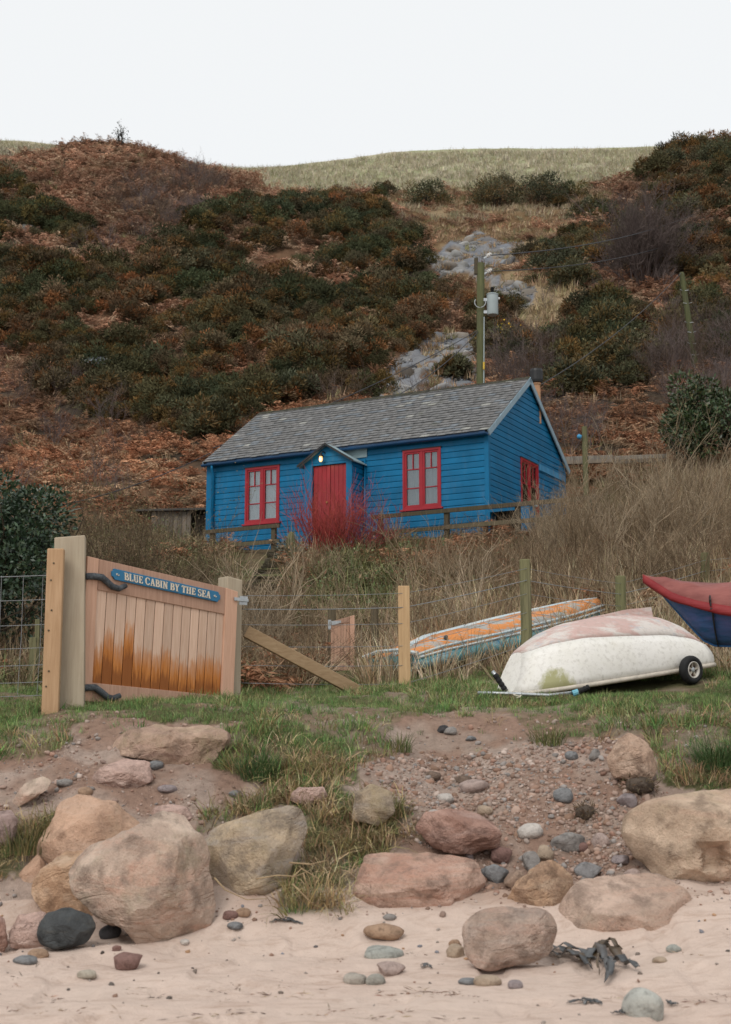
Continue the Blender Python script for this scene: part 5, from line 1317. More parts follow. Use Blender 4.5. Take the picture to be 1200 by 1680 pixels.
# white upturned dinghy
A, B = P(838, 1141, 16.15), P(1166, 1090, 17.15)
MR, LN = frame(A, B)
ey_ = MR @ Vector((0, 1, 0)); A, B = A + ey_ * 0.17, B + ey_ * 0.46
MR, LN = frame(A, B)
ding = empty('dinghy', A, 0, 'upturned white dinghy with worn pink bottom and green algae on its bow', 'boat')
I = np.interp
def dsec(l):
    f = l / LN
    gb = I(f, [0, .03, .1, .25, .5, .75, .93, 1], [.16, .28, .42, .56, .62, .60, .53, .46])
    cb = gb * I(f, [0, .2, .5, 1], [.62, .72, .80, .80])
    hc = I(f, [0, .12, .3, .5, .75, .9, 1], [.44, .50, .52, .48, .42, .34, .24])
    hk = I(f, [0, .08, .16, .3, .5, .7, .85, .94, 1], [.46, .55, .64, .71, .735, .71, .64, .52, .30])
    rk = lambda h: 0.34 * (h / 0.6) ** 0.9 * (1 - f) ** 3
    ring = []
    for k in range(6): t = k / 5; h = hc * t; ring.append((l + rk(h), gb + (cb - gb) * t + 0.05 * math.sin(math.pi * t), h))
    for k in range(1, 8): t = k / 7; h = hc + (hk - hc) * math.sin(t * math.pi / 2) ** 0.9; ring.append((l + rk(h), cb * (1 - t) * (1 + 0.12 * math.sin(math.pi * t)), h))
    full = [(x, -y, z) for x, y, z in ring] + [(x, y, z) for x, y, z in ring[-2::-1]]
    return full
secs = [dsec(LN * f) for f in np.linspace(0, 1, 26)]
ctr0 = [tuple(np.mean(np.array(secs[0]), 0)) for _ in secs[0]]
M_PINK = m_patch('worn_pink_bottom', (0.50, 0.345, 0.31), (0.58, 0.53, 0.49), (0.44, 0.44, 0.45), (0.45, 0.55), 2.6, (0.7, 1.2, 2))
M_WHITE = m_patch('old_white_gelcoat', (0.70, 0.68, 0.63), (0.74, 0.72, 0.68), (0.60, 0.57, 0.50), (0.45, 0.55), 2.0, green=(0.30, 0.29, 0.10), prim_thr=(0.6, 0.72))
def dst(p):
    g = math.exp(-((p[0] - 0.42) / 0.24) ** 2) * (1 - p[2] / 0.5) * 1.5 + 0.35 * math.exp(-((p[0] - 1.2) / 0.2) ** 2) * max(0, 1 - p[2] / 0.2)
    return (min(1.4, max(0, g)) if p[1] < 0.1 else 0.2, 0, 0)
hull('hull_side', ding, secs, (0, 6), M_WHITE, dst, MR.to_4x4()); hull('hull_side', ding, secs, (19, 25), M_WHITE, dst, MR.to_4x4())
hull('hull_bottom', ding, secs, (5, 20), M_PINK, None, MR.to_4x4())
mb = MB(); mb.add([MR @ Vector(p) for p in secs[-1]], [tuple(range(len(secs[-1])))]).build('transom', M_WHITE, ding)
mb = MB(); mb.add([MR @ Vector(p) for p in secs[0]], [tuple(range(len(secs[0])))]).build('bow_plate', M_WHITE, ding)
M_RUB = m_plain('rubbing_strip', (0.50, 0.45, 0.38), 0.7, 0.2, 0.25, 9)
pts = [MR @ (Vector(s_[0]) + Vector((0, -0.012, 0.0))) for s_ in secs]; pts = [MR @ (Vector(secs[0][-1]) + Vector((-0.01, 0, 0)))] + pts
MB().tube(pts, 0.026, 8).build('gunwale', M_RUB, ding, smooth=True)
pts = [MR @ (Vector(s_[-1]) + Vector((0, 0.012, 0.0))) for s_ in secs]; MB().tube(pts, 0.026, 8).build('gunwale', M_RUB, ding, smooth=True)
kp = [secs[i][12] for i in range(12, 22)]
mb = MB()
for i in range(len(kp) - 1):
    a, b = Vector(kp[i]), Vector(kp[i + 1]); h0, h1 = 0.012 + 0.115 * (i / 9) ** 1.3, 0.012 + 0.115 * ((i + 1) / 9) ** 1.3
    q = [a + Vector((0, -.018, -.03)), b + Vector((0, -.018, -.03)), b + Vector((0, .018, -.03)), a + Vector((0, .018, -.03)), a + Vector((0, -.012, h0)), b + Vector((0, -.012, h1)), b + Vector((0, .012, h1)), a + Vector((0, .012, h0))]
    mb.hexa([MR @ p for p in q])
mb.build('skeg', M_PINK, ding)
M_TYRE = m_plain('black_rubber', (0.015, 0.015, 0.016), 0.75, 0.3, 0.2, 20)
def wheel(c, axis):
    M_ = Matrix.Translation(c) @ axis.to_track_quat('Z', 'Y').to_matrix().to_4x4()
    w_ = MB().lathe([(0.098, -0.045), (0.125, -0.052), (0.152, -0.046), (0.163, -0.022), (0.166, 0.0), (0.163, 0.022), (0.152, 0.046), (0.125, 0.052), (0.098, 0.045), (0.098, -0.045)], 26, M_).build('wheel', M_TYRE, ding, smooth=True)
    MB().lathe([(0.097, -0.03), (0.101, 0.0), (0.097, 0.048), (0.086, 0.050), (0.083, 0.0), (0.086, -0.03), (0.097, -0.03)], 24, M_).build('rim', m_plain('rim_white', (0.55, 0.52, 0.48), 0.5), w_, smooth=True)
    MB().lathe([(0.0, -0.05), (0.03, -0.05), (0.03, 0.035), (0.012, 0.04), (0.0, 0.04)], 12, M_).build('hub', M_ZINC, w_)
    for k in range(5):
        an = 2 * math.pi * k / 5 + 0.3
        MB().bar(M_ @ Vector((0.026 * math.cos(an), 0.026 * math.sin(an), 0.02)), M_ @ Vector((0.087 * math.cos(an), 0.087 * math.sin(an), 0.02)), 0.022, 0.016).build('spoke', M_RUB, w_)
    MB().lathe([(0, -0.02), (0.085, -0.018), (0.085, -0.012), (0, -0.012)], 20, M_).build('rim_disc', m_plain('rust_brown', (0.16, 0.09, 0.07), 0.8), w_)
ax = (MR @ Vector((0.12, -1, -0.05))).normalized()
wheel(P(1134, 1099, 16.72) - A, ax); wheel(P(1134, 1099, 16.72) - A + MR @ Vector((0, 1.22, 0)), -ax)
MB().bar(P(1134, 1099, 16.72) - A, MR @ Vector((LN - 0.12, -0.3, 0.16)), 0.04, 0.04).build('wheel_strut', M_ZINC, ding); MB().bar(P(1134, 1099, 16.72) - A + MR @ Vector((0, 1.16, 0)), MR @ Vector((LN - 0.12, 0.3, 0.16)), 0.04, 0.04).build('wheel_strut', M_ZINC, ding)
# launching handle lying by the bow
o_ = P(870, 1140, 15.7); o_.z = zg(o_.x, o_.y) + 0.04
hd = empty('launching_handle', o_, 0, 'steel tube handle with black grips lying on the grass by the white dinghy bow', 'handle')
hq = lambda px, py, Y: P(px, py, Y) - o_
MB().tube([hq(784, 1137, 15.7), hq(835, 1138, 15.7), hq(900, 1141, 15.7), hq(945, 1136, 15.72)], 0.02, 8).build('tube', M_ZINC, hd, smooth=True)
MB().tube([hq(832, 1134, 15.9), hq(820, 1116, 15.9), hq(808, 1101, 15.9)], 0.022, 8).build('tube', M_ZINC, hd, smooth=True)
for pl_, Y in (([(829, 1132), (822, 1121), (812, 1106)], 15.9), ([(947, 1136), (958, 1131), (967, 1127)], 15.72)):
    r_g = []; pp_ = []
    for i in range(9):
        t = i / 8; p0, p1, p2 = [hq(*q, Y) for q in pl_]; pp_.append(p0 * (1 - t) ** 2 + p1 * 2 * t * (1 - t) + p2 * t * t); r_g.append(0.034 if i % 2 else 0.028)
    MB().tube(pp_, r_g, 10).build('grip', M_TYRE, hd)
MB().tube([hq(940, 1138, 15.7), hq(949, 1135, 15.7)], 0.035, 10).build('collar', m_plain('pale_blue_collar', (0.15, 0.4, 0.5), 0.5), hd)
rp = [P(848 + 8 * math.sin(i * 0.9), 1143 + 3 * math.cos(i * 1.3), 15.6 + 0.02 * i) for i in range(14)]
rp = [Vector((p.x, p.y, zg(p.x, p.y) + 0.035 + 0.008 * (i % 3))) for i, p in enumerate(rp)]
tag(MB().tube(rp, 0.009, 6).build('rope', m_plain('pale_rope', (0.55, 0.5, 0.42), 0.9)), 'short loop of pale rope on the grass under the dinghy bow', 'rope')
# long overturned boat behind the fence
A, B = P(668, 1106, 18.7), P(1008, 1032, 21.6)
MR, LN = frame(A, B)
A = A + MR @ Vector((0, 0.25, 0.06))
ob = empty('wooden_boat', A, 0, 'long overturned boat with flaking orange and pale blue paint behind the wire fence', 'boat')
def osec(l):
    f = l / LN
    gb = I(f, [0, .12, .4, .75, 1], [.50, .58, .66, .50, .12]); z0 = 0.0
    h1 = I(f, [0, .1, .5, 1], [.16, .20, .24, .28]); h2 = I(f, [0, .1, .5, 1], [.20, .26, .30, .36]); hk = I(f, [0, .06, .14, .5, .85, 1], [.22, .31, .42, .50, .53, .50])
    ring = [(l, gb, 0), (l, gb * 1.0, h1 * .5), (l, gb * .95, h1), (l, gb * .90, h1 + .008), (l, gb * .86, h2), (l, gb * .80, h2 + .012), (l, gb * .5, h2 + (hk - h2) * .62), (l, gb * .16, hk - .012), (l, gb * .10, hk), (l, 0, hk + .004)]
    return [(x, -y, z) for x, y, z in ring] + [(x, y, z) for x, y, z in ring[-2::-1]]
secs = [[(x, y, z * 0.86) for x, y, z in osec(LN * f)] for f in np.linspace(0.0, 1, 20)]
M_TEAL = m_patch('flaking_teal', (0.09, 0.31, 0.36), (0.26, 0.42, 0.46), (0.05, 0.17, 0.28), (0.50, 0.58), 2.2, (0.6, 1, 2), prim_thr=(0.58, 0.66))
M_ORNG = m_patch('flaking_orange', (0.60, 0.22, 0.055), (0.34, 0.34, 0.32), (0.36, 0.46, 0.48), (0.52, 0.55), 3.4, (0.6, 1, 2.0), prim_thr=(0.58, 0.61))
M_PALEB = m_patch('pale_blue_edge', (0.45, 0.54, 0.58), (0.52, 0.56, 0.56), (0.48, 0.25, 0.12), (0.45, 0.55), 3, prim_thr=(0.66, 0.7))
hull('hull_side', ob, secs, (0, 4), M_TEAL, None, MR.to_4x4(), False); hull('hull_side', ob, secs, (15, 19), M_TEAL, None, MR.to_4x4(), False)
hull('strake', ob, secs, (3, 6), M_ORNG, None, MR.to_4x4(), False); hull('strake', ob, secs, (13, 16), M_ORNG, None, MR.to_4x4(), False)
hull('hull_bottom', ob, secs, (5, 8), M_ORNG, None, MR.to_4x4(), False); hull('hull_bottom', ob, secs, (11, 14), M_ORNG, None, MR.to_4x4(), False)
hull('keel', ob, secs, (7, 12), M_PALEB, None, MR.to_4x4(), False)
MB().add([MR @ Vector(p) for p in secs[0]], [tuple(range(len(secs[0])))]).build('transom', M_TEAL, ob); MB().add([MR @ Vector(p) for p in secs[-1]], [tuple(range(len(secs[-1])))]).build('bow_plate', M_TEAL, ob)
for (i0, off) in ((2, 0.012), (4, 0.014)):
    MB().tube([MR @ (Vector(s_[i0]) + Vector((0, -off, 0))) for s_ in secs], 0.018, 6).build('rubbing_strip', M_PALEB, ob)
for z_, s_ in ((0, 1),):
    c_ = [Vector((-0.02, -0.52, 0.2)), Vector((-0.02, -0.2, 0.26)), Vector((-0.02, 0.2, 0.26)), Vector((-0.02, 0.52, 0.2))]
    MB().tube([MR @ p for p in c_], 0.026, 6).build('transom_edge', M_PALEB, ob)
MB().box(0, 0, 0, 0, 0, 0).v
MB().bar(MR @ Vector((-0.05, -0.36, -0.05)), MR @ Vector((-0.03, -0.33, 0.24)), 0.2, 0.03).build('transom_pad', m_plain('pale_blue_pad', (0.35, 0.5, 0.55), 0.6), ob)
q_ = secs[3][6]; MB().lathe([(0, 0), (0.03, 0), (0.03, 0.04), (0, 0.045)], 12, Matrix.Translation(MR @ (Vector(q_) + Vector((0, -0.06, -0.01)))) @ Matrix.Rotation(R(70), 4, 'X')).build('drain_hole', M_BLACK, ob)
# covered blue boat at the right edge
A = P(1056, 944, 15.1); B = P(1500, 1010, 14.2)
MR, LN = frame(A, Vector((B.x, B.y, A.z)))
cvb = empty('covered_boat', A, 0, 'blue boat bow under a red tarpaulin jutting in at the right edge', 'boat')
def csec(l):
    px = l / 15.0 * FPX
    top = -I(px, [0, 30, 64, 110, 144, 250, 450], [0, 7, 13, 18, 19, 20, 24]); edge = -I(px, [0, 20, 54, 94, 144, 250, 450], [3, 17, 41, 56, 68, 84, 96])
    kl = -I(px, [0, 20, 54, 80, 97, 110, 144, 300, 450], [4, 20, 62, 94, 113, 119, 121, 124, 126]); b = I(px, [0, 20, 54, 94, 144, 250, 450], [.012, .08, .20, .31, .40, .56, .66])
    u = 15.0 / FPX
    top, edge, kl = top * u, edge * u, min(kl * u, edge * u - 0.012)
    ring = [(l, 0, kl), (l, b * .25, kl + (edge - kl) * .16), (l, b * .62, kl + (edge - kl) * .5), (l, b * .9, edge - 0.02), (l, b, edge), (l, b + .014, edge - .006), (l, b + .016, edge + .02), (l, b * .97, edge + (top - edge) * .35), (l, b * .72, edge + (top - edge) * .72), (l, b * .36, edge + (top - edge) * .92), (l, 0, top)]
    return [(x, -y, z) for x, y, z in ring]
mir = lambda s_: [(x, -y, z) for x, y, z in s_]
cs = [csec(LN * f ** 1.4) for f in np.linspace(0.0, 1, 24)]
for s_ in cs[2:]:
    for j in (6, 7, 8, 9):
        x, y, z = s_[j]; s_[j] = (x, y, z + 0.02 * math.sin(x * 9 + j * 1.3) + 0.008 * math.sin(x * 23 + j) * (1 if j > 6 else 1.4))
def m_tarp(name, a_, b_):
    m, t, b = newmat(name, 0.6, 0.3); n = noise_(t, 2.2, 5, 0.6, stretch=(0.6, 2, 4)); t.links.new(mixc(t, ramp(t, n, [(0.35, 0.), (0.65, 1.)]), a_, b_), b.inputs['Base Color']); bump(t, b, noise_(t, 5, 4, stretch=(0.5, 1, 3)), 0.5, 0.03); return m
M_TARP = m_tarp('red_tarpaulin', (0.18, 0.052, 0.045), (0.27, 0.092, 0.078)); M_SKIRT = m_tarp('red_skirt', (0.20, 0.016, 0.02), (0.25, 0.03, 0.03))
M_HB = m_tarp('blue_hull', (0.03, 0.10, 0.24), (0.10, 0.12, 0.30))
for side in (0, 1):
    S = cs if side == 0 else [mir(s_) for s_ in cs]
    hull('hull', cvb, S, (0, 5), M_HB, None, MR.to_4x4()); hull('tarpaulin', cvb, S, (5, 11), M_TARP, None, MR.to_4x4())
skirt = []
for s_ in cs:
    a = Vector(s_[5]); skirt.append([tuple(a + Vector((0, -.006, .035))), tuple(a + Vector((0, -.012, -.03))), tuple(a + Vector((0, -.004, -.055 - .012 * math.sin(a.x * 9))))])
hull('tarpaulin_skirt', cvb, skirt, (0, 3), M_SKIRT, None, MR.to_4x4())
MB().tube([MR @ (Vector(s_[0]) + Vector((0, -.004, -.004))) for s_ in cs], 0.014, 6).build('stem_band', m_plain('dark_blue_band', (0.02, 0.09, 0.22), 0.5), cvb)
i_ = min(range(len(cs)), key=lambda k: abs(cs[k][0][0] - 106 / FPX * 15))
sp2 = [MR @ (Vector(p) + Vector((0.03 * (1 - j / 8), -0.02, 0.0))) for j, p in enumerate(cs[i_][0:8])]
mb = MB()
for j in range(len(sp2) - 1): mb.bar(sp2[j], sp2[j + 1] + (sp2[j + 1] - sp2[j]) * 0.05, 0.055, 0.012, (1, 0, 0))
mb.build('strap', M_BLACK, cvb); MB().bar(sp2[3], sp2[4], 0.085, 0.03, (1, 0, 0)).build('buckle', M_BLACK, cvb)
for l_ in (1.6, 2.4):
    b0 = MR @ Vector((l_, 0, csec(l_)[0][2])); g0 = zg(A.x + b0.x, A.y + b0.y) - A.z - 0.1
    MB().bar(b0 + Vector((-0.05, -0.35, 0)) + Vector((0, 0, g0 - b0.z)), b0 + Vector((0, -0.02, 0.03)), 0.07, 0.07, (1, 0, 0)).build('cradle_leg', M_ZINC, cvb); MB().bar(b0 + Vector((-0.05, 0.35, 0)) + Vector((0, 0, g0 - b0.z)), b0 + Vector((0, 0.02, 0.03)), 0.07, 0.07, (1, 0, 0)).build('cradle_leg', M_ZINC, cvb)
# ------------------------------------------------------------------ boulders
ICO = {}
def ico(n):
    if n not in ICO:
        bm = bmesh.new(); bmesh.ops.create_icosphere(bm, subdivisions=n, radius=1)
        ICO[n] = (np.array([v.co[:] for v in bm.verts]), np.array([[v.index for v in f.verts] for f in bm.faces])); bm.free()
    return ICO[n]
def n3(p, s, seed):
    return np.array([mnoise.noise(Vector(q * s) + Vector((seed * 3.1, seed * 1.3, seed * 7.7))) for q in p])
def boulder(name, poly, Y, mat, label, depth=0.7, planes=(), boxy=0.75, rough=0.05, seed=1, sub=5, cat='boulder', pits=(), tilt=0.0, group=None):
    """rock whose outline seen from the beach is poly; depth = front-to-back half size relative to its width"""
    poly = np.array(poly, float); cpx, cpy = poly[:, 0].mean() * 0.5 + (poly[:, 0].min() + poly[:, 0].max()) * 0.25, poly[:, 1].mean() * 0.5 + (poly[:, 1].min() + poly[:, 1].max()) * 0.25
    c = P(cpx, cpy, Y); u = Y / FPX * 1.02
    q = (poly - [cpx, cpy]) * [u, -u]
    # outline radius by angle
    dense = []
    for i in range(len(q)):
        a, b = q[i], q[(i + 1) % len(q)]
        for t in np.linspace(0, 1, 24, endpoint=False): dense.append(a + (b - a) * t)
    dense = np.array(dense); ang = np.arctan2(dense[:, 1], dense[:, 0]); rad = np.hypot(dense[:, 0], dense[:, 1])
    o = np.argsort(ang); ang, rad = ang[o], rad[o]
    ang = np.concatenate([ang - 2 * np.pi, ang, ang + 2 * np.pi]); rad = np.concatenate([rad] * 3)
    V, F = ico(sub); V = V.copy()
    th = np.arctan2(V[:, 2], V[:, 0]); sw = np.zeros(len(V)); acc = 0
    for d in (-0.07, -0.035, 0, 0.035, 0.07): acc = acc + np.interp(th + d, ang, rad) / 5
    rr = np.hypot(V[:, 0], V[:, 2]); D = depth * (q[:, 0].max() - q[:, 0].min()) * 0.5
    k = rr ** boxy
    W = np.stack([np.cos(th) * acc * k, np.sign(V[:, 1]) * np.abs(V[:, 1]) ** boxy * D, np.sin(th) * acc * k], 1)
    W[:, 1] += tilt * W[:, 2]
    size = max(np.ptp(q[:, 0]), np.ptp(q[:, 1])) * 0.5
    for (nx, ny, nz, d, soft) in planes:            # flat faces broken off the rock
        n = np.array([nx, ny, nz], float); n /= np.linalg.norm(n)
        e = W @ n - d * size; W = W - np.outer(np.maximum(e, 0) * (1 - soft), n)
    r_ = np.random.default_rng(seed * 13)
    for _ in range(18):                             # small chipped facets
        n = unit(np.array([r_.normal() * 0.55, -r_.uniform(0.6, 1.0), r_.normal() * 0.55 + 0.1])); sup = np.quantile(W @ n, 0.985); e = W @ n - sup * r_.uniform(0.80, 0.95)
        W = W - np.outer(np.maximum(e, 0) * 0.95, n)
    nr = unit(W + 1e-9)
    W = W + nr * (n3(W, 1.6 / size, seed) * rough * 0.9 * size + n3(W, 4.5 / size, seed + 5) * rough * 0.65 * size + n3(W, 11 / size, seed + 9) * rough * 0.34 * size - np.maximum(0, 0.12 - np.abs(n3(W, 2.2 / size, seed + 31))) * rough * 3.0 * size)[:, None]
    lay = np.sin(W[:, 2] / size * 9 + n3(W, 1.5 / size, seed + 3) * 3.5); W = W + nr * (np.minimum(lay, 0.3) * rough * 0.16 * size)[:, None]
    for (ppx, ppy, pr, dp_) in pits:                # hollows in the face towards the beach
        hx, hz = (ppx - cpx) * u, -(ppy - cpy) * u
        d = ((np.abs(W[:, 0] - hx) * 0.92) ** 3 + np.abs(W[:, 2] - hz) ** 3) ** (1 / 3) / (pr * u) * (1 + 0.35 * n3(W, 9, seed)); m = (W[:, 1] < 0.02) * (1 - sstep(0.55, 1.0, d))
        W[:, 1] += m * dp_
    me = np_mesh(name, W, F)
    ob = link(name, me, None, mat, smooth=True, label=label, cat=cat, group=group)
    me.set_sharp_from_angle(angle=R(26))
    ob.location = c
    return ob
RK_PALE = m_rock('pale_sandstone', (0.47, 0.38, 0.29), (0.40, 0.30, 0.225), (0.42, 0.235, 0.155), (0.30, 0.27, 0.17), 0.35, 2.0, 1.0, 0.5, 0.35)
RK_ORNG = m_rock('orange_sandstone', (0.50, 0.325, 0.205), (0.43, 0.265, 0.16), (0.47, 0.34, 0.24), (0.235, 0.205, 0.115), 0.42, 1.7, 4.0, 0.6, 0.3)
RK_YELL = m_rock('yellow_grey_boulder', (0.36, 0.29, 0.18), (0.31, 0.27, 0.21), (0.25, 0.245, 0.23), (0.22, 0.185, 0.075), 0.45, 2.4, 7.0, 0.5, 0.35)
RK_SLAB = m_rock('brown_slab', (0.41, 0.285, 0.215), (0.36, 0.24, 0.17), (0.33, 0.16, 0.10), (0.25, 0.20, 0.10), 0.3, 2.2, 9.5, 0.5, 0.35, layer=(0.40, 0.20, 0.125))
RK_ROUND = m_rock('banded_round', (0.37, 0.285, 0.225), (0.33, 0.245, 0.18), (0.28, 0.245, 0.21), (0.23, 0.22, 0.19), 0.4, 2.8, 12.0, 0.5, 0.3, layer=(0.36, 0.215, 0.15))
RK_TAN = m_rock('tan_slab', (0.45, 0.34, 0.26), (0.39, 0.28, 0.205), (0.40, 0.235, 0.155), (0.33, 0.28, 0.20), 0.35, 2.4, 15.0, 0.55, 0.35)
RK_BIGR = m_rock('khaki_boulder', (0.43, 0.335, 0.23), (0.37, 0.275, 0.18), (0.40, 0.255, 0.17), (0.275, 0.24, 0.12), 0.45, 1.8, 18.0, 0.5, 0.3)
RK_RED = m_rock('red_brown_rock', (0.34, 0.205, 0.155), (0.28, 0.15, 0.105), (0.36, 0.255, 0.215), None, 0.3, 2.6, 21.0, 0.5, 0.35)
RK_OCHR = m_rock('ochre_rock', (0.42, 0.27, 0.15), (0.30, 0.19, 0.115), (0.43, 0.33, 0.22), (0.20, 0.15, 0.09), 0.4, 3.0, 24.0, 0.5, 0.4)
RK_PINK = m_rock('pink_rock', (0.45, 0.315, 0.26), (0.40, 0.265, 0.21), (0.45, 0.36, 0.30), None, 0.3, 3.0, 27.0, 0.6, 0.3)
RK_DARK = m_rock('dark_basalt', (0.075, 0.08, 0.082), (0.055, 0.058, 0.06), (0.10, 0.095, 0.085), None, 0.3, 3.5, 30.0, 0.6, 0.3, bmp=0.4)
boulder('boulder', [(118, 1425), (124, 1404), (150, 1390), (190, 1375), (235, 1352), (262, 1330), (285, 1322), (300, 1335), (310, 1366), (330, 1380), (345, 1428), (362, 1490), (358, 1508), (322, 1538), (250, 1550), (224, 1538), (214, 1517), (170, 1502), (130, 1465)], 10.75, RK_PALE, 'largest pale sandstone boulder with a pointed top at the front of the left pile', 0.62, [(0.15, -1, 0.28, 0.32, 0.05), (-0.45, -1, 0.5, 0.50, 0.05), (0.5, -1, -0.1, 0.50, 0.05)], 0.72, 0.05, 2)
boulder('boulder', [(52, 1440), (62, 1400), (80, 1350), (92, 1318), (130, 1308), (182, 1318), (230, 1360), (250, 1395), (245, 1450), (180, 1462), (110, 1455)], 11.65, RK_ORNG, 'orange sandstone boulder with olive lichen patches behind the largest pale boulder', 0.7, [(0.1, -1, 0.5, 0.5, 0.3), (0.6, -0.4, 0.7, 0.62, 0.3)], 0.7, 0.06, 3)
boulder('boulder', [(50, 1462), (62, 1430), (105, 1400), (165, 1405), (200, 1450), (195, 1495), (140, 1500), (80, 1494)], 11.25, m_rock('ochre_sandstone', (0.46, 0.30, 0.165), (0.40, 0.24, 0.125), (0.44, 0.34, 0.23), None, 0.3, 2.2, 5.5, 0.6, 0.3), 'rounded ochre boulder low on the left between the dark stone and the orange boulder', 0.6, [(0.2, -1, 0.2, 0.5, 0.3)], 0.75, 0.05, 4)
boulder('boulder', [(26, 1462), (30, 1435), (58, 1402), (80, 1425), (78, 1462), (48, 1474)], 11.5, RK_ORNG, 'small orange lobe of rock at the left end of the boulder pile', 0.7, (), 0.75, 0.05, 5, 4)
boulder('boulder', [(328, 1390), (350, 1360), (420, 1336), (478, 1324), (500, 1338), (504, 1365), (485, 1400), (470, 1440), (440, 1468), (392, 1474), (360, 1455), (340, 1425)], 11.35, RK_YELL, 'smooth yellow grey egg shaped boulder right of the pale pointed boulder', 0.6, [(-0.1, -0.7, 0.9, 0.60, 0.45)], 0.85, 0.025, 6)
boulder('boulder', [(577, 1490), (588, 1440), (598, 1406), (625, 1391), (700, 1394), (780, 1414), (803, 1440), (801, 1474), (790, 1492), (745, 1506), (700, 1525), (640, 1516), (585, 1502)], 11.15, RK_SLAB, 'broad brown slab boulder with a flat pale top and undercut front in the middle', 0.62, [(0, -0.42, 1, 0.22, 0.02), (-0.05, -1, 0.12, 0.36, 0.03), (0.1, -0.8, -0.7, 0.30, 0.05), (1, -0.55, 0.1, 0.72, 0.1), (-0.8, -0.7, 0.2, 0.66, 0.1)], 0.55, 0.06, 7)
boulder('boulder', [(762, 1545), (764, 1517), (790, 1496), (830, 1488), (890, 1491), (914, 1508), (916, 1535), (904, 1562), (868, 1577), (800, 1588), (774, 1576)], 9.95, RK_ROUND, 'rounded grey topped boulder alone on the sand in front of the slabs', 0.62, [(0.05, -0.55, 1, 0.32, 0.1), (0.25, -1, -0.2, 0.40, 0.1), (-0.6, -0.8, 0.1, 0.5, 0.1)], 0.66, 0.035, 8)
boulder('boulder', [(916, 1508), (945, 1462), (972, 1445), (1090, 1428), (1116, 1448), (1162, 1502), (1110, 1530), (1050, 1556), (990, 1550), (935, 1530)], 10.75, RK_TAN, 'angular tan boulder with a sloping pale top half sunk in sand on the right', 0.7, [(0.05, -0.5, 1, 0.14, 0.0), (-0.62, -1, 0.3, 0.42, 0.0), (0.45, -1, 0.25, 0.38, 0.0), (1, -0.3, 0.55, 0.72, 0.05)], 0.6, 0.045, 9)
boulder('boulder', [(1026, 1372), (1036, 1340), (1080, 1315), (1150, 1300), (1230, 1294), (1300, 1330), (1310, 1400), (1262, 1456), (1150, 1457), (1095, 1445), (1045, 1405)], 11.45, RK_BIGR, 'great khaki boulder with a square hollow at the right edge', 0.6, [(0, -0.5, 1, 0.36, 0.1), (-0.15, -1, 0.15, 0.38, 0.08), (-0.8, -0.6, 0.2, 0.62, 0.1), (0, -0.7, -0.8, 0.42, 0.1)], 0.72, 0.04, 10, pits=[(1164, 1399, 23, 0.13)])
boulder('boulder', [(830, 1482), (850, 1450), (888, 1418), (915, 1418), (942, 1440), (944, 1470), (920, 1504), (850, 1494)], 11.05, RK_OCHR, 'ochre triangular boulder wedged behind the rounded boulder', 0.7, [(-0.6, -1, 0.6, 0.44, 0.2), (0.8, -0.7, 0.3, 0.5, 0.2)], 0.7, 0.06, 11)
boulder('boulder', [(683, 1360), (698, 1336), (740, 1327), (790, 1334), (822, 1368), (818, 1388), (772, 1398), (715, 1392)], 11.75, RK_RED, 'reddish brown boulder behind the broad brown slab', 0.7, [(0.3, -0.4, 1, 0.30, 0.2), (-0.3, -1, 0.1, 0.5, 0.2)], 0.65, 0.06, 12)
boulder('boulder', [(180, 1232), (200, 1200), (255, 1189), (340, 1189), (376, 1206), (366, 1232), (340, 1259), (305, 1262), (262, 1247)], 13.0, m_rock('turf_rock', (0.40, 0.29, 0.20), (0.34, 0.23, 0.155), (0.30, 0.19, 0.15), (0.22, 0.20, 0.09), 0.45, 2.4, 33.0, 0.5, 0.35), 'long tan rock set in the turf below the name gate', 0.55, [(0, -0.4, 1, 0.22, 0.2), (0.2, -1, 0.2, 0.4, 0.2)], 0.6, 0.07, 13)
boulder('boulder', [(128, 1296), (165, 1260), (200, 1244), (242, 1250), (250, 1280), (215, 1298)], 12.5, RK_PINK, 'low pinkish rock in the bare soil left of the turf', 0.7, [(0, -0.5, 1, 0.25, 0.2)], 0.7, 0.05, 14)
boulder('boulder', [(996, 1245), (1014, 1215), (1035, 1202), (1062, 1220), (1084, 1256), (1064, 1280), (1008, 1274)], 12.6, m_rock('brown_bank_rock', (0.40, 0.28, 0.19), (0.32, 0.21, 0.14), (0.44, 0.35, 0.26), None, 0.3, 3, 36.0, 0.5, 0.4), 'pointed brown rock in the right bank below the dinghy', 0.7, [(0.5, -0.8, 0.6, 0.38, 0.2), (-0.7, -0.7, 0.3, 0.45, 0.2)], 0.65, 0.06, 15)
boulder('boulder', [(62, 1528), (75, 1500), (110, 1491), (146, 1504), (156, 1522), (140, 1547), (95, 1554), (68, 1548)], 10.5, RK_DARK, 'dark grey rounded stone at the foot of the pale pointed boulder', 0.7, (), 0.8, 0.045, 16, 4)
boulder('boulder', [(12, 1530), (25, 1506), (68, 1496), (88, 1520), (80, 1548), (45, 1560), (20, 1552)], 10.65, RK_PINK, 'pale pink rock left of the dark grey stone', 0.7, [(-0.3, -1, 0.3, 0.45, 0.2)], 0.65, 0.06, 17, 4)
boulder('boulder', [(-40, 1545), (-20, 1498), (4, 1508), (12, 1548), (2, 1568), (-25, 1572)], 10.6, RK_RED, 'reddish rock cut by the left edge beside the pink rock', 0.7, (), 0.7, 0.06, 18, 4)
boulder('boulder', [(578, 1345), (584, 1302), (610, 1287), (642, 1300), (648, 1332), (622, 1354)], 12.0, RK_YELL, 'mossy yellow stone buried in the grass lobe above the brown slab', 0.7, (), 0.8, 0.05, 19, 4)
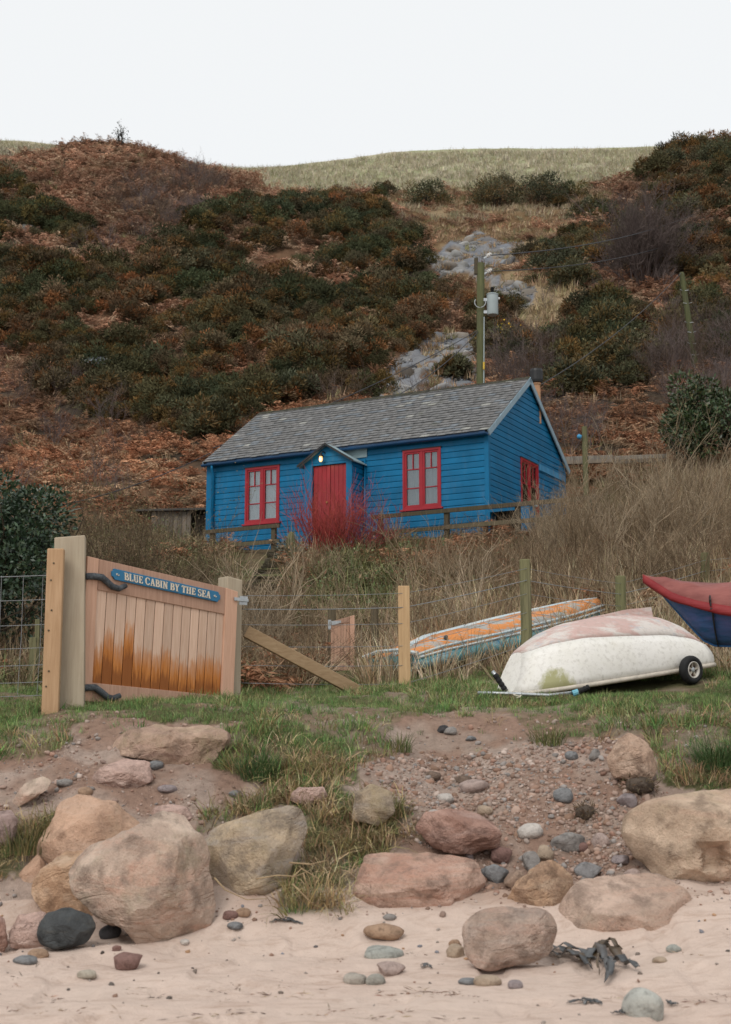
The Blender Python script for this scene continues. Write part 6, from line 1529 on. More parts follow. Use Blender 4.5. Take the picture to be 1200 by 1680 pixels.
boulder('boulder', [(248, 1350), (250, 1326), (275, 1320), (305, 1324), (316, 1340), (300, 1356)], 11.55, RK_PINK, 'small blocky pink rock behind the tip of the pale boulder', 0.8, [(0, -0.4, 1, 0.4, 0.1)], 0.6, 0.05, 20, 4)
boulder('boulder', [(-30, 1392), (-20, 1335), (12, 1322), (28, 1345), (20, 1385)], 11.7, m_rock('mauve_rock', (0.34, 0.25, 0.225), (0.30, 0.215, 0.19), None, None, 0.3, 3, 39.0), 'mauve rock at the left edge above the grass tuft', 0.8, [(0, -0.5, 1, 0.4, 0.2)], 0.7, 0.06, 21, 4)
boulder('boulder', [(18, 1318), (40, 1285), (66, 1272), (84, 1282), (60, 1308), (30, 1325)], 12.2, RK_PALE, 'flat pale slab tilted in the soil at the upper left', 0.8, [(-0.2, -0.7, 0.8, 0.2, 0.1)], 0.65, 0.04, 22, 4)
boulder('boulder', [(470, 1312), (490, 1292), (530, 1292), (540, 1312), (505, 1322)], 12.3, RK_PINK, 'small flat pale rock showing through the grass lobe', 0.7, (), 0.75, 0.05, 23, 4)
# smaller stones
SMC = {}
mute = lambda c: tuple(x * 0.55 + y_ * 0.45 * (sum(c) / 0.95) for x, y_ in zip(c, (0.36, 0.31, 0.275)))
def smat(c):
    c = mute(c)
    if c not in SMC: SMC[c] = m_rock('stone_%s' % ''.join(chr(97 + int(x * 25)) for x in c), c, tuple(x * 0.82 for x in c), None, None, 0.3, 7.0, len(SMC) * 2.3, 0.6, 0.3, bmp=0.35)
    return SMC[c]
GREY, TEALG, SLATE, WHT, TANC, PNK, REDC, PURP, ORC, DRK, BRN = (0.25, 0.245, 0.24), (0.32, 0.37, 0.34), (0.19, 0.22, 0.245), (0.52, 0.50, 0.47), (0.42, 0.30, 0.19), (0.44, 0.31, 0.275), (0.27, 0.12, 0.10), (0.28, 0.23, 0.25), (0.43, 0.24, 0.12), (0.06, 0.065, 0.075), (0.22, 0.14, 0.095)
def stone(px, py, w_, h_, col, label, rot=0.0, flat=0.6, ang=False, seed=0, grp=None):
    g = G(px, py + h_ * 0.4, 6, 20); u = g.y / FPX
    V, F = ico(3); V = V.copy(); sd = seed or int(px * 7 + py)
    W = V * [w_ * u / 2, w_ * u / 2 * 0.75, h_ * u / 2]
    if ang:
        r_ = np.random.default_rng(sd)
        for _ in range(6):
            n = unit(r_.normal(size=3) * [1, 1, 0.8]); W2 = W / (w_ * u / 2); e = W2 @ n - r_.uniform(0.45, 0.75); W = W - np.outer(np.maximum(e, 0), n) * (w_ * u / 2)
    else: W = np.sign(W) * np.abs(W / (w_ * u)) ** 0.9 * (w_ * u)
    W = W * (1 + 0.18 * n3(V, 1.3, sd) + 0.05 * n3(V, 4, sd + 2))[:, None]
    ob = link('stone', np_mesh('stone', W, F), None, smat(col), smooth=True, label=label, cat='stone', group=grp or 'loose stones on the sand and bank')
    ob.location = (g.x, g.y, g.z + h_ * u * 0.22); ob.rotation_euler = (R(random.uniform(-6, 6)), R(rot), R(random.uniform(-25, 25)))
for a in [
 (209, 1575, 58, 32, REDC, 'red brown stone on the sand below the pale pointed boulder', 0, .6, True), (632, 1525, 66, 26, ORC, 'flat orange stone tucked under the broad brown slab', 4, .5, True),
 (628, 1562, 58, 20, TEALG, 'flat grey green slate raised on the sand below the orange stone', 0), (640, 1588, 50, 24, PNK, 'crumbled pink stone just below the flat grey green slate', 0, .6, True),
 (582, 1606, 34, 18, (0.42, 0.39, 0.33), 'pale buff pebble left of the pink crumbled stone', 0), (617, 1607, 30, 18, (0.30, 0.31, 0.27), 'grey green pebble below the pink crumbled stone', 0),
 (768, 1612, 28, 9, SLATE, 'thin blue slate chip beside a tan pebble on the sand', 0), (800, 1609, 40, 18, TANC, 'tan pebble on the sand below the rounded boulder', 0), (846, 1616, 22, 15, PURP, 'small purple pebble right of the tan pebble', 0),
 (1056, 1645, 62, 50, (0.40, 0.45, 0.42), 'large smooth pale green stone at the bottom right', 12), (1105, 1556, 22, 13, TEALG, 'small teal pebble on clean sand at the right', 0), (1083, 1576, 22, 10, TANC, 'small buff pebble below the teal pebble', 0),
 (750, 1560, 36, 26, TANC, 'tan stone against the left side of the rounded boulder', 0, .6, True), (749, 1547, 26, 16, ORC, 'orange chip behind the tan stone by the rounded boulder', 0, .6, True), (181, 1527, 32, 24, DRK, 'dark blue pebble under the pale pointed boulder', -20),
 (143, 1597, 30, 13, (0.42, 0.38, 0.29), 'pale olive pebble alone on the sand at lower left', 0), (42, 1574, 36, 13, SLATE, 'flat blue grey pebble at the lower left', 0), (63, 1564, 32, 16, ORC, 'orange pebble touching the flat blue grey pebble', 0),
 (870, 1364, 38, 24, WHT, 'smooth white pebble on the red soil slope', -10), (812, 1426, 44, 44, SLATE, 'tilted slate plate beside the broad brown slab', 45, .6, True), (965, 1426, 56, 36, (0.22, 0.235, 0.255), 'blue grey angular stone above the tan boulder', 0, .6, True),
 (932, 1378, 58, 36, GREY, 'grey brown angular stone on the slope above the ochre boulder', -10, .6, True), (890, 1400, 40, 34, TANC, 'tan chunk left of the grey brown angular stone', 0, .6, True), (925, 1306, 34, 28, SLATE, 'flaky blue grey stone on the bare soil', 0, .6, True),
 (776, 1290, 48, 18, PNK, 'long pale pink stone lying on the red soil', -8), (726, 1197, 24, 14, DRK, 'dark stone at the top of the bare path', 0, .6, True), (742, 1199, 28, 14, GREY, 'grey stone next to the dark one atop the bare path', 0, .6, True),
 (772, 1211, 20, 9, SLATE, 'bluish chip lower down the bare path top', 0, .6, True), (976, 1236, 26, 22, GREY, 'grey stone left of the pointed brown rock', 0, .6, True), (938, 1240, 20, 14, SLATE, 'small blue stone left of the grey bank stone', 0),
 (1030, 1312, 34, 26, PURP, 'mauve stone above the great khaki boulder', 0, .6, True), (985, 1378, 34, 26, PNK, 'pinkish stone right of the grey brown angular stone', 0, .6, True), (952, 1392, 24, 18, REDC, 'rounded red pebble below the pinkish stone', 0),
 (895, 1432, 26, 24, (0.2, 0.2, 0.2), 'dark grey chip above the ochre boulder, right', 0, .6, True), (872, 1412, 34, 44, GREY, 'upright grey stone above the ochre boulder', 0, .6, True), (845, 1440, 44, 34, (0.36, 0.22, 0.14), 'rusty chunk between the slate plate and ochre boulder', 0, .6, True), (820, 1402, 46, 30, REDC, 'dark red stone right of the reddish brown boulder', 0, .6, True),
 (1038, 1432, 30, 18, PNK, 'pink chip on top of the tan boulder', 0, .6, True), (1020, 1412, 34, 16, PURP, 'flat mauve stone between the blue grey stone and khaki boulder', 0, .6, True), (255, 1256, 26, 14, SLATE, 'small blue stone beside the low pinkish rock', 0), (275, 1293, 30, 12, PURP, 'flat mauve stone in the soil right of the pinkish rock', 0),
 (388, 1305, 26, 12, SLATE, 'blue grey chip on soil above the egg shaped boulder', 0, .6, True), (345, 1325, 34, 14, PNK, 'pale pink chip on soil left of the grass lobe', 0, .6, True), (106, 1283, 34, 14, GREY, 'flat grey stone beside the tilted pale slab', 0, .6, True), (140, 1302, 22, 14, ORC, 'orange pebble above the orange sandstone boulder', 0),
 (378, 1503, 24, 14, REDC, 'dark red pebble in the gap right of the pale pointed boulder', 0), (400, 1502, 22, 13, ORC, 'orange pebble in the gap right of the pale pointed boulder', 0), (386, 1520, 24, 10, SLATE, 'slate chip in the gap right of the pale pointed boulder', 0), (303, 1546, 14, 9, WHT, 'tiny white pebble at the foot of the pale pointed boulder', 0),
 (190, 1556, 20, 10, REDC, 'thin dark red chip above the red brown stone', -15, .6, True), (640, 1506, 20, 9, GREY, 'small grey chip on the sand under the slab', 0), (770, 1402, 24, 18, PURP, 'mauve chip in front of the reddish brown boulder', 0, .6, True), (713, 1336, 22, 14, WHT, 'pale pebble above the reddish brown boulder', 0), (796, 1330, 24, 16, TANC, 'cream pebble above the right end of the reddish boulder', 0), (731, 1310, 26, 16, WHT, 'whitish pebble in the red soil', 0), (708, 1272, 34, 16, BRN, 'brown clod of stone in the upper red soil', 0, .6, True), (760, 1278, 30, 14, BRN, 'dark brown stone in the middle of the red soil', 0, .6, True),
]: stone(*a)
def clod(px, py, w_, h_, label):
    g = G(px, py + h_ * .4, 6, 20); u = g.y / FPX; n = 260
    d = rdir(n); pb = d * [w_ * u / 2, w_ * u / 2 * .8, h_ * u / 2] * rng.uniform(.6, 1, (n, 1))
    V, F = leafq(pb, d + rng.normal(0, .8, (n, 3)), rng.uniform(.03, .07, n), 0.008)
    r_ = empty('turf_clod', g + Vector((0, 0, h_ * u * .3)), 0, label, 'turf clod')
    link('roots', np_mesh('roots', V, F, np.array([0.11, 0.075, 0.045]) * colrep(n, 4)), r_, M_LEAFP, kind='stuff')
    V, F = ico(3); link('soil_core', np_mesh('soil_core', V * [w_ * u / 2 * .8, w_ * u * .3, h_ * u / 2 * .8] * (1 + .3 * n3(V, 2, 3))[:, None], F), r_, smat((0.12, 0.085, 0.06)), smooth=True)
M_LEAFP = m_leaf('plain_leaves', False, 0.6, 0.15)
M_GLOSSY = m_leaf('glossy_leaves', False, 0.35, 0.45)
M_TWIGP = m_leaf('plain_twigs', False, 0.85, 0.1)
clod(960, 1331, 42, 30, 'dark fallen turf clod on the slope above the grey stone')
clod(1050, 1292, 62, 34, 'ragged turf clod with roots below the pointed brown rock')
# loose pebbles and crumbs of soil nobody would count
for k in range(6):
    V, F = ico(2); W = V * [1, .8, .6] * (1 + .35 * n3(V, 1.2, 50 + k))[:, None]
    for _ in range(4):
        n = unit(rng.normal(size=3)); e = W @ n - .6; W = W - np.outer(np.maximum(e, 0), n)
    proto('pebble', np_mesh('pebble', W, F, np.ones((len(W), 3))), M_GR)
x, y, z, px, py = sample(10.9, 14.4, 2600)
bare = 1 - np.clip(grass_amount(px, py, x, y), 0, 1)
cl = fbm(x / .5, y / .5, 110); red = inpoly(px, py, [(600, 1250), (820, 1235), (1000, 1200), (1080, 1300), (1030, 1420), (960, 1470), (800, 1470), (690, 1390), (600, 1310)]); lp_ = inpoly(px, py, [(-50, 1230), (170, 1210), (330, 1290), (340, 1360), (200, 1340), (-50, 1400)])
k = (bare > .5) & (rng.uniform(0, 1, len(x)) < np.where(red, .22 + .5 * sstep(.4, .6, cl), np.where(lp_, .10 + .35 * sstep(.45, .6, cl), .05)))
s_ = rng.uniform(.003, .013, k.sum()) * rng.choice([1, 1, 1, 1, 1.7, 2.8], k.sum())
scatter('pebbles', 'pebble', np.stack([x[k], y[k], z[k] + s_ * .25], -1), s_, tints(k.sum(), [(.33, .235, .19), (.30, .21, .17), (.34, .265, .225), (.25, .225, .21), (.41, .33, .285), (.31, .19, .145), (.25, .17, .13), (.33, .24, .2)], .25), 0.5)
x, y, z, px, py = sample(11.2, 14.2, 60)
k = inpoly(px, py, [(600, 1240), (820, 1225), (1000, 1200), (1080, 1300), (1030, 1420), (960, 1470), (800, 1470), (690, 1390), (600, 1310)]) & (fbm(x / .45, y / .45, 118) > .46)
s_ = rng.uniform(.018, .055, k.sum())
scatter('soil_lumps', 'pebble', np.stack([x[k], y[k], z[k] - s_ * .15], -1), s_, tints(k.sum(), [(.27, .165, .12), (.31, .20, .15), (.22, .14, .10), (.35, .25, .20)], .2), .6)
x, y, z, px, py = sample(7.2, 10.9, 9)
s_ = rng.uniform(.004, .014, len(x)) * rng.choice([1, 1, 1, 2], len(x)); k = rng.uniform(0, 1, len(x)) < .8
scatter('beach_grit', 'pebble', np.stack([x[k], y[k], z[k] + .002], -1), s_[k], tints(k.sum(), [(.10, .085, .075), (.25, .16, .12), (.3, .26, .23), (.16, .13, .11)], .2), 0.6)
x, y, z, px, py = sample(10.2, 11.3, 60)
k = (rng.uniform(0, 1, len(x)) < .35) & (fbm(x / .4, y / .3, 115) > .5)
s_ = rng.uniform(.008, .024, k.sum())
scatter('foot_pebbles', 'pebble', np.stack([x[k], y[k], z[k] + .003], -1), s_, tints(k.sum(), [(.12, .11, .11), (.25, .16, .12), (.32, .28, .25), (.36, .22, .13), (.2, .2, .22)], .2), 0.6)
# shreds of weed and straw in the tide lines
for k in range(4):
    n = 9; pb = rng.normal(0, .05, (n, 3)) * [1.6, .6, 0] + [0, 0, .006]; d = rdir(n) * [1, .5, .12]
    V, F = leafq(pb, d, rng.uniform(.02, .09, n), .006); proto('shred', np_mesh('shred', V, F, colrep(n, 4, .5, 1.5, .1)), M_GR)
x, y, z, px, py = sample(6.8, 11.0, 34)
k = (rng.uniform(0, 1, len(x)) < .7 * sstep(.54, .68, fbm(x / 1.3 + 3, y / .28, 140, 3)) + .03)
scatter('tide_line_shreds', 'shred', np.stack([x[k], y[k], z[k]], -1), rng.uniform(.4, 1.2, k.sum()), tints(k.sum(), [(.26, .17, .12), (.18, .12, .09), (.34, .25, .17), (.12, .09, .075)], .2), .05)
# seaweed
M_WEED = m_plain('dried_kelp', (0.06, 0.062, 0.064), 0.4, 0.5, 0.5, 9)
M_WEED2 = m_plain('brown_kelp', (0.075, 0.05, 0.028), 0.45, 0.5, 0.4, 9)
def frond(mb, pts, wd, wave=0.03, seed=0):
    pts = [Vector(p) for p in pts]; n = 12; L_, R_ = [], []
    for i in range(n + 1):
        t = i / n * (len(pts) - 1); k = min(int(t), len(pts) - 2); p = pts[k].lerp(pts[k + 1], t - k); d = (pts[k + 1] - pts[k]).normalized(); s_ = d.cross(Vector((0, 0, 1))).normalized()
        w2 = wd * (0.35 + math.sin(math.pi * min(1, i / n * 0.9 + 0.1)) * 0.8) * random.uniform(.75, 1.2)
        L_.append(p + s_ * w2 / 2 + Vector((0, 0, wave * math.sin(i * 1.7 + seed)))); R_.append(p - s_ * w2 / 2 + Vector((0, 0, wave * math.cos(i * 1.3 + seed))))
    mb.add(L_ + R_, [(i, i + 1, n + 2 + i, n + 1 + i) for i in range(n)])
def gq(px, py, up=0.02): g = G(px, py, 6, 14); return g + Vector((0, 0, up))
kel = empty('seaweed', gq(965, 1580, 0), 0, 'tangled dark kelp washed against the foot of the rounded boulder', 'seaweed'); o_ = kel.location
for k, (pl_, wd, m_) in enumerate([
  ([(885, 1572), (925, 1570), (965, 1580)], .06, M_WEED), ([(900, 1560), (940, 1566), (985, 1585)], .05, M_WEED), ([(960, 1585), (990, 1565), (1010, 1575), (1030, 1590)], .07, M_WEED2), ([(960, 1580), (985, 1570), (1000, 1605)], .06, M_WEED),
  ([(990, 1585), (1005, 1600), (995, 1620)], .05, M_WEED), ([(995, 1585), (1020, 1592), (1050, 1598)], .045, M_WEED), ([(930, 1568), (955, 1590), (970, 1592)], .06, M_WEED2), ([(905, 1575), (945, 1585), (972, 1600)], .035, M_WEED), ([(975, 1575), (1000, 1560), (1022, 1572)], .04, M_WEED2), ([(985, 1578), (980, 1600), (985, 1612)], .012, M_WEED2)]):
    mb = MB(); frond(mb, [gq(*p, .02 + .035 * math.sin(math.pi * i / (len(pl_) - 1)) + .004 * k) - o_ for i, p in enumerate(pl_)], wd, .018, k)
    ob_ = mb.build('frond', m_, kel, smooth=True); so = ob_.modifiers.new('thick', 'SOLIDIFY'); so.thickness = .004
for (px, py, n_, w_, lab) in ((955, 1648, 5, 34, 'scrap of dark weed left of the pale green stone'), (1022, 1664, 4, 26, 'small knot of dark weed below the pale green stone'), (1098, 1652, 3, 18, 'dark weed scrap right of the pale green stone'), (470, 1516, 4, 30, 'black weed scrap under the hanging grass'), (700, 1590, 2, 14, 'tiny weed scrap in the middle of the sand')):
    e_ = empty('seaweed', gq(px, py, 0), 0, lab, 'seaweed'); o_ = e_.location
    for k in range(n_):
        a, b = random.uniform(-w_, w_ * .3), random.uniform(0, w_)
        mb = MB(); frond(mb, [gq(px + a, py + random.uniform(-4, 4), .012) - o_, gq(px + (a + b) / 2, py + random.uniform(-4, 4), .022) - o_, gq(px + b, py + random.uniform(-4, 4), .012) - o_], .018, .006, k); ob_ = mb.build('frond', M_WEED, e_); so = ob_.modifiers.new('thick', 'SOLIDIFY'); so.thickness = .003
# bleached roots hanging from the turf lobe
M_ROOT = m_plain('bleached_root', (0.34, 0.25, 0.15), 0.85, 0.1, 0.2, 20)
rt = empty('exposed_roots', G(500, 1440, 6, 14), 0, 'bleached roots dangling from the grass lobe beside the egg shaped boulder', 'roots'); o_ = rt.location
for pl_ in ([(420, 1442), (455, 1436), (485, 1438), (515, 1425)], [(480, 1440), (495, 1425), (520, 1440), (528, 1448)], [(475, 1415), (510, 1418), (535, 1412)], [(480, 1450), (505, 1475), (515, 1485)], [(352, 1440), (370, 1460), (405, 1476), (440, 1474)], [(498, 1432), (502, 1446), (508, 1458)]):
    MB().tube([P(a, b, 10.88 + .03 * i) - o_ for i, (a, b) in enumerate(pl_)], [.006, .005, .004, .002][:len(pl_)], 5).build('root', M_ROOT, rt, smooth=True)
# ------------------------------------------------------------------ larger plants, each one a thing
def plant_mesh(nm, parent, V, F, c, mat): return link(nm, np_mesh(nm, V, F, c), parent, mat, kind='stuff')
def shrub(name, base, label, cat, stems, h, spread, levels, rad, kids, wood, leaf=None, leafn=0, leafL=.05, leafW=.02, seed=0, up=.6, wob=.25, base_r=.15, mat=None, sc=1.0, group=None):
    r = np.random.default_rng(seed); e = empty(name, base, 0, label, cat, group)
    V, F, c, tips = twig_arrays(r, stems, h, spread, levels, rad, kids, wob, up, base_r); plant_mesh('branches', e, V, F, np.array(wood) * c, M_TWIGP)
    if leafn:
        k = r.integers(0, len(tips), leafn); pb = tips[k] + r.normal(0, .07, (leafn, 3)) * sc
        V, F = leafq(pb, rdir(leafn, r) + [0, 0, .3], r.uniform(.6, 1.3, leafn) * leafL, leafW, r); cols = np.array(leaf); ci = r.integers(0, len(cols), leafn)
        plant_mesh('foliage', e, V, F, np.repeat(cols[ci] * r.uniform(.6, 1.35, (leafn, 1)), 4, 0), mat or M_LEAFP)
    return e
def evergreen(name, base, label, rx, rz, n, L0, W0, cols, seed=0, lobes=16, mat=None, stems=6):
    r = np.random.default_rng(seed); e = empty(name, base, 0, label, 'bush')
    VV, CC_ = [], []
    for l in range(lobes):
        d = rdir(1, r)[0]; d[2] = abs(d[2]) * .9 - .05
        c = np.array([d[0] * rx * .62, d[1] * rx * .62, rz * (.5 + d[2] * .42)]) * r.uniform(.6, 1.05); c[2] = max(c[2], .22 * rz); lr = r.uniform(.30, .44) * min(rx, rz)
        m_ = n // lobes; dd = rdir(m_, r); pb = c + dd * lr * r.uniform(.45, 1.05, (m_, 1)) ** .5; pb[:, 2] = np.maximum(pb[:, 2], .03)
        V, F = leafq(pb, unit(dd + r.normal(0, .6, (m_, 3)) + [0, 0, .1]), r.uniform(.7, 1.3, m_) * L0, r.uniform(.8, 1.2, m_) * W0, r)
        cc = np.array(cols)[r.integers(0, len(cols), m_)]; VV.append(V); CC_.append(np.repeat(cc * r.uniform(.6, 1.4, (m_, 1)) * r.uniform(.85, 1.15), 4, 0))
    V = np.concatenate(VV); plant_mesh('foliage', e, V, np.arange(len(V)).reshape(-1, 4), np.concatenate(CC_), mat or M_GLOSSY)
    V, F, c, _ = twig_arrays(r, stems, rz * .75, .6, 2, .03, 4, .15, .5, .2); plant_mesh('branches', e, V, F, np.array([.09, .07, .05]) * c, M_TWIGP)
    return e
g = P(-18, 1086, 20.5); g.z = zg(g.x, g.y)
evergreen('evergreen_bush', g, 'dark glossy evergreen bush behind the netting fence at the left edge', 1.35, P(0, 762, 20.5).z - g.z, 17000, .08, .04, [(.03, .058, .03), (.04, .07, .035), (.024, .046, .027), (.055, .08, .04)], 3, 26)
g = P(1152, 800, 36.5); g.z = zg(g.x, g.y)
evergreen('laurel_bush', g, 'rounded green laurel bush on the slope right of the cabin', 1.25, P(1150, 604, 36.5).z - g.z, 8000, .12, .055, [(.040, .068, .026), (.055, .085, .032), (.030, .052, .022), (.09, .08, .035)], 5, 18)
g = G(1225, 800, 30); evergreen('laurel_bush', P(1228, 790, 36.0), 'green laurel bush cut by the right edge beside the rounded one', 1.0, 2.6, 4000, .12, .055, [(.035, .06, .025), (.05, .075, .03)], 8, 12)
# red stemmed dogwood before the door
g = P(545, 905, 31.2); g.z = zg(g.x, g.y) - .05
shrub('dogwood', g, 'red stemmed dogwood bush in front of the red cabin door', 'shrub', 62, 1.35, 1.0, 3, .011, 4, (.36, .07, .058), seed=4, up=.75, wob=.15, base_r=.3)
g = P(598, 890, 31.0); g.z = zg(g.x, g.y) - .05
shrub('dogwood', g, 'smaller red dogwood spreading right of the door towards the railing', 'shrub', 34, 1.0, 1.1, 3, .010, 4, (.25, .06, .057), seed=6, up=.6, wob=.18, base_r=.3)
OLIVE = [(.12, .11, .05), (.15, .125, .06), (.10, .095, .045), (.17, .13, .07)]
for k, (px, py, Y, h, lab) in enumerate(((165, 965, 24, 1.75, 'olive brown twiggy bush behind the hinge post of the name gate'), (225, 955, 25, 1.3, 'olive brown twiggy bush above the name board, left of the shed'), (290, 955, 26, .85, 'low olive brown twiggy bush in front of the shed'))):
    g = P(px, py, Y); g.z = zg(g.x, Y)
    shrub('twiggy_bush', g, lab, 'bush', 26, h * 1.25, .75, 3, .009, 6, (.12, .085, .055), OLIVE, 5200, .035, .018, 20 + k, .6, .22, .35)
g = P(365, 1000, 22.5); g.z = zg(g.x, 22.5)
rr_ = np.random.default_rng(9); e = empty('silver_bush', g, 0, 'silvery grey green bush just behind the latch post of the name gate', 'bush')
V, F, c = gorse_arrays(rr_, 26, 190, .55, .62, .06, .02, 0.1); V = V * [1, 1, 1]; plant_mesh('foliage', e, V, F, np.array([.16, .18, .155]) * c, M_LEAFP)
V, F, c, _ = twig_arrays(rr_, 12, .6, .8, 2, .008, 4); plant_mesh('branches', e, V, F, np.array([.12, .10, .08]) * c, M_TWIGP)
g = P(478, 905, 30.4); g.z = zg(g.x, 30.4)
rr_ = np.random.default_rng(19); e = empty('dead_stump', g, 0, 'upright ivy grey stump beside the top of the stone steps', 'stump')
MB().tube([(0, 0, -.2), (.02, 0, .3), (-.02, 0, .55), (.01, 0, .72)], [.13, .12, .10, .05], 9).build('trunk', M_OLDG, e)
V, F, c = gorse_arrays(rr_, 8, 70, .14, .8, .08, .03, 0.2); plant_mesh('foliage', e, V, F, np.array([.15, .15, .115]) * c, M_LEAFP)
BR_ = (.24, .175, .11)
for k, (px, py, Y, h, st_, sp_, lab) in enumerate((
   (452, 1092, 20.5, 1.35, 5, .28, 'tall thin bare sapling behind the timber brace'), (505, 1085, 20.8, 1.0, 6, .4, 'small bare sapling left of the small cedar gate'), (420, 1090, 20.2, 1.5, 12, .6, 'brown thicket stems between the latch post and the thin sapling'),
   (705, 1082, 20.0, 1.5, 7, .4, 'thin bare shrub behind the pale new post'), (765, 1060, 20.6, 1.2, 6, .4, 'thin bare shrub just left of the tall mossy post'), (655, 930, 30.6, .8, 5, .35, 'straggly bare bush under the right cabin window'),
   (905, 985, 25.5, 1.5, 12, .5, 'bare brown shrub below the cabin corner'), (955, 985, 25, 1.7, 13, .5, 'dense bare brown shrub right of the cabin corner shrub'), (1010, 980, 25, 1.6, 13, .55, 'bare brown shrub above the second mossy post'), (1065, 965, 25.2, 1.7, 13, .55, 'bare brown shrub above the red tarpaulin tip'), (1120, 955, 25.4, 2.0, 12, .55, 'bare brown shrub above the covered boat'), (1180, 940, 25.6, 2.0, 12, .55, 'bare brown shrub at the right edge above the covered boat'),
   (925, 905, 29.5, 1.0, 10, .55, 'twiggy brown shrub against the cabin gable'), (990, 890, 30, 1.1, 10, .6, 'low twiggy brown shrub on the slope right of the gable'), (1070, 880, 30, 1.1, 10, .6, 'low twiggy brown shrub below the laurel bushes'))):
    g = P(px, py, Y); g.z = zg(g.x, Y) - .03
    shrub('bare_shrub', g, lab, 'shrub', st_, h, sp_, 4 if k > 5 else 3, .011 if k > 5 else .013, 4, BR_ if k % 2 else (.33, .26, .18), seed=40 + k, up=.55, wob=.2, base_r=.25, group='bare shrubs on the garden slope')
# on the hill
g = P(1058, 510, 66); g.z = zg(g.x, 66); 
shrub('bare_shrub', g, 'big rounded purple grey bare shrub on the right hillside', 'shrub', 46, 3.4, .62, 4, .03, 5, (.115, .088, .08), seed=71, up=.5, wob=.16, base_r=.6)
g = P(198, 232, 97); g.z = zg(g.x, 97)
shrub('lone_tree', g, 'tiny wind bent tree on the skyline of the left knoll', 'tree', 4, 1.15, .35, 3, .04, 5, (.055, .05, .045), [(.05, .055, .04)], 220, .16, .07, 72, .6, .2, .08, sc=2)
for k, (px, py, Y, s_, lab) in enumerate((
  (700, 322, 91, 2.3, 'round gorse bush below the pale hilltop field, leftmost of three'), (815, 332, 90, 2.6, 'round gorse bush below the pale hilltop field, middle of three'), (880, 328, 90, 2.8, 'broad gorse bush below the pale hilltop field, rightmost of three'),
  (975, 360, 84, 2.0, 'small gorse bush on brown grass under the right skyline'), (940, 475, 66, 1.6, 'gorse bush left of the purple grey shrub'), (912, 440, 70, 2.0, 'gorse bush above the pale grass patch on the right'), (1000, 560, 56, 1.9, 'big gorse bush in the middle of the right slope'), (1020, 610, 51, 1.6, 'gorse bush just above the rusty bracken on the right'), (940, 630, 49, 1.6, 'gorse bush behind the cabin gable'),
  (830, 560, 54, 1.5, 'gorse bush with a few yellow flowers right of the tall pole'), (745, 610, 51, .9, 'small brown gorse clump on the pale scree'), (1100, 275, 95, 2.0, 'tall dark gorse bush standing on the right skyline'), (1172, 268, 94, 2.3, 'wide dark gorse bush on the skyline at the right edge'), (352, 690, 46, 1.5, 'round gorse bush above the left end of the cabin roof'), (480, 640, 49, 1.4, 'gorse bush just above the middle of the roof ridge'))):
    g = P(px, py, Y); g.z = zg(g.x, Y) - .1; r_ = np.random.default_rng(80 + k)
    e = empty('gorse_bush', g, 0, lab, 'bush', 'single gorse bushes on the hillside')
    V, F, c = gorse_arrays(r_, 34, 170, .60, .76, .15 / s_, .05 / s_, .22); plant_mesh('foliage', e, V * s_, F, np.array(GORSES[k % 3]) * c, M_LEAFP)
    V, F, c, _ = twig_arrays(r_, 6, .5, .8, 2, .02, 4); plant_mesh('branches', e, V * s_, F, np.array([.07, .055, .04]) * c, M_TWIGP)
    if k == 9:
        n = 60; pb = r_.normal(0, .25, (n, 3)) * [1, 1, .5] + [0, 0, 1.3]; V, F = leafq(pb, rdir(n, r_), .07, .06, r_); plant_mesh('flowers', e, V, F, np.array([.55, .36, .03]) * colrep(n, 4), M_LEAFP)
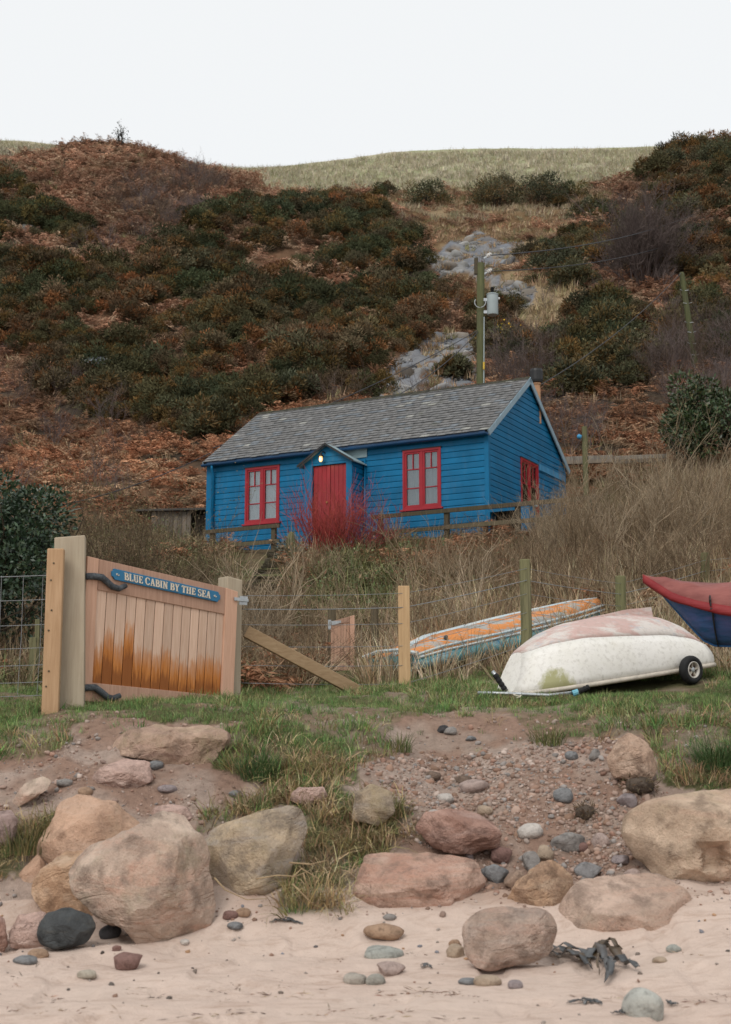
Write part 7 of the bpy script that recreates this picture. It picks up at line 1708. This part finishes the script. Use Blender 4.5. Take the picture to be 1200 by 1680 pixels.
# rock ledges on the left hill
RK_HILL = m_rock('hill_rock', (0.30, 0.29, 0.27), (0.20, 0.19, 0.18), (0.13, 0.12, 0.11), (0.12, 0.13, 0.06), 0.4, .9, 50.0, 0.5, 0.4)
boulder('rock_ledge', [(28, 392), (26, 372), (36, 361), (70, 366), (78, 380), (62, 392)], 83, RK_HILL, 'pale rock ledge poking from bracken at the far left of the hill', .8, [(0, -.3, 1, .3, .1)], .6, .08, 30, 4, 'rock ledge')
boulder('rock_ledge', [(82, 400), (90, 382), (130, 376), (140, 384), (132, 398)], 83, RK_HILL, 'dark rock ledge right of the pale ledge on the left hill', .8, [(0, -.3, 1, .3, .1)], .6, .08, 31, 4, 'rock ledge')
boulder('rock_ledge', [(132, 604), (136, 586), (160, 577), (180, 582), (178, 600), (150, 610)], 59.5, m_rock('blue_hill_rock', (0.24, 0.26, 0.29), (0.18, 0.19, 0.21), (0.12, 0.12, 0.10), None, .3, 1.2, 55.0), 'flat bluish rock ledge amid the gorse left of the cabin', .9, [(0, -.5, 1, .2, .1)], .6, .08, 32, 4, 'rock ledge')
# big tussocks on the bank
for k, (px, py, n_, h, rad, lab, cols) in enumerate((
  (425, 1278, 420, .27, .16, 'dense dark green grass tussock on the bank left of centre', [(.06, .11, .04), (.08, .13, .05)]), (1178, 1262, 460, .30, .19, 'dense dark green grass tussock at the right edge of the bank', [(.06, .11, .04), (.08, .13, .05)]),
  (655, 1232, 160, .18, .12, 'green tuft at the left lip of the bare path', [(.10, .14, .05), (.16, .16, .07)]), (900, 1222, 220, .20, .16, 'straggly green tuft at the right lip of the bare path', [(.11, .14, .05), (.18, .17, .07)]), (640, 1340, 200, .20, .14, 'yellow green tuft above the broad brown slab', [(.13, .15, .055), (.24, .2, .1)]), (45, 1400, 360, .24, .2, 'drooping green tuft at the left edge beside the orange boulder', [(.09, .12, .045), (.22, .19, .09)]))):
    g = G(px, py, 6, 16); r_ = np.random.default_rng(120 + k); e = empty('grass_tussock', g + Vector((0, 0, -.02)), 0, lab, 'grass tussock')
    V, F, q = blades(n_, rad, h, .45, .9, .006, 4, .8, r_); plant_mesh('blades', e, V, F, np.repeat(np.array(cols)[r_.integers(0, 2, n_)] * r_.uniform(.6, 1.4, (n_, 1)), q, 0), M_LEAFP)
